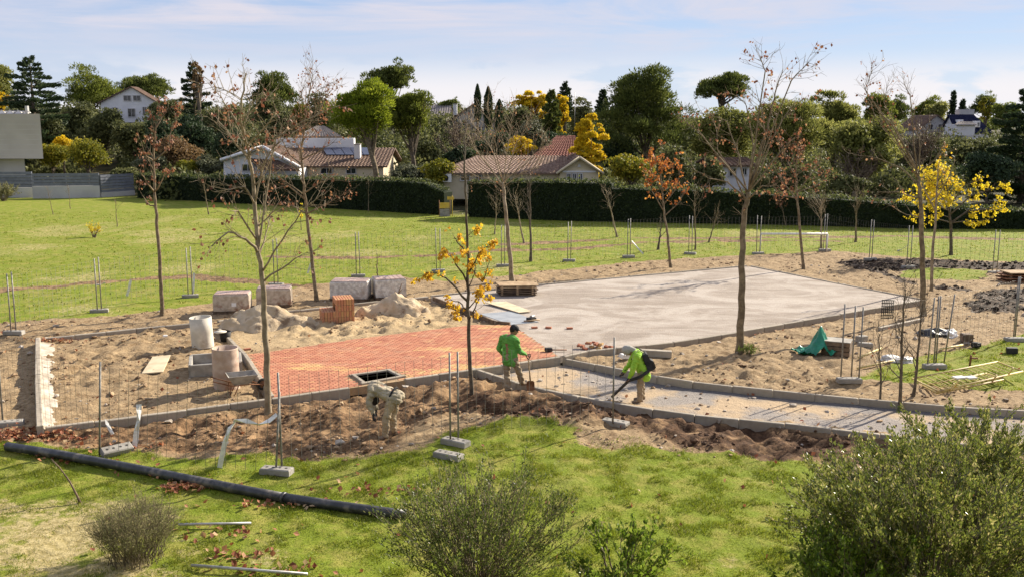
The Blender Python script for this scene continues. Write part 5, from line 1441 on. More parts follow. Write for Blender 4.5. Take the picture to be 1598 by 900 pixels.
# ================================================================== HEDGES
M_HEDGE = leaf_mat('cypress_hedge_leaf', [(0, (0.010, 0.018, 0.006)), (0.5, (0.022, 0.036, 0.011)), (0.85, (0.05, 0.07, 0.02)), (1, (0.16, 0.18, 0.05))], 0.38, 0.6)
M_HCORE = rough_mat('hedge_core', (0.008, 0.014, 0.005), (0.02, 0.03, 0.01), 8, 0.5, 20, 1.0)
def hedge(label, pts, heights, thick=1.3, dens=70, seed=0, leaf=0.20, mat=M_HEDGE):
    rng = np.random.default_rng(seed)
    A = [on(*p) if len(p) == 2 else Vector((p[0], p[1], gz(p[0], p[1]))) for p in pts]
    t = empty('hedge', A[0], 0, label, 'hedge', 'dark clipped hedges behind the lawn')
    o = A[0]; mb = MB(); C_, Nn = [], []
    for i in range(len(A) - 1):
        a, b = A[i] - o, A[i + 1] - o; h0, h1 = heights[i], heights[i + 1]
        d = (b - a); L = d.length; u = d.normalized(); w = Vector((-u.y, u.x, 0)).normalized()
        if w.y < 0: w = -w
        e = 0.12
        q = [a + w * e, b + w * e, b + w * (thick - e), a + w * (thick - e)]
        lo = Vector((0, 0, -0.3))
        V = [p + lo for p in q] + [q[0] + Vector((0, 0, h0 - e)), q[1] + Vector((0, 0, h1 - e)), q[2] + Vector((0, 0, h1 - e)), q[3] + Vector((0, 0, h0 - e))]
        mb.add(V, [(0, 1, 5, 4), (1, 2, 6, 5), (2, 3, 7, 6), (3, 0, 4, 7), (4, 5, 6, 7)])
        n = int(L * (h0 + h1) / 2 * dens)
        f, z = rng.uniform(0, 1, n), rng.uniform(0, 1, n)
        hh = h0 + (h1 - h0) * f
        bulge = (fbm(f * L, z * 3, 1.2, 3, seed + 4) - 0.5) * 0.35
        base = np.array(a)[None] + f[:, None] * np.array(d)[None] - np.array(w)[None] * (bulge[:, None])
        base[:, 2] += z * hh; C_.append(base); Nn.append(np.tile(-np.array(w), (n, 1)))
        n = int(L * thick * dens * 1.3)
        f, s = rng.uniform(0, 1, n), rng.uniform(-0.05, 1.05, n)
        hh = h0 + (h1 - h0) * f + rng.uniform(-0.1, 0.16, n) + 0.5 * (fbm(f * L, s, 0.9, 3, seed + 9) - 0.5) + 0.25 * (rng.uniform(0, 1, n) > 0.985)
        top = np.array(a)[None] + f[:, None] * np.array(d)[None] + np.array(w)[None] * (s * thick)[:, None]
        top[:, 2] += hh; C_.append(top); Nn.append(np.tile([0, 0, 1.0], (n, 1)))
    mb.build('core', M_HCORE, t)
    c = np.concatenate(C_)
    link('leaves', leaf_mesh('leaves', c, leaf, mat, np.concatenate(Nn), rng=rng, aspect=0.5, tint=np.clip(rng.uniform(0, 0.8, len(c)) + 0.45 * (np.concatenate(Nn)[:, 2] > 0.5), 0, 1)), t)  # top leaves tinted lighter: the sunlit upper edge is put into their colour
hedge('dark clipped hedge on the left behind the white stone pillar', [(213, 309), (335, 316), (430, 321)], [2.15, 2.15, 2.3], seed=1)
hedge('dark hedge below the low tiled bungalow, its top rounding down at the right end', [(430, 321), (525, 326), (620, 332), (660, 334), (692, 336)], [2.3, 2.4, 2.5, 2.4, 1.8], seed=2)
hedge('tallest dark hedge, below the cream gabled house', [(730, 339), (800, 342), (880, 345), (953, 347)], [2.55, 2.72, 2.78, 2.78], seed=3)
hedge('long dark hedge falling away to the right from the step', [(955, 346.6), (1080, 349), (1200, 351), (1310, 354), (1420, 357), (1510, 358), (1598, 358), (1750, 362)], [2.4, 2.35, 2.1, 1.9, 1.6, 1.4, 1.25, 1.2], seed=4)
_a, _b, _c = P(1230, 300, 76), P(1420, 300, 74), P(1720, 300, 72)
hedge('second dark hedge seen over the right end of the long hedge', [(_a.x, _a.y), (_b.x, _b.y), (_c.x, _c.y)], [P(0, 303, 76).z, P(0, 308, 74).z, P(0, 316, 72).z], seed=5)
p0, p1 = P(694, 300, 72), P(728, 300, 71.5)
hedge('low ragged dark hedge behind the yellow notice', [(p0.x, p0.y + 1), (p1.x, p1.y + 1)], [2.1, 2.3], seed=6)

# notice and stone pillar
M_NOTICE = rough_mat('yellow_board', (0.55, 0.36, 0.04), (0.64, 0.44, 0.07), 3, 0.1, 20, 0.7, c3=(0.45, 0.33, 0.15), s3=4)
b = on(694, 338); t = empty('notice', b, 0, 'small yellow notice board on thin posts before the hedge gap', 'notice')
w = 28 / ppm(b.y)
mb = MB(); mb.box((0, 0, 17 / ppm(b.y)), (w * 0.55, 0.03, 0.42)); mb.build('panel', M_NOTICE, t)
mb = MB(); mb.box((0, 0.02, 5.5 / ppm(b.y)), (w * 0.55, 0.03, 0.55)); mb.build('lower_panel', M_CONC, t)
for x in (-w * .3, w * .3): mb = MB(); mb.tube([(x, 0.03, 0), (x, 0.03, 1.2)], 0.025, 6); mb.build('post', M_RUST, t)
b = on(706, 338); mb = MB(); mb.tube([(0, 0, 0), (0, 0, 1.55)], 0.025, 6); mb.box((-0.12, 0, 1.35), (0.5, 0.02, 0.22)); 
tag(mb.build('trail_sign', M_NOTICE, None, b), 'little yellow arrow sign on a thin pole beside the notice board', 'sign')
b = on(298, 312); mb = MB()
V = [(-.26, -.22, 0), (.26, -.22, 0), (.26, .22, 0), (-.26, .22, 0), (-.16, -.14, 1.3), (.16, -.14, 1.3), (.16, .14, 1.3), (-.16, .14, 1.3)]
mb.add(V, [(0, 1, 5, 4), (1, 2, 6, 5), (2, 3, 7, 6), (3, 0, 4, 7), (4, 5, 6, 7)])
tag(mb.build('stone_pillar', M_MORTAR, None, b), 'white tapered stone pillar standing before the left hedge', 'pillar')

# ================================================================== HOUSES
M_WALLW = rough_mat('white_render', (0.66, 0.65, 0.66), (0.74, 0.73, 0.74), 0.6, 0.1, 10, 0.9)
M_WALLC = rough_mat('cream_render', (0.52, 0.44, 0.30), (0.62, 0.53, 0.37), 0.5, 0.15, 10, 0.9)
M_WALLB = rough_mat('beige_cladding', (0.40, 0.36, 0.32), (0.47, 0.43, 0.385), 0.3, 0.1, 6, 0.85)
M_WALLG = rough_mat('grey_render', (0.42, 0.40, 0.39), (0.50, 0.48, 0.46), 0.5, 0.1, 10, 0.9)
M_TILE = rough_mat('terracotta_tile', (0.20, 0.13, 0.095), (0.30, 0.21, 0.16), 2.5, 0.3, 20, 0.9, c3=(0.24, 0.15, 0.11), s3=0.7)
M_TILEB = rough_mat('brown_tile', (0.11, 0.068, 0.05), (0.20, 0.13, 0.095), 2.5, 0.3, 20, 0.9, c3=(0.12, 0.085, 0.07), s3=0.8)
M_TILEG = rough_mat('grey_brown_tile', (0.20, 0.175, 0.165), (0.29, 0.26, 0.25), 2.5, 0.3, 20, 0.9)
M_TILER = rough_mat('red_tile', (0.17, 0.06, 0.045), (0.25, 0.10, 0.07), 2.5, 0.3, 20, 0.9)
M_SLATE = rough_mat('blue_slate', (0.012, 0.015, 0.04), (0.025, 0.028, 0.06), 1.5, 0.2, 10, 0.9, spec=0.05)
M_GLASS = NT('window_glass').set(Roughness=0.08).m; M_GLASS.node_tree.nodes['Principled BSDF'].inputs['Base Color'].default_value = (0.02, 0.025, 0.03, 1)
M_GLASS.node_tree.nodes['Principled BSDF'].inputs['Specular IOR Level'].default_value = 0.6
M_SOLAR = NT('solar_glass').set(Roughness=0.25).m; M_SOLAR.node_tree.nodes['Principled BSDF'].inputs['Base Color'].default_value = (0.05, 0.06, 0.10, 1)
M_FRAME = rough_mat('window_frame', (0.45, 0.43, 0.42), (0.55, 0.53, 0.52), 3, 0, 10, 0.7)
def slope(mb, a, b, c, d, period=0.34, amp=0.045, rows=14):
    "corrugated tile slope: eave a-b, ridge d-c"
    a, b, c, d = map(Vector, (a, b, c, d)); n = max(4, int((b - a).length / period) * 3)
    nr = (b - a).cross(d - a).normalized(); nr = nr if nr.z > 0 else -nr
    V, Fc = [], []
    for j in range(rows * 2 + 1):
        v = (j // 2 + (j % 2)) / rows if j else 0
        v = min(1, ((j + 1) // 2) / rows)
        lift = 0.05 if j % 2 == 0 and j < rows * 2 else 0.0
        for i in range(n + 1):
            u = i / n; p = a.lerp(b, u).lerp(d.lerp(c, u), v)
            V.append(p + nr * (amp * math.sin(i * 2 * math.pi / 3.0 + 0.5) + lift))
    for j in range(rows * 2):
        for i in range(n): k = j * (n + 1) + i; Fc.append((k, k + 1, k + n + 2, k + n + 1))
    mb.add(V, Fc)
    mb.add([p - nr * 0.12 for p in (a, b, c, d)], [(0, 1, 2, 3)]); 
    for p, q in ((a, b), (b, c), (d, a)):
        mb.add([p - nr * 0.12, q - nr * 0.12, q + nr * 0.03, p + nr * 0.03], [(0, 1, 2, 3)])
def window(t, x0, x1, y0, y1, Y, o, frame=M_FRAME, glass=M_GLASS):
    a, b = P(x0, y1, Y), P(x1, y0, Y); w, h = b.x - a.x, b.z - a.z; c = (a + b) / 2 - o
    mb = MB(); f = 0.07
    mb.box((0, 0, h / 2 - f / 2), (w, 0.12, f)); mb.box((0, 0, -h / 2 + f / 2), (w + 0.1, 0.16, f))
    for s in (-1, 1): mb.box((s * (w / 2 - f / 2), 0, 0), (f, 0.115, h - 2 * f))
    mb.box((0, 0, 0), (f * .7, 0.08, h - 2 * f))
    wn_ = mb.build('window', frame, t, (c.x, c.y - 0.03, c.z))
    mb = MB(); mb.box((0, 0.0, 0), (w - 2 * f, 0.03, h - 2 * f)); mb.build('pane', glass, wn_)
    return wn_
def pxbox(name, x0, x1, y0, y1, Y, depth, mat, t, o, bev=0.0, splay=False):
    a, b = P(x0, y1, Y), P(x1, y0, Y)
    if splay:                                 # side wall running straight away from the road, not square to the front
        k = depth / Y; V = [(a.x, Y), (b.x, Y), (b.x * (1 + k), Y + depth), (a.x * (1 + k), Y + depth)]
        mb = MB(); mb.prism([(x - o.x, y - o.y) for x, y in V], a.z - o.z, b.z - o.z); return mb.build(name, mat, t)
    mb = MB(); c = (a + b) / 2 - o; mb.box((c.x, c.y + depth / 2, c.z), (b.x - a.x, depth, b.z - a.z), 0, 0, bev)
    return mb.build(name, mat, t)
def house(name, label, x0, x1, yb, ye, yr, Y, depth, ridge, wall, roof, windows=(), chim=(), over=0.45, apex=None, hipl=0.0, hipr=0.0, rows=14, cat='house'):
    a, b = P(x0, ye, Y), P(x1, ye, Y); zb = P(x0, yb, Y).z; ze = a.z
    o = Vector(((a.x + b.x) / 2, Y, zb)); t = empty(name, o, 0, label, cat)
    X0, X1 = a.x - o.x, b.x - o.x; E = ze - zb
    if ridge == 'x':
        Rz = P(x0, yr, Y + depth / 2).z - zb
        mb = MB(); mb.box(((X0 + X1) / 2, depth / 2, E / 2 - 0.5), (X1 - X0, depth, E + 1)); 
        if not hipl: mb.add([(X0, 0, E), (X0, depth, E), (X0, depth / 2, Rz - .05)], [(0, 1, 2)])
        if not hipr: mb.add([(X1, 0, E), (X1, depth, E), (X1, depth / 2, Rz - .05)], [(0, 1, 2)])
        mb.build('wall', wall, t)
        k = (Rz - E) / (depth / 2); z0 = E - k * over
        rl, rr = X0 - (0 if hipl else over) + hipl, X1 + (0 if hipr else over) - hipr
        el, er = X0 - over, X1 + over
        mb = MB(); slope(mb, (el, -over, z0), (er, -over, z0), (rr, depth / 2, Rz), (rl, depth / 2, Rz), rows=rows)
        slope(mb, (er, depth + over, z0), (el, depth + over, z0), (rl, depth / 2, Rz), (rr, depth / 2, Rz), rows=rows)
        if hipl: slope(mb, (el, depth + over, z0), (el, -over, z0), (rl, depth / 2, Rz), (rl - .01, depth / 2 + .01, Rz), rows=rows)
        if hipr: slope(mb, (er, -over, z0), (er, depth + over, z0), (rr, depth / 2, Rz), (rr + .01, depth / 2 + .01, Rz), rows=rows)
        rf = mb.build('roof', roof, t)
    else:
        ap = P(apex if apex else (x0 + x1) / 2, yr, Y); ax, Rz = ap.x - o.x, ap.z - zb
        mb = MB(); mb.box(((X0 + X1) / 2, depth / 2, E / 2 - 0.5), (X1 - X0, depth, E + 1))
        for y in (0, depth): mb.add([(X0, y, E), (X1, y, E), (ax, y, Rz)], [(0, 1, 2)])
        mb.build('wall', wall, t)
        mb = MB(); kl, kr = (Rz - E) / (ax - X0), (Rz - E) / (X1 - ax)
        slope(mb, (X0 - over, depth + over, E - kl * over + .06), (X0 - over, -over, E - kl * over + .06), (ax, -over, Rz + .06), (ax, depth + over, Rz + .06), rows=rows)
        slope(mb, (X1 + over, -over, E - kr * over + .06), (X1 + over, depth + over, E - kr * over + .06), (ax, depth + over, Rz + .06), (ax, -over, Rz + .06), rows=rows)
        rf = mb.build('roof', roof, t)
    for w in windows: window(t, *w, Y - 0.02, o)
    for c in chim:
        yy = Y + (c[4] if len(c) > 4 else depth * 0.35)
        ch = pxbox('chimney', c[0], c[1], c[2], c[3], yy, 0.8, M_WALLW if len(c) < 6 else c[5], rf, o)
        pxbox('cap', c[0] - .6, c[1] + .6, c[2] - 1.2, c[2], yy - 0.06, 0.92, M_CONC, rf, o)
    return t, o, rf
# white gabled house on the hill
house('gabled_house', 'white house with a wide front gable and paired dark windows on the left hill', 157, 246, 188, 160, 136, 160, 2.2, 'y', M_WALLW, M_TILEB,
      [(193, 204.5, 149, 158), (208, 219.5, 149, 158), (200, 211, 169.5, 183), (223, 229, 167, 180), (232, 240, 168, 180), (163, 170, 168, 176), (176, 184, 168, 178)], apex=205)
# bungalow, in three pieces that belong together
t, o, rf = house('bungalow', 'sprawling low white bungalow with brown tiled roofs and solar panels', 428, 598, 282, 258, 231, 96, 13, 'x', M_WALLC, M_TILEB, [(500, 520, 262, 272), (540, 556, 262, 272)], [(553, 561.5, 226, 252, 2.2)], hipr=0.0)
pxbox('upper_wall', 431, 552, 216, 233, 102.6, 1.0, M_WALLW, t, o)
q = [P(460, 214, 104), P(534, 214, 104), P(506, 197, 108), P(494, 197, 108)]; mb = MB(); slope(mb, *[p - o for p in q])
mb.build('upper_roof', M_TILEG, t)
pxbox('gutter', 460, 534, 213, 216.5, 103.4, 0.3, M_DARKWOOD, t, o)
gA, gB, gC = P(347, 251, 92), P(470, 262, 92), P(412, 230, 92)
mb = MB(); D = Vector((0, 7, 0))
V = [p - o for p in (P(349, 285, 92), P(466, 285, 92), P(466, 261, 92), P(412, 232, 92), P(349, 252, 92))]
mb.add(V + [v + D for v in V], [(0, 1, 2, 3, 4), (9, 8, 7, 6, 5), (0, 5, 6, 1), (1, 6, 7, 2), (2, 7, 8, 3), (3, 8, 9, 4), (4, 9, 5, 0)]); mb.build('gable_wall', M_WALLW, t)
mb = MB(); e = Vector((0, -0.5, 0.12))
slope(mb, gA + D - o + e, gA - o + e, gC - o + e, gC + D - o + e, rows=8); slope(mb, gB - o + e, gB + D - o + e, gC + D - o + e, gC - o + e, rows=8); mb.build('gable_roof', M_TILEB, t)
for a_, b_ in ((gA, gC), (gC, gB)):
    mb = MB(); e2 = Vector((0, -0.62, 0.06)); mb.tube([a_ - o + e2, b_ - o + e2], 0.17, 4); mb.build('barge_board', M_WALLW, t)
window(t, 378, 396, 256, 268, 91.95, o)
mb = MB(); slope(mb, *[p - o for p in (P(404, 264, 90.5), P(466, 266, 90.5), P(432, 250, 92), P(388, 247, 92))], rows=7); mb.build('porch_roof', M_TILEB, t)
for i in range(5):                                  # solar panels laid on the front slope
    ze_, zr_ = P(0, 258, 96).z - .05, P(0, 231, 102.5).z
    def onroof(px, f): 
        Yr = 96 + 6.5 * f; x = P(px, 245, Yr).x; return Vector((x, Yr, ze_ + (zr_ - ze_) * f + 0.16)) - o
    xa, xb = 506 + i * 14.5, 519.5 + i * 14.5
    mb = MB(); mb.slab([onroof(xa + 4, 0.52), onroof(xb + 4, 0.52), onroof(xb - 3, 0.93), onroof(xa - 3, 0.93)], 0.05); mb.build('solar_panel', M_SOLAR, t)
# cream gabled house with the long tile roof
t, o, rf = house('tiled_house', 'cream house with a long terracotta hip roof and a gabled right end behind the hedge', 693, 880, 292, 268, 243.5, 80, 9, 'x', M_WALLC, M_TILE, [(718, 734, 273, 283), (742, 752, 273, 283)], [(903, 911, 237, 252, 4.0)], hipl=2.6)
V = [p - o for p in (P(874, 292, 79), P(934, 292, 79), P(934, 269, 79), P(904, 247, 79), P(874, 269, 79))]; D = Vector((0, 9, 0))
mb = MB(); mb.add(V + [v + D for v in V], [(0, 1, 2, 3, 4), (9, 8, 7, 6, 5), (0, 5, 6, 1), (1, 6, 7, 2), (2, 7, 8, 3), (3, 8, 9, 4), (4, 9, 5, 0)]); mb.build('gable_wall', M_WALLC, t)
mb = MB(); gA, gB, gC = [p - o + Vector((0, -0.4, 0.06)) for p in (P(868, 271, 79), P(941, 271, 79), P(904, 245.5, 79))]
slope(mb, gA + D, gA, gC, gC + D, rows=10); slope(mb, gB, gB + D, gC + D, gC, rows=10); mb.build('gable_roof', M_TILEB, t)
for a_, b_ in ((gA, gC), (gC, gB)): mb = MB(); mb.tube([a_ + Vector((0, -.1, -.06)), b_ + Vector((0, -.1, -.06))], 0.11, 4); mb.build('barge_board', M_WALLC, t)
for x in (884, 893, 902): window(t, x, x + 7.5, 270.5, 281, 78.95, o)
pxbox('lintel', 878, 930, 266.8, 269.5, 78.9, 0.12, M_WALLW, t, o); window(t, 902.3, 905.5, 256, 261, 78.97, o)
b = P(697.5, 285, 79.6)
t = empty('air_conditioner', b, 0, 'white air conditioning unit on the left end wall of the cream tiled house', 'air conditioner')
mb = MB(); mb.box((0, 0, 0.36), (0.75, 0.3, 0.68), 0, 0, 0.02); mb.build('casing', M_WHITE, t)
mb = MB(); mb.lathe(0, [(0.001, 0), (0.22, 0), (0.24, 0.02), (0.24, -.02)], 20, M=Matrix.Translation((-.1, -.17, .36)) @ Matrix.Rotation(R(90), 4, 'X')); mb.build('fan_grille', M_DARK, t)
house('red_roofed_house', 'house with a plain red tiled roof half hidden by the yellow tree', 836, 896, 262, 243, 212, 102, 10, 'x', M_WALLC, M_TILER, (), (), hipl=2.5)
house('dark_roofed_house', 'tall house with steep dark roof and pale chimney behind the bare brown tree', 692, 780, 235, 196, 163, 138, 11, 'y', M_WALLG, M_TILEB, [(730, 738, 172, 182), (742, 750, 198, 212)], [(707, 713, 163, 180, 2.0)], apex=739)
house('pale_roofed_house', 'house with a pale tiled roof peeping out right of the round dark-green pine', 655, 698, 200, 181, 163, 145, 9, 'x', M_WALLG, M_TILEG)
house('small_white_house', 'small white house with dark windows glimpsed under the pines right of centre', 1118, 1172, 292, 257, 246, 86, 7, 'x', M_WALLW, M_TILEB, [(1137, 1150, 262, 276), (1157, 1166, 262, 274)])
t, o, rf = house('slate_roofed_house', 'white house with a steep blue-black slate roof and dormers on the right hillside', 1494, 1546, 214, 205, 179, 190, 7, 'x', M_WALLW, M_SLATE, (), (), hipr=2.0)
for x0, x1, y0, y1 in ((1497.5, 1503.5, 187, 196), (1523.5, 1530, 189, 199)): pxbox('dormer', x0, x1, y0, y1, 190.2, 2.0, M_WALLW, t, o); window(t, x0 + 1.2, x1 - 1.2, y0 + 2, y1 - 1.5, 190.15, o)
pxbox('annexe', 1492, 1522, 194, 212, 186, 5, M_WALLW, t, o)
q = [P(1490, 195, 185.6), P(1524, 195, 185.6), P(1516, 190, 190), P(1496, 190, 190)]; mb = MB(); slope(mb, *[p - o for p in q], rows=8); mb.build('annexe_roof', M_TILEG, t)
pxbox('tower', 1497, 1521, 171, 185, 197, 2, M_WALLG, t, o)
house('brown_gabled_house', 'house with brown sloping roofs left of the slate-roofed house', 1434, 1488, 212, 201, 180, 196, 11, 'y', M_WALLG, M_TILEB, [(1448, 1456, 194, 203), (1464, 1470, 194, 203)], apex=1462)
t = empty('tv_aerial', P(897, 166, 120), 0, 'thin television aerial on the skyline right of the yellow trees', 'aerial')
mb = MB(); mb.tube([(0, 0, -4), (0, 0, 1.7)], 0.035, 5); mb.build('mast', M_GALV, t)
mb = MB(); mb.tube([(-.9, 0, 1.1), (.9, 0, 1.1)], 0.03, 4)
for k in range(7): mb.tube([(-.8 + k * .27, 0, 0.85 + .05 * k), (-.8 + k * .27, 0, 1.35 - .03 * k)], 0.02, 4)
mb.build('arms', M_GALV, t)
# modern beige building at the left edge
t = empty('modern_building', P(20, 270, 97), 0, 'modern building with a beige overhanging upper storey at the left edge', 'building'); o = t.location.copy()
pxbox('upper_storey', -140, 62, 178, 248, 94, 10, M_WALLB, t, o, splay=True)
for k in range(1, 9): pxbox('cladding_groove', -140, 61.95, 178 + k * 8, 178.6 + k * 8, 93.985, 0.1, M_WALLG, t, o)
pxbox('lower_storey', -140, 38, 248.5, 275, 95.5, 8, M_WALLG, t, o, splay=True)
pxbox('parapet', -140, 44, 173.5, 177.8, 96, 7, M_WALLW, t, o, splay=True); pxbox('flue', 39.5, 42.5, 165.5, 177.6, 95.5, 0.3, M_GALV, t, o)
for k in range(6): mb = MB(); a_ = P(-30 + k * 13, 177, 95) - o; mb.tube([a_, a_ + Vector((0.4, 0, 0.28)), a_ + Vector((0.8, 0, 0))], 0.05, 4); mb.build('vent_hood', M_GALV, t)
# grey slat fence on a white wall, three bays
M_SLATG = rough_mat('grey_slat', (0.14, 0.15, 0.18), (0.18, 0.19, 0.22), 2, 0.05, 20, 0.6, by_obj=0.15)
def slat_bay(label, x0, x1, yt0, yt1, yb, ywall, Y0, Y1, nsl):
    a, b = P(x0, yb, Y0), P(x1, yb, Y1); t = empty('slat_fence', a, 0, label, 'fence', 'grey slat fences on white walls')
    d = b - a; L = math.hypot(d.x, d.y); u = Vector((d.x, d.y, 0)).normalized(); rz = math.atan2(u.y, u.x); t.rotation_euler = (0, 0, rz)
    zw = P(x0, ywall, Y0).z - a.z; zt = P(x0, yt0, Y0).z - a.z
    mb = MB(); mb.box((L / 2, 0, (zw - 0.4) / 2), (L, 0.25, zw + 0.4)); mb.build('base_wall', M_WALLG, t)
    h = (zt - zw) / nsl
    for k in range(nsl): mb = MB(); mb.box((L / 2, -0.05, zw + h * (k + 0.5)), (L - 0.05, 0.05, h * 0.86)); mb.build('slat', M_SLATG, t)
    for f in (0.01, 0.5, 0.99): mb = MB(); mb.box((L * f, 0.03, zw + (zt - zw) / 2), (0.08, 0.08, zt - zw)); mb.build('post', M_SLATG, t)
slat_bay('left bay of the grey slat fence under the modern building', -60, 53, 268, 268, 309, 293, 90, 90, 5)
slat_bay('middle bay of the grey slat fence with the widest white base wall', 52, 157, 271, 271, 309, 291, 89, 90, 4)
slat_bay('right bay of the grey slat fence, all slats nearly to the ground', 158, 210, 273, 275, 309, 301, 90, 93, 6)

# ================================================================== BACKGROUND TREES
def lm(name, dark, mid, light, tr=0.22): return leaf_mat(name, [(0, dark), (0.55, mid), (1, light)], tr, 0.6, 0.2)
M_PINE = lm('pine_needle', (0.064, 0.081, 0.015), (0.166, 0.194, 0.031), (0.287, 0.309, 0.055), 0.42)
M_PINEB = lm('bright_pine_needle', (0.106, 0.144, 0.013), (0.256, 0.306, 0.025), (0.388, 0.419, 0.048), 0.46)
M_PINED = lm('dark_pine_needle', (0.046, 0.061, 0.015), (0.115, 0.139, 0.031), (0.216, 0.237, 0.057), 0.38)
M_OLIVEP = lm('olive_pine_needle', (0.101, 0.113, 0.025), (0.237, 0.245, 0.061), (0.389, 0.374, 0.113), 0.46)
M_CEDAR = lm('cedar_needle', (0.019, 0.034, 0.015), (0.048, 0.075, 0.031), (0.095, 0.128, 0.055), 0.30)
M_OAK = lm('evergreen_oak_leaf', (0.046, 0.055, 0.018), (0.127, 0.137, 0.046), (0.237, 0.237, 0.093), 0.36)
M_GREYG = lm('grey_green_leaf', (0.062, 0.069, 0.037), (0.125, 0.131, 0.069), (0.213, 0.213, 0.125), 0.25)
M_YTREE = lm('yellow_tree_leaf', (0.42, 0.28, 0.014), (0.68, 0.49, 0.018), (0.78, 0.60, 0.035), 0.5)
M_YGREEN = lm('yellow_green_leaf', (0.10, 0.115, 0.012), (0.22, 0.21, 0.02), (0.42, 0.33, 0.03), 0.4)
M_RUST_L = lm('rust_shrub_leaf', (0.12, 0.075, 0.035), (0.21, 0.13, 0.06), (0.32, 0.21, 0.08), 0.35)
M_BROWNTW = lm('brown_twig_haze', (0.07, 0.045, 0.035), (0.12, 0.08, 0.062), (0.17, 0.125, 0.10), 0.1)
def bg_tree(kind, label, x0, x1, yt, yb, Y, mat, name='tree', seed=None, n=9000, leaf=0.30, trunk=None, aspect=None, group=None, lean=0.0, clump=None, bark=None):
    sd = seed if seed is not None else int(x0 * 7 + yt * 3 + Y)
    rng = np.random.default_rng(sd); pr = random.Random(sd)
    a, b = P(x0, yb, Y), P(x1, yt, Y); cx, w, zt, zb = (a.x + b.x) / 2, b.x - a.x, b.z, a.z
    tx = P(trunk, yb, Y).x if trunk else cx
    g = gz(tx, Y); base = Vector((tx, Y, g - 0.1)); zb = max(zb, g + 0.1)
    t = empty(name, base, 0, label, 'tree' if name not in ('shrub', 'evergreen_shrub') else 'shrub', group)
    hgt = zt - zb; rx, rz_ = w / 2, hgt / 2; ry = rx * 0.85
    nc = {'round': 120, 'umbrella': 110, 'broad': 80, 'cone': 0, 'column': 0, 'bare': 40, 'loose': 46}[kind]
    mb = MB(); ctr = Vector((cx, Y, (zt + zb) / 2)) - base
    r0 = max(0.12, 0.028 * (zt - g))
    bark = bark or (M_BARKD if mat not in (M_PINEB,) else M_BARK)
    if kind in ('cone', 'column'):
        mb.tube([(0, 0, 0), (0, 0, zt - base.z - 0.3)], [r0, 0.04], 7)
        m = n
        if kind == 'column':
            z = rng.uniform(0, 1, m); ang = rng.uniform(0, 6.283, m); pf = np.minimum(1, (1 - z) * 3.2) ** 0.7 * np.minimum(1, 0.5 + z * 4)
            r = rx * pf * (0.55 + 0.45 * np.sqrt(rng.uniform(0, 1, m))) * (0.8 + 0.4 * fbm(ang * 2, z * 12, 1, 3, sd))
            c = np.stack([ctr.x + r * np.cos(ang), ctr.y + r * np.sin(ang), (zb - base.z) + z * hgt], 1)
            ax = np.stack([np.cos(ang) * 0.3, np.sin(ang) * 0.3, np.ones(m)], 1)
        else:                                          # tiers of boughs, longer below, each a flat spray
            nb = 74; cs, axs = [], []
            for i in range(nb):
                f = (i + pr.random()) / nb; L = rx * (1 - f) ** 0.62 * pr.uniform(0.6, 1.15) + 0.25
                ang = i * 2.4 + pr.random(); z0 = (zb - base.z) + hgt * f * 0.97; d = Vector((math.cos(ang), math.sin(ang) * 0.85, pr.uniform(0.0, 0.28)))
                tipz = z0 + L * d.z
                p1 = Vector((ctr.x + d.x * L, ctr.y + d.y * L, tipz)); mb.tube([(ctr.x * f, ctr.y * f, z0), p1], [0.09 * (1 - f) + .02, 0.015], 4, cap=False)
                k = max(8, int(n * (L / rx) * 1.7 / nb)); s = rng.uniform(0.12, 1.0, k) ** 0.75
                q = np.array([ctr.x * f, ctr.y * f, z0])[None] * (1 - s[:, None]) + np.array(p1)[None] * s[:, None]
                side = np.array([-d.y, d.x, 0]); q = q + side[None] * (rng.normal(0, 0.20, k) * L * (1.05 - s))[:, None]
                q[:, 2] += rng.normal(-0.05, 0.10, k) - 0.10 * L * s * s
                cs.append(q); axs.append(np.tile(np.array(d), (k, 1)) + np.array([0, 0, 0.35]))
            c, ax = np.concatenate(cs), np.concatenate(axs)
        tint = rng.uniform(0, 1, len(c))
        mb.build('trunk', bark, t)
        link('crown', leaf_mesh('crown', c, leaf, mat, axis=ax, tint=tint, aspect=aspect or 0.35, rng=rng), t)
        return t
    # rounded crowns: clumps of foliage over a lopsided dome, on limbs
    d = unit(rng.normal(size=(nc, 3)))
    if kind == 'umbrella': d[:, 2] = np.abs(d[:, 2]) * 0.9 - 0.12
    else: d[:, 2] = np.where(d[:, 2] < -0.55, -d[:, 2], d[:, 2])
    rr = rng.uniform(0.55, 1.0, nc) * (0.82 + 0.34 * rng.uniform(0, 1, nc)) * (0.88 + 0.22 * np.sin(np.arctan2(d[:, 2], d[:, 0]) * 3 + sd))
    cr = clump or (0.25 if kind in ('round', 'umbrella') else 0.34 if kind == 'broad' else 0.24)
    cl = cr * min(rx, rz_ * 1.4) * rng.uniform(0.5, 1.4, nc)
    ex = np.array([rx - cl.mean() * 0.45, ry - cl.mean() * 0.45, max(0.2, rz_ - cl.mean() * 0.35)])
    if kind == 'umbrella': cc = d * rr[:, None] * np.array([ex[0], ex[1], 2 * ex[2]]) + np.array([ctr.x, ctr.y, zb - base.z + 0.25 * hgt])
    else: cc = d * rr[:, None] * ex + np.array(ctr)
    if kind == 'loose': cc = unit(rng.normal(size=(nc, 3))) * (rng.uniform(0, 1, nc) ** 0.45)[:, None] * ex + np.array(ctr)
    top = np.array([ctr.x, ctr.y, zb - base.z + hgt * 0.25])
    tl = [Vector((0, 0, 0)), Vector((0, 0, 0)).lerp(Vector(top), 0.5) + Vector((pr.uniform(-.25, .25), 0, 0)), Vector(top)]
    mb.tube(tl, [r0, r0 * 0.8, r0 * 0.6], 8)
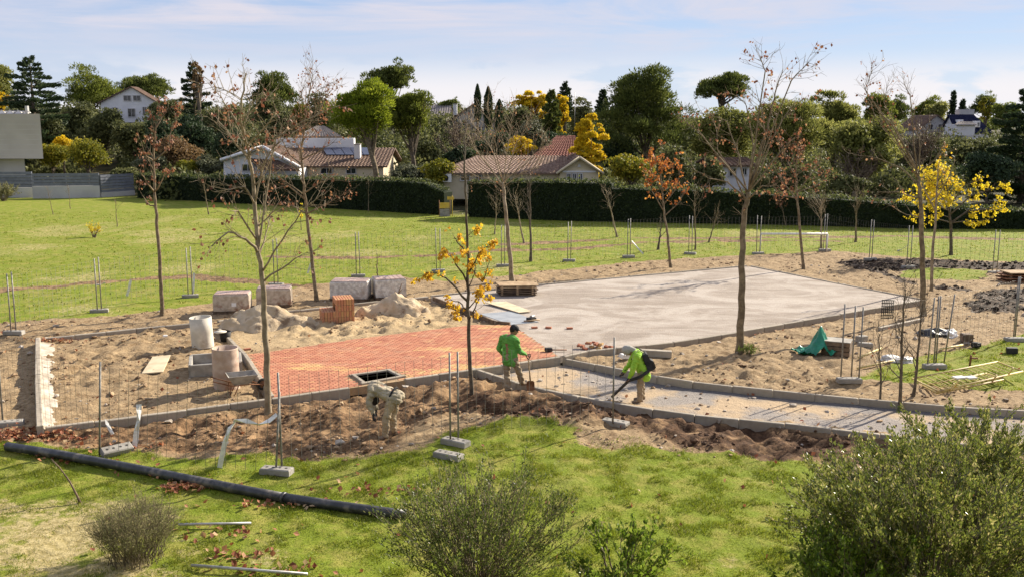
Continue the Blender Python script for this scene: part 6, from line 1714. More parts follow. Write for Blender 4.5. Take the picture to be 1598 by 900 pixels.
    for i in pr.sample(range(nc), min(nc, 16)):
        e = Vector(cc[i]); s = sample(tl, pr.uniform(0.55, 1.0))[0]
        mb.tube([s, s.lerp(e, 0.5) + Vector((0, 0, -0.06 * (e - s).length)), e], [r0 * 0.4, r0 * 0.25, 0.03], 5, cap=False)
    mb.build('trunk', bark, t)
    k = np.maximum(1, (n * cl ** 2 / (cl ** 2).sum())).astype(int)
    idx = np.repeat(np.arange(nc), k); m = len(idx)
    nd = unit(rng.normal(size=(m, 3))); nd[:, 2] = np.where(nd[:, 2] < -0.35, -nd[:, 2], nd[:, 2])
    rad_ = cl[idx] * (0.55 + 0.45 * rng.uniform(0, 1, m) ** 0.6) * (0.85 + 0.3 * rng.uniform(0, 1, m))
    c = cc[idx] + nd * rad_[:, None] * np.array([1, 1, 0.72])
    if kind in ('round', 'umbrella', 'broad'):          # some foliage deeper in, so the crown is not hollow
        q = int(m * 0.16); dd = unit(rng.normal(size=(q, 3))) * (rng.uniform(0, 1, q) ** 0.5)[:, None]
        inner = dd * ex * 0.75 + (np.array(ctr) if kind != 'umbrella' else np.array([ctr.x, ctr.y, zb - base.z + hgt * .5]) )
        c = np.concatenate([c, inner]); nd = np.concatenate([nd, unit(rng.normal(size=(q, 3)))]); idx = np.concatenate([idx, rng.integers(0, nc, q)])
    ct = rng.uniform(-0.3, 0.3, nc)
    tint = np.clip(rng.normal(0.45, 0.2, len(c)) + ct[idx], 0, 1)
    ax = nd + np.array([0, 0, 0.5]) if kind in ('round', 'umbrella') else None
    link('crown', leaf_mesh('crown', c, leaf, mat, nrm=nd, axis=ax, tint=tint, aspect=aspect or (0.34 if kind in ('round', 'umbrella') else 0.6), rng=rng), t)
    return t
def bare_tree(label, x0, x1, yt, yb, Y, seed, mat=None, name='tree', dens=1.0, haze=900):
    pr = random.Random(seed); a, b = P(x0, yb, Y), P(x1, yt, Y); w, h = b.x - a.x, b.z - a.z; cx = (a.x + b.x) / 2
    g = gz(cx, Y); base = Vector((cx, Y, min(g, a.z) - 0.1)); t = empty(name, base, 0, label, 'tree', 'bare trees far behind the hedge'); Ht = b.z - base.z
    mb = MB(); mb.tube([(0, 0, 0), (0.1, 0, Ht * 0.4)], [0.22, 0.14], 6); tips = []
    for i in range(int(16 * dens)):
        q = wander((0.1 * (i / 16), 0, Ht * pr.uniform(0.2, 0.42)), Vector((pr.uniform(-1, 1) * w / h, pr.uniform(-.8, .8) * w / h, 1.0)).normalized(), Ht * pr.uniform(0.4, 0.62), 6, pr, 0.04, 0.14)
        mb.tube(q, [0.08, 0.07, 0.055, 0.045, 0.035, 0.025, 0.015], 4, cap=False); tips.append(q)
        for s in range(7):
            p, d = sample(q, pr.uniform(0.3, 1)); q2 = wander(p, rdir(d, pr.uniform(.4, .9), pr), Ht * pr.uniform(.08, .22), 4, pr, 0.05, 0.2)
            mb.tube(q2, [0.03, 0.025, 0.02, 0.015, 0.01], 3, cap=False); tips.append(q2)
    mb.build('trunk', M_BARKP if mat is None else mat, t)
    if haze:
        c = [];
        while len(c) < haze: q = pr.choice(tips); c.append((sample(q, pr.random() * .99)[0] + Vector((pr.gauss(0, .25), pr.gauss(0, .25), pr.gauss(0, .25))))[:])
        tag(link('twigs', leaf_mesh('twigs', np.array(c), 0.42, M_BROWNTW, aspect=0.08, rng=np.random.default_rng(seed)), t), kind='stuff')
    return t
T = bg_tree; GP = 'big evergreen trees behind the houses'; GS = 'dark shrubs on the hillside'; GY = 'yellow autumn trees'
T('broad', 'yellowing pine cut by the left edge of the photo', -40, 22, 98, 190, 122, M_OLIVEP, group=GP)
T('loose', 'orange-leaved shrub at the left edge under the yellowing pine', -14, 12, 135, 182, 118, M_YTREE, n=1800, name='tree', group=GY)
T('cone', 'big dark cedar with level boughs behind the modern building', -22, 128, 84, 255, 112, M_CEDAR, name='cedar_tree', n=20000, leaf=0.42, group=GP)
T('umbrella', 'broad green stone pine left of the white gabled house', 88, 200, 104, 176, 174, M_PINE, name='stone_pine', n=13000, leaf=0.42, trunk=150, group=GP)
T('umbrella', 'stone pine behind and right of the white gabled house', 183, 272, 108, 165, 186, M_PINED, name='stone_pine', n=9000, leaf=0.5, group=GP)
T('cone', 'dark spired conifer with russet creeper round its top', 272, 336, 94, 240, 122, M_CEDAR, name='conifer_tree', n=11000, leaf=0.40, group=GP)
T('loose', 'russet creeper climbing the top of the dark spired conifer', 298, 317, 98, 145, 120.5, M_RUST_L, name='creeper', n=900, leaf=0.28)
T('umbrella', 'round-headed pine behind the tall near tree on the left', 386, 470, 106, 172, 150, M_PINED, name='stone_pine', n=9000, leaf=0.42, group=GP)
T('broad', 'dull olive tree below the round-headed pine', 388, 452, 150, 214, 135, M_OAK, n=6000, group=GP)
T('broad', 'dark tree left of the bright round pine', 474, 530, 148, 235, 118, M_OAK, n=6000, group=GP)
T('broad', 'small golden tree in front of the dark trees above the bungalow', 452, 488, 163, 202, 120, M_YGREEN, n=2600, group=GY)
T('round', 'bright green round pine above the bungalow', 516, 624, 122, 238, 92, M_PINEB, name='pine_tree', n=17000, leaf=0.30, trunk=591, group=GP)
T('umbrella', 'dark pine top rising behind the bright green round pine', 570, 652, 93, 146, 128, M_PINED, name='pine_tree', n=7500, leaf=0.40, group=GP)
T('round', 'mid-green round pine right of the bright one', 596, 680, 137, 232, 97, M_PINE, name='pine_tree', n=13000, leaf=0.30, trunk=645, group=GP)
T('broad', 'low dark tree under the mid-green round pine', 640, 690, 215, 285, 106, M_OAK, n=5000, name='evergreen_shrub', group=GS)
bare_tree('bare brownish tree in front of the dark-roofed house', 672, 752, 182, 270, 108, 5, dens=1.2, haze=1600)
bare_tree('bare brown thicket left of the cypress pair', 744, 800, 200, 262, 104, 6, haze=900)
T('umbrella', 'low dark pine top left of the cypress pair', 678, 722, 152, 178, 150, M_PINED, n=3500, group=GP, name='pine_tree')
T('column', 'left cypress of the pair on the skyline', 740, 750.5, 132, 190, 135, M_CEDAR, name='cypress_tree', n=2600, leaf=0.3, group='cypresses on the skyline')
T('column', 'right and wider cypress of the pair on the skyline', 755, 769, 136, 200, 134, M_CEDAR, name='cypress_tree', n=3400, leaf=0.3, group='cypresses on the skyline')
T('column', 'short cypress right of the skyline pair', 772, 787, 156, 212, 130, M_CEDAR, name='cypress_tree', n=2600, leaf=0.3, group='cypresses on the skyline')
T('broad', 'dark olive tree behind the forked plane tree', 782, 838, 165, 240, 112, M_OAK, n=6000, group=GP)
T('broad', 'grey-green bushy tree above the tiled roof', 800, 858, 192, 246, 98, M_GREYG, n=5000, group=GS)
T('loose', 'orange-yellow shrub above the right end of the tiled roof', 785, 836, 214, 246, 90, M_YTREE, n=1700, leaf=0.24, name='shrub', group=GY)
T('loose', 'yellow tree left of the dark fir on the skyline', 800, 856, 133, 200, 118, M_YTREE, n=7000, leaf=0.30, aspect=0.6, group=GY)
T('loose', 'yellow tree right of the dark fir on the skyline', 852, 894, 143, 215, 116, M_YTREE, n=5500, leaf=0.30, aspect=0.6, group=GY)
T('cone', 'dark green fir between the two yellow skyline trees', 838, 882, 138, 235, 112, M_PINED, name='fir_tree', n=8000, leaf=0.34, group=GP)
T('cone', 'dark crooked cedar top right of the yellow skyline trees', 864, 900, 127, 190, 140, M_CEDAR, name='cedar_tree', n=3500, leaf=0.42, group=GP)
T('broad', 'dark tree between the yellow trees and the big pine', 885, 938, 155, 232, 122, M_OAK, n=6500, group=GP)
T('loose', 'bright yellow tree beside the big dark pine', 884, 952, 174, 290, 84.5, M_YTREE, n=9000, leaf=0.26, aspect=0.6, group=GY)
T('cone', 'small dark cedar tip left of the big dark pine', 926, 956, 138, 200, 135, M_CEDAR, name='cedar_tree', n=3000, leaf=0.4, group=GP)
T('round', 'biggest dark round pine right of the bright yellow tree', 922, 1086, 108, 268, 99, M_PINED, name='stone_pine', n=26000, leaf=0.32, trunk=1036, group=GP)
T('umbrella', 'flat-topped umbrella pine behind the tallest plane tree', 1078, 1180, 107, 162, 118, M_PINED, name='stone_pine', n=9000, leaf=0.38, trunk=1110, group=GP)
T('broad', 'pale olive pine under the umbrella pine', 1062, 1190, 165, 285, 100, M_OLIVEP, n=12000, leaf=0.3, name='pine_tree', group=GP)
T('broad', 'leafy green shrub at the hedge under the biggest pine', 945, 1020, 240, 296, 80, M_YGREEN, n=4500, leaf=0.24, name='shrub', group=GS)
T('broad', 'dark shrub behind the hedge right of the biggest pine', 1020, 1085, 232, 296, 84, M_OAK, n=4500, leaf=0.24, name='evergreen_shrub', group=GS)
T('round', 'pine filling the skyline right of the tallest plane tree', 1160, 1305, 137, 290, 96, M_OLIVEP, name='pine_tree', n=17000, leaf=0.34, group=GP)
T('round', 'pine with feathery top behind the leaning bare tree', 1258, 1352, 136, 280, 105, M_OLIVEP, name='pine_tree', n=12000, leaf=0.36, group=GP)
T('broad', 'wide olive pine low behind the leaning bare tree', 1290, 1415, 172, 302, 86, M_OLIVEP, name='pine_tree', n=13000, leaf=0.30, group=GP)
T('round', 'pine on the skyline right of the feathery one', 1340, 1400, 138, 215, 128, M_PINE, name='pine_tree', n=7000, leaf=0.38, group=GP)
T('umbrella', 'dark far pine left of the yellowish skyline poplars', 1366, 1425, 152, 195, 185, M_PINED, name='stone_pine', n=5000, leaf=0.5, group=GP)
T('umbrella', 'far pine above the brown gabled house', 1418, 1478, 152, 188, 215, M_PINE, name='stone_pine', n=5000, leaf=0.5, group=GP)
T('cone', 'tiny far fir spire above the slate roof', 1478, 1496, 141, 185, 215, M_CEDAR, name='fir_tree', n=1800, leaf=0.5, group=GP)
T('cone', 'second tiny far fir right of the first spire', 1494, 1510, 154, 188, 216, M_CEDAR, name='fir_tree', n=1500, leaf=0.5, group=GP)
T('umbrella', 'far pine behind the slate-roofed house', 1508, 1566, 146, 185, 225, M_PINED, name='stone_pine', n=4500, leaf=0.5, group=GP)
T('loose', 'yellowish far poplar over the slate-roofed house', 1524, 1560, 150, 190, 205, M_YGREEN, n=2200, leaf=0.4, group=GY)
T('broad', 'yellow-olive far tree over the brown gabled house', 1440, 1482, 158, 196, 208, M_OLIVEP, n=3500, leaf=0.45, group=GP)
T('broad', 'green far tree left of the right edge cedar', 1544, 1600, 162, 210, 175, M_PINE, n=5000, leaf=0.45, group=GP)
T('cone', 'huge dark cedar at the right edge of the photo', 1510, 1690, 128, 335, 84, M_CEDAR, name='cedar_tree', n=24000, leaf=0.36, group=GP)
T('broad', 'dark tree low at the foot of the huge right cedar', 1500, 1590, 235, 318, 80, M_CEDAR, n=8000, leaf=0.28, group=GS)
T('broad', 'grey-olive tree under the slate-roofed house', 1470, 1560, 214, 300, 120, M_OAK, n=9000, leaf=0.34, group=GS)
T('broad', 'dark brownish tree below the brown gabled house', 1395, 1480, 205, 305, 105, M_OAK, n=9000, leaf=0.32, group=GS)
bare_tree('bare reddish-grey tree between the leaning tree and the slate roof', 1395, 1470, 185, 300, 98, 9, dens=1.2, haze=1500)
bare_tree('bare grey tree above the right hedge left of the golden tree', 1300, 1370, 225, 302, 84, 10, haze=700)
T('broad', 'dark shrub along the hedge below the wide olive pine', 1290, 1360, 275, 306, 80, M_OAK, n=3500, leaf=0.24, name='evergreen_shrub', group=GS)
T('broad', 'dark shrub along the hedge by the small white house', 1180, 1265, 262, 302, 82, M_OAK, n=4500, leaf=0.24, name='evergreen_shrub', group=GS)
for i, (a, b, c, d, Y, m, l) in enumerate((
    (60, 120, 190, 262, 112, M_OAK, 'dark evergreen shrub at the foot of the big cedar'), (92, 150, 160, 235, 124, M_OAK, 'olive shrub under the left stone pine'),
    (132, 195, 168, 250, 116, M_OAK, 'dark olive shrub left of the white gabled house'), (178, 240, 182, 262, 112, M_OAK, 'dark shrub in front of the white gabled house'),
    (222, 285, 184, 275, 108, M_CEDAR, 'very dark shrub right below the white gabled house'), (236, 282, 150, 205, 140, M_OAK, 'olive tree right of the white gabled house'),
    (262, 340, 175, 275, 112, M_CEDAR, 'black-green tree below the spired conifer'), (316, 392, 158, 255, 116, M_OAK, 'dark tree behind the left end of the bungalow'),
    (330, 395, 208, 262, 104, M_CEDAR, 'black-green shrub against the bungalow gable'), (410, 470, 178, 222, 118, M_OAK, 'dull tree behind the bungalow chimney side'),
    (690, 742, 228, 280, 96, M_CEDAR, 'dark shrub left of the tiled house'), (742, 800, 212, 248, 100, M_CEDAR, 'dark shrub over the ridge of the tiled house'),
    (838, 892, 206, 248, 108, M_CEDAR, 'black-green shrub behind the red roof'), (1085, 1135, 250, 300, 84, M_OAK, 'dark shrub left of the small white house'),
    (930, 1000, 215, 285, 100, M_CEDAR, 'black-green shrub low behind the biggest pine'))):
    T('broad', l, a, b, c, d, Y, m, name='evergreen_shrub', n=6500, leaf=0.30, group=GS)
for a, b, c, d, Y, m, l in (
    (57, 108, 222, 272, 98, M_YGREEN, 'yellowing shrub beside the modern building'), (82, 112, 214, 248, 101, M_YTREE, 'bright yellow shrub behind the yellowing one'),
    (100, 172, 217, 274, 97, M_YGREEN, 'round green and yellow shrub behind the slat fence'), (213, 262, 240, 280, 94, M_GREYG, 'grey-green olive shrub behind the left hedge'),
    (244, 318, 216, 276, 96, M_RUST_L, 'rust-coloured thin shrub behind the left hedge'), (278, 316, 250, 278, 93, M_YGREEN, 'low yellow shrub at the left hedge top'),
    (306, 345, 244, 280, 93, M_GREYG, 'feathery pale shrub left of the bungalow'), (600, 690, 256, 290, 84, M_GREYG, 'pale grassy shrub on the hedge right of the bungalow'), (655, 712, 250, 296, 80, M_YGREEN, 'fresh green shrub left of the air conditioner'),
    (172, 215, 262, 300, 96, M_OAK, 'low dark shrub at the right end of the slat fence')):
    T('broad', l, a, b, c, d, Y, m, name='shrub', n=3600, leaf=0.24, group='shrubs behind the fence and hedges')
# distant woods closing the horizon
def undergrowth():
    "brush and garden shrubs growing together between the trees behind the hedges"
    cs, tt = [], []
    for i in range(760):
        px = RNG.uniform(-60, 1680); Y = RNG.uniform(86, 175); p = P(px, 250, Y)
        if any(a < px < b and c < Y < d for a, b, c, d in UNDER_GAPS): continue
        g = gz(p.x, Y); r = min(3.6, RNG.uniform(1.3, 3.0) * (0.7 + Y / 220) * (1.25 if Y > 104 else 1.0)); k = int(60 + 26 * r * r)
        d = rand_unit(k); d[:, 2] = np.abs(d[:, 2])
        cs.append(d * np.array([r, r, r * RNG.uniform(0.8, 1.15)]) * RNG.uniform(0.45, 1.0, (k, 1)) + np.array([p.x, Y, g])); tt.append(np.clip(RNG.normal(0.42, 0.2, k) + RNG.uniform(-.3, .3), 0, 1))
    c = np.concatenate(cs); o = link('undergrowth', leaf_mesh('undergrowth', c, 0.46, M_OAK, tint=np.concatenate(tt), aspect=0.6)); tag(o, 'dull green brush growing together between the houses and trees', kind='stuff')
UNDER_GAPS = [(330, 625, 84, 112), (670, 950, 78, 94), (-60, 215, 84, 101), (820, 905, 94, 104), (1110, 1180, 80, 89), (150, 250, 130, 162), (1420, 1560, 168, 205)]
undergrowth()
def woods():
    cs = []
    for i in range(520):
        x = RNG.uniform(-260, 300); y = RNG.uniform(240, 420); 
        g = gz(x, y); r = RNG.uniform(2.2, 3.8); k = 90
        d = rand_unit(k); d[:, 2] = np.abs(d[:, 2]); c = d * np.array([r, r, r * 0.9]) * RNG.uniform(0.5, 1.0, (k, 1)) + np.array([x, y, g + RNG.uniform(-0.5, 0.6)]); cs.append(c)
    c = np.concatenate(cs); o = link('woods', leaf_mesh('woods', c, 1.3, M_PINED, aspect=0.6)); tag(o, 'far-off dark wood closing the horizon behind the houses', kind='stuff')
woods()
# ================================================================== PEOPLE
M_SKIN = rough_mat('skin', (0.26, 0.135, 0.085), (0.33, 0.18, 0.115), 8, 0.1, 60, 0.6)
M_GREENA = rough_mat('green_shirt_cloth', (0.10, 0.30, 0.06), (0.15, 0.39, 0.08), 6, 0.3, 70, 0.85)
M_GREENB = rough_mat('lime_shirt_cloth', (0.27, 0.50, 0.04), (0.36, 0.60, 0.07), 6, 0.3, 70, 0.85)
M_LIMETRIM = rough_mat('pale_lime_trim', (0.50, 0.62, 0.22), (0.58, 0.68, 0.30), 6, 0.2, 60, 0.7)
M_KHAKI = rough_mat('khaki_cloth', (0.25, 0.19, 0.125), (0.34, 0.27, 0.185), 5, 0.3, 70, 0.9, c3=(0.20, 0.14, 0.09), s3=3)
M_BEIGE = rough_mat('beige_cloth', (0.36, 0.28, 0.18), (0.46, 0.37, 0.25), 5, 0.3, 70, 0.9, c3=(0.30, 0.23, 0.16), s3=3)
M_JACKET = rough_mat('grey_beige_jacket', (0.30, 0.25, 0.175), (0.43, 0.365, 0.26), 5, 0.35, 60, 0.9)
M_BLACKC = rough_mat('black_cloth', (0.018, 0.018, 0.02), (0.04, 0.04, 0.042), 6, 0.3, 60, 0.8)
M_GREYC = rough_mat('grey_cloth', (0.33, 0.31, 0.27), (0.42, 0.40, 0.36), 6, 0.3, 60, 0.9)
M_HAIR = rough_mat('black_hair', (0.012, 0.010, 0.009), (0.03, 0.025, 0.02), 20, 0.6, 120, 0.6)
M_BOOT = rough_mat('dusty_boot', (0.14, 0.10, 0.07), (0.24, 0.18, 0.125), 8, 0.3, 60, 0.85)

def caps(mb, p, q, r0, r1, n=14):
    "a tapered limb with rounded ends"
    p, q = Vector(p), Vector(q); d = q - p; L = max(d.length, 1e-5); u = d / L
    pts, rad = [], []
    for a in (-1.0, -0.92, -0.7, -0.38, 0): pts.append(p + u * (r0 * a)); rad.append(r0 * math.sqrt(max(1 - a * a, 0.0004)))
    for a in (0, 0.38, 0.7, 0.92, 1.0): pts.append(q + u * (r1 * a)); rad.append(r1 * math.sqrt(max(1 - a * a, 0.0004)))
    mb.tube(pts, rad, n)
def ball(mb, c, r, sc=(1, 1, 1), M=None):
    v, f = ico(3); V = [Vector((a[0] * r * sc[0], a[1] * r * sc[1], a[2] * r * sc[2])) for a in v]
    V = [(M @ a if M else a) + Vector(c) for a in V]; mb.add(V, [tuple(x) for x in f])
def skin_over(mb, name, mat, parent, voxel=0.012, smooth=4, wrinkle=0.0, seed=0):
    "one continuous closed surface over overlapping limbs"
    me = mb.mesh('tmp', mat); o = bpy.data.objects.new('tmp', me); C.objects.link(o)
    m = o.modifiers.new('r', 'REMESH'); m.mode = 'VOXEL'; m.voxel_size = voxel
    s = o.modifiers.new('s', 'SMOOTH'); s.iterations = smooth; s.factor = 0.5
    dg = bpy.context.evaluated_depsgraph_get(); dg.update()
    me2 = bpy.data.meshes.new_from_object(o.evaluated_get(dg)); me2.name = name
    bpy.data.objects.remove(o); bpy.data.meshes.remove(me)
    if wrinkle:
        n = len(me2.vertices); co = np.empty(n * 3, np.float32); no = np.empty(n * 3, np.float32)
        me2.vertices.foreach_get('co', co); me2.vertices.foreach_get('normal', no); co = co.reshape(-1, 3); no = no.reshape(-1, 3)
        w = fbm(co[:, 0] * 1.0 + co[:, 2] * 0.6, co[:, 2] * 1.9 + co[:, 1], 0.10, 3, seed) - 0.5
        co = co + no * (w * wrinkle)[:, None]; me2.vertices.foreach_set('co', co.ravel().astype(np.float32))
    me2.materials.clear(); me2.materials.append(mat)
    me2.polygons.foreach_set('use_smooth', [True] * len(me2.polygons)); me2.update()
    return link(name, me2, parent)
def hand(mb, w, d, palm_n, side=1, curl=0.6):
    "palm, four bent fingers of unequal length and a thumb from the side of the palm"
    w, d = Vector(w), Vector(d).normalized(); nrm = Vector(palm_n); nrm = (nrm - d * nrm.dot(d)).normalized(); s = d.cross(nrm) * side
    for k in (-1, 0, 1): caps(mb, w + s * 0.022 * k + d * 0.015, w + s * 0.027 * k + d * 0.078, 0.017, 0.015)
    for k, L in zip((-1.5, -0.5, 0.5, 1.5), (0.060, 0.076, 0.082, 0.072)):
        p = w + d * 0.082 + s * 0.0195 * k
        a = d * math.cos(curl * .5) + nrm * math.sin(curl * .5); b = d * math.cos(curl * 1.5) + nrm * math.sin(curl * 1.5); c = d * math.cos(curl * 2.5) + nrm * math.sin(curl * 2.5)
        q = p + a * L * 0.45; r = q + b * L * 0.32; e = r + c * L * 0.25
        caps(mb, p, q, 0.0088, 0.0082, 8); caps(mb, q, r, 0.0082, 0.0075, 8); caps(mb, r, e, 0.0075, 0.0068, 8)
    t0 = w + d * 0.03 + s * 0.034; t1 = t0 + (s * 0.75 + d * 0.6 + nrm * 0.3).normalized() * 0.042; t2 = t1 + (d * 0.8 + nrm * 0.7).normalized() * 0.034
    caps(mb, t0, t1, 0.012, 0.0095, 8); caps(mb, t1, t2, 0.0095, 0.008, 8)
def person(label, base, J, top, topmat, legmat, face, hair=None, hat=None, wr=0.02, seed=1, boot=M_BOOT, glove=None, sleeve_to=1.0, hem=0.06, bulk=1.0, handd=None, skirt=0.0):
    t = empty('person', base, 0, label, 'person')
    V_ = {k: Vector(v) for k, v in J.items()}
    fw = Vector(face).normalized()
    # ---- the body, one surface from head to feet
    b = MB(); hd = V_['head']; nk = V_['neck']
    up = (hd - nk).normalized(); sd = fw.cross(up).normalized(); fw2 = up.cross(sd).normalized()
    M3 = Matrix((sd, fw2, up)).transposed()
    ball(b, hd, 0.112, (0.76, 0.93, 1.12), M3); ball(b, hd - up * 0.055 + fw2 * 0.030, 0.068, (0.85, 0.95, 1.0), M3)
    caps(b, hd + fw2 * 0.098 + up * 0.012, hd + fw2 * 0.118 - up * 0.022, 0.009, 0.015, 8)
    for s in (-1, 1):
        ball(b, hd + sd * 0.082 * s - up * 0.005, 0.03, (0.35, 0.65, 1.05), M3)
        ball(b, hd + sd * 0.032 * s + fw2 * 0.088 - up * 0.004, 0.013, (1.2, .6, .6), M3)
    caps(b, hd + fw2 * 0.094 - up * 0.062 - sd * .02, hd + fw2 * 0.094 - up * 0.062 + sd * .02, 0.010, 0.010, 8)
    caps(b, hd - up * 0.06, nk, 0.055, 0.062)
    ch = (V_['shl'] + V_['shr']) / 2; pe = V_['pelvis']
    caps(b, nk, ch, 0.07, 0.11); caps(b, ch, ch.lerp(pe, .5), 0.13, 0.125); caps(b, ch.lerp(pe, .5), pe, 0.125, 0.13)
    for s in 'lr':
        caps(b, ch, V_['sh' + s], 0.10, 0.065); caps(b, V_['sh' + s], V_['el' + s], 0.050, 0.040); caps(b, V_['el' + s], V_['wr' + s], 0.040, 0.027)
        caps(b, pe, V_['hp' + s], 0.12, 0.09); caps(b, V_['hp' + s], V_['kn' + s], 0.085, 0.058); caps(b, V_['kn' + s], V_['an' + s], 0.055, 0.038)
        td = Vector(J['toe' + s]) - V_['an' + s]; caps(b, V_['an' + s] - Vector((0, 0, .02)), Vector(J['toe' + s]), 0.035, 0.028)
        hdn = (handd or {}).get(s) or ((V_['wr' + s] - V_['el' + s]).normalized(), fw, 0.5)
        hand(b, V_['wr' + s], hdn[0], hdn[1], 1 if s == 'r' else -1, hdn[2])
    skin_over(b, 'body', M_SKIN, t, 0.0075, 2)
    # ---- clothes
    c = MB(); k = bulk
    caps(c, nk.lerp(ch, .35), ch, 0.075 * k, 0.14 * k); sw = (V_['shr'] - V_['shl']).normalized() * 0.07
    for w in (-1, 1):
        caps(c, ch + sw * w, ch.lerp(pe, .5) + sw * w * .9, 0.125 * k, 0.120 * k); caps(c, ch.lerp(pe, .5) + sw * w * .9, pe + sw * w, 0.120 * k, 0.128 * k)
        d = (pe - ch).normalized(); caps(c, pe + sw * w, pe + sw * w + d * (hem + skirt), 0.128 * k, 0.13 * k)
    for s in 'lr':
        caps(c, ch, V_['sh' + s], 0.115 * k, 0.085 * k); caps(c, V_['sh' + s], V_['el' + s], 0.078 * k, 0.062 * k)
        e = V_['el' + s].lerp(V_['wr' + s], sleeve_to * 0.97); caps(c, V_['el' + s], e, 0.062 * k, 0.046 * k)
    skin_over(c, top, topmat, t, 0.014, 3, wr, seed)
    c = MB(); caps(c, pe + (ch - pe).normalized() * 0.03, pe, 0.135, 0.14)
    for s in 'lr':
        caps(c, pe, V_['hp' + s], 0.135, 0.112); caps(c, V_['hp' + s], V_['kn' + s], 0.112, 0.083)
        a = V_['an' + s]; caps(c, V_['kn' + s], V_['kn' + s].lerp(a, .6), 0.083, 0.078); caps(c, V_['kn' + s].lerp(a, .6), V_['kn' + s].lerp(a, .96), 0.078, 0.073)
    skin_over(c, 'trousers', legmat, t, 0.014, 3, wr, seed + 5)
    for s in 'lr':
        c = MB(); a = V_['an' + s]; toe = Vector(J['toe' + s]); caps(c, a + Vector((0, 0, .06)), a - Vector((0, 0, .02)), 0.052, 0.052); caps(c, a - Vector((0, 0, .03)), toe, 0.050, 0.042)
        bk = (a - toe); bk.z = 0; bk.normalize(); caps(c, a - Vector((0, 0, .035)), a - Vector((0, 0, .035)) + bk * 0.05, 0.045, 0.038)
        skin_over(c, 'boot', boot, t, 0.012, 2)
        if glove:
            g = MB(); hdn = (handd or {}).get(s) or ((V_['wr' + s] - V_['el' + s]).normalized(), fw, 0.5)
            hand2 = V_['wr' + s]; d0 = Vector(hdn[0]).normalized(); caps(g, hand2 - d0 * .03, hand2 + d0 * 0.01, 0.04, 0.036); caps(g, hand2, hand2 + d0 * .085, 0.036, 0.042); caps(g, hand2 + d0 * .085, hand2 + d0 * .12 + Vector(hdn[1]) * .04, .034, .025)
            skin_over(g, 'glove', glove, t, 0.010, 2)
    if hair:
        h = MB(); ball(h, hd + up * 0.022 - fw2 * 0.018, 0.120, (0.80, 0.92, 1.02), M3); skin_over(h, 'hair', hair, t, 0.012, 1, 0.012)
    for s in (-1, 1):
        e = MB(); ball(e, hd + sd * 0.032 * s + fw2 * 0.096 - up * 0.002, 0.008, (1.1, .6, .7), M3); e.build('eye', M_BLACKC, t)
    if hat: hat(t, hd, up, fw2, sd, M3)
    return t
def cap_hat(mat):
    def f(t, hd, up, fw, sd, M3):
        h = MB(); ball(h, hd + up * 0.045 - fw * 0.004, 0.122, (0.84, 0.98, 0.82), M3)
        for k in (-1, 0, 1): caps(h, hd + up * 0.055 + fw * 0.085 + sd * .045 * k, hd + up * 0.040 + fw * (0.165 - 0.02 * abs(k)) + sd * .035 * k, 0.012, 0.009, 8)
        skin_over(h, 'cap', mat, t, 0.010, 1)
    return f
def hood_hat(mat):
    def f(t, hd, up, fw, sd, M3):
        h = MB(); ball(h, hd + up * 0.03 - fw * 0.015, 0.128, (0.84, 0.98, 1.0), M3); caps(h, hd - fw * 0.07, hd - fw * .06 - up * 0.13, 0.08, 0.075)
        for k in (-1, 0, 1): caps(h, hd + up * 0.062 + fw * 0.07 + sd * .05 * k, hd + up * 0.045 + fw * 0.155 + sd * .04 * k, 0.012, 0.009, 8)
        skin_over(h, 'hood', mat, t, 0.012, 1, 0.012)
    return f
# --- the man with the shovel
bA = on(799, 612); fA = Vector((0.62, 0.78, 0))
JA = dict(head=(0.055, 0.06, 1.60), neck=(-0.005, 0.02, 1.45), shl=(-0.235, 0.10, 1.385), shr=(0.10, -0.11, 1.37), ell=(-0.325, 0.14, 1.11), elr=(0.17, -0.06, 1.09), wrl=(-0.22, 0.27, 0.92), wrr=(0.345, 0.0, 0.985),
          pelvis=(-0.055, 0.0, 0.93), hpl=(-0.14, 0.06, 0.88), hpr=(0.04, -0.05, 0.88), knl=(-0.13, 0.06, 0.48), knr=(0.17, 0.07, 0.55), anl=(-0.115, 0.0, 0.10), anr=(0.255, 0.24, 0.20),
          toel=(-0.03, 0.14, 0.04), toer=(0.36, 0.33, 0.14))
person('man in a green long-sleeved shirt, dark cap and khaki trousers standing with a shovel', bA, JA, 'shirt', M_GREENA, M_KHAKI, (0.93, 0.25, -0.30), M_HAIR, cap_hat(M_BLACKC), 0.055, 3, bulk=1.06, skirt=0.06,
       handd={'r': (Vector((0.9, 0.25, -0.35)), Vector((-0.2, 0.2, -1)), 0.95), 'l': (Vector((0.6, 0.6, -0.5)), fA, 0.7)})
gA = JA['wrr']
sb = bA + Vector((0.41, 0.02, 0.93))
foot_ = on(829, 617); e = Vector((0.47, 0.12, -0.02 + gz(*(bA + Vector((.47, .12, 0)))[:2]) - bA.z))
sh = empty('shovel', bA + Vector((0.41, 0.02, 0.0)), 0, 'long-handled shovel held upright by the man in the green shirt', 'shovel')
mb = MB(); top_, low_ = Vector((0.0, 0.0, 0.86)), e - Vector((0.41, 0.02, 0)) + Vector((0, 0, 0.26)); mb.tube([top_, low_], 0.017, 8); mb.build('shaft', M_WOOD, sh)
mb = MB(); mb.tube([(0, 0, 0.85), (-0.055, 0, 0.94), (-0.055, 0, 0.985), (0.055, 0, 0.985), (0.055, 0, 0.94), (0, 0, 0.85)], 0.013, 8); mb.build('grip', M_BLACKC, sh)
mb = MB(); V = []
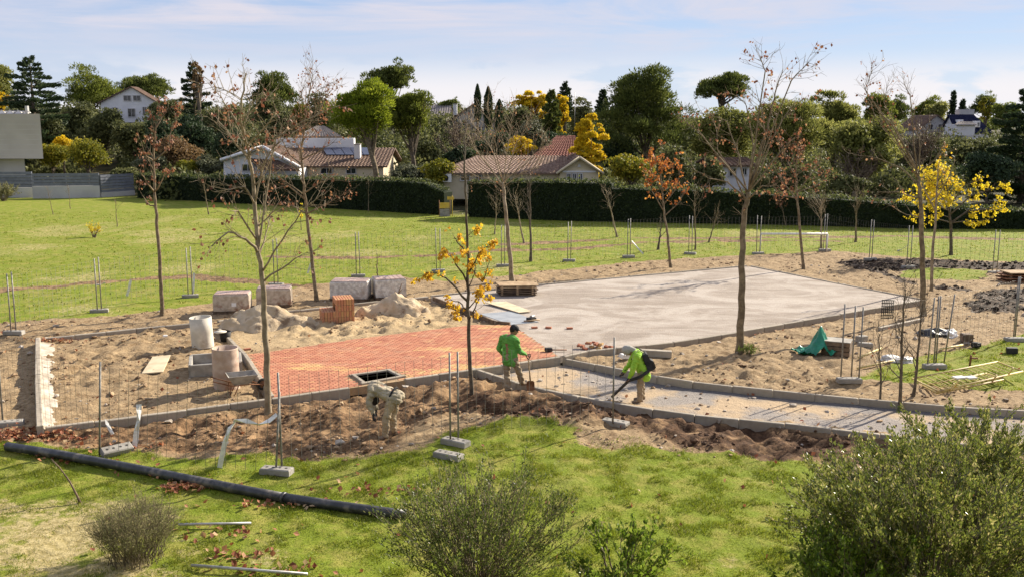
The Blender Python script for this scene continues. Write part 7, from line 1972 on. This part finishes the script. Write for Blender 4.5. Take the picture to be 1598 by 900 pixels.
for z, w, y in ((0.28, 0.055, 0.0), (0.24, 0.10, 0.015), (0.10, 0.105, 0.02), (0.0, 0.07, 0.0), (-0.05, 0.01, -0.01)): V += [low_ + Vector((-w, y + .03, z - 0.26)), low_ + Vector((0, y, z - .26)), low_ + Vector((w, y + .03, z - .26))]
V += [v + Vector((0, -.006, 0)) for v in V]
Fc = [(i * 3 + k, i * 3 + k + 1, i * 3 + k + 4, i * 3 + k + 3) for i in range(4) for k in range(2)]; Fc += [tuple(reversed([x + 15 for x in f])) for f in Fc]
mb.add(V, Fc, 0, True); mb.build('blade', M_RUST, sh)

# --- the stooping man in the path
bB = on(999, 627)
JB = dict(head=(-0.335, 0.0, 1.31), neck=(-0.215, 0.0, 1.27), shl=(-0.13, -0.19, 1.21), shr=(-0.13, 0.19, 1.21), ell=(-0.22, -0.25, 0.92), elr=(-0.25, 0.22, 0.93), wrl=(-0.30, -0.17, 0.68), wrr=(-0.40, 0.12, 0.76),
          pelvis=(0.035, 0.0, 0.84), hpl=(0.035, -0.10, 0.80), hpr=(0.035, 0.10, 0.80), knl=(-0.03, -0.10, 0.45), knr=(0.04, 0.11, 0.46), anl=(-0.02, -0.09, 0.10), anr=(0.06, 0.13, 0.10), toel=(-0.18, -0.11, 0.04), toer=(-0.11, 0.14, 0.04))
person('man in a lime green jacket and grey hood stooping in the gravel path', bB, JB, 'jacket', M_GREENB, M_KHAKI, (-0.80, 0.0, -0.62), None, hood_hat(M_GREYC), 0.055, 8, bulk=1.10, skirt=0.11, glove=M_BLACKC,
       handd={'l': (Vector((-0.3, 0.1, -0.9)), Vector((-1, 0, -.3)), 0.9), 'r': (Vector((-0.5, -0.1, -0.8)), Vector((-1, 0, -.3)), 0.9)})
bp = empty('leaf_blower', bB, 0, 'black backpack blower on the stooping man, its tube held towards the ground', 'blower')
def tilt_box(mb, c, size, ang, bev=0.03): mb.box((0, 0, 0), size, 0, 0, bev, mat=Matrix.Translation(Vector(c)) @ Matrix.Rotation(ang, 4, 'Y'))
mb = MB(); tilt_box(mb, (0.145, -0.02, 1.05), (0.14, 0.34, 0.46), -0.40); mb.build('pack_frame', M_BLACKC, bp)
mb = MB(); tilt_box(mb, (0.255, -0.02, 0.98), (0.14, 0.28, 0.26), -0.40, 0.05); mb.build('engine', M_DARK, bp)
for y in (-.15, .13):
    mb = MB(); mb.tube([(0.02, y, 1.30), (-0.10, y, 1.36), (-0.21, y, 1.25), (-0.22, y, 1.08), (-0.06, y, 0.92), (0.10, y, 0.88)], 0.020, 6); mb.build('strap', M_LIMETRIM if y < 0 else M_BLACKC, bp)
mb = MB(); e = on(955, 622) - bB; mb.tube([(0.16, -0.22, 0.86), (-0.05, -0.27, 0.72), (-0.32, -0.18, 0.60), (e.x, e.y, e.z + 0.06)], [0.042, 0.042, 0.038, 0.034], 10); mb.build('tube', M_DARK, bp)

# --- the man bent double
bC = on(604, 684)
JC = dict(head=(-0.30, 0.14, 0.86), neck=(-0.33, 0.14, 1.02), shl=(-0.31, 0.0, 1.10), shr=(-0.22, 0.34, 1.12), ell=(-0.375, -0.03, 0.80), elr=(-0.30, 0.36, 0.80), wrl=(-0.27, -0.06, 0.545), wrr=(-0.27, 0.24, 0.54),
          pelvis=(0.16, 0.04, 0.95), hpl=(0.13, -0.07, 0.89), hpr=(0.20, 0.13, 0.89), knl=(0.0, -0.10, 0.49), knr=(0.12, 0.14, 0.49), anl=(-0.03, -0.06, 0.10), anr=(0.10, 0.20, 0.13), toel=(-0.15, -0.14, 0.04), toer=(-0.03, 0.14, 0.06))
JC = {k: v for k, v in JC.items()}
tC = person('man in a pale jacket and beige trousers bent double, reaching down into the dug soil', bC, JC, 'jacket', M_JACKET, M_BEIGE, (-0.55, -0.1, -0.80), M_HAIR, None, 0.06, 13, bulk=1.15, skirt=0.02, glove=M_BLACKC, sleeve_to=0.8,
            handd={'l': (Vector((0.1, 0, -1)), Vector((0.6, .5, 0)), 0.9), 'r': (Vector((0, -0.1, -1)), Vector((-0.3, -0.8, 0)), 0.9)})
mb = MB(); pe = Vector(JC['pelvis'])
for f in range(1): 
    ring = []
    ax_ = (Vector(JC['shl']) + Vector(JC['shr'])) / 2 - pe; ax_.normalize(); a_ = ax_.orthogonal().normalized(); b_ = ax_.cross(a_)
    ring = [pe + ax_ * 0.02 + (a_ * math.cos(w * .2618 * 2) + b_ * math.sin(w * .2618 * 2)) * 0.205 for w in range(13)]
    mb.tube(ring, 0.022, 6)
mb.build('belt', M_BLACKC, tC)
# the hole he digs in, and the soil heaps about it, are part of the dug ground
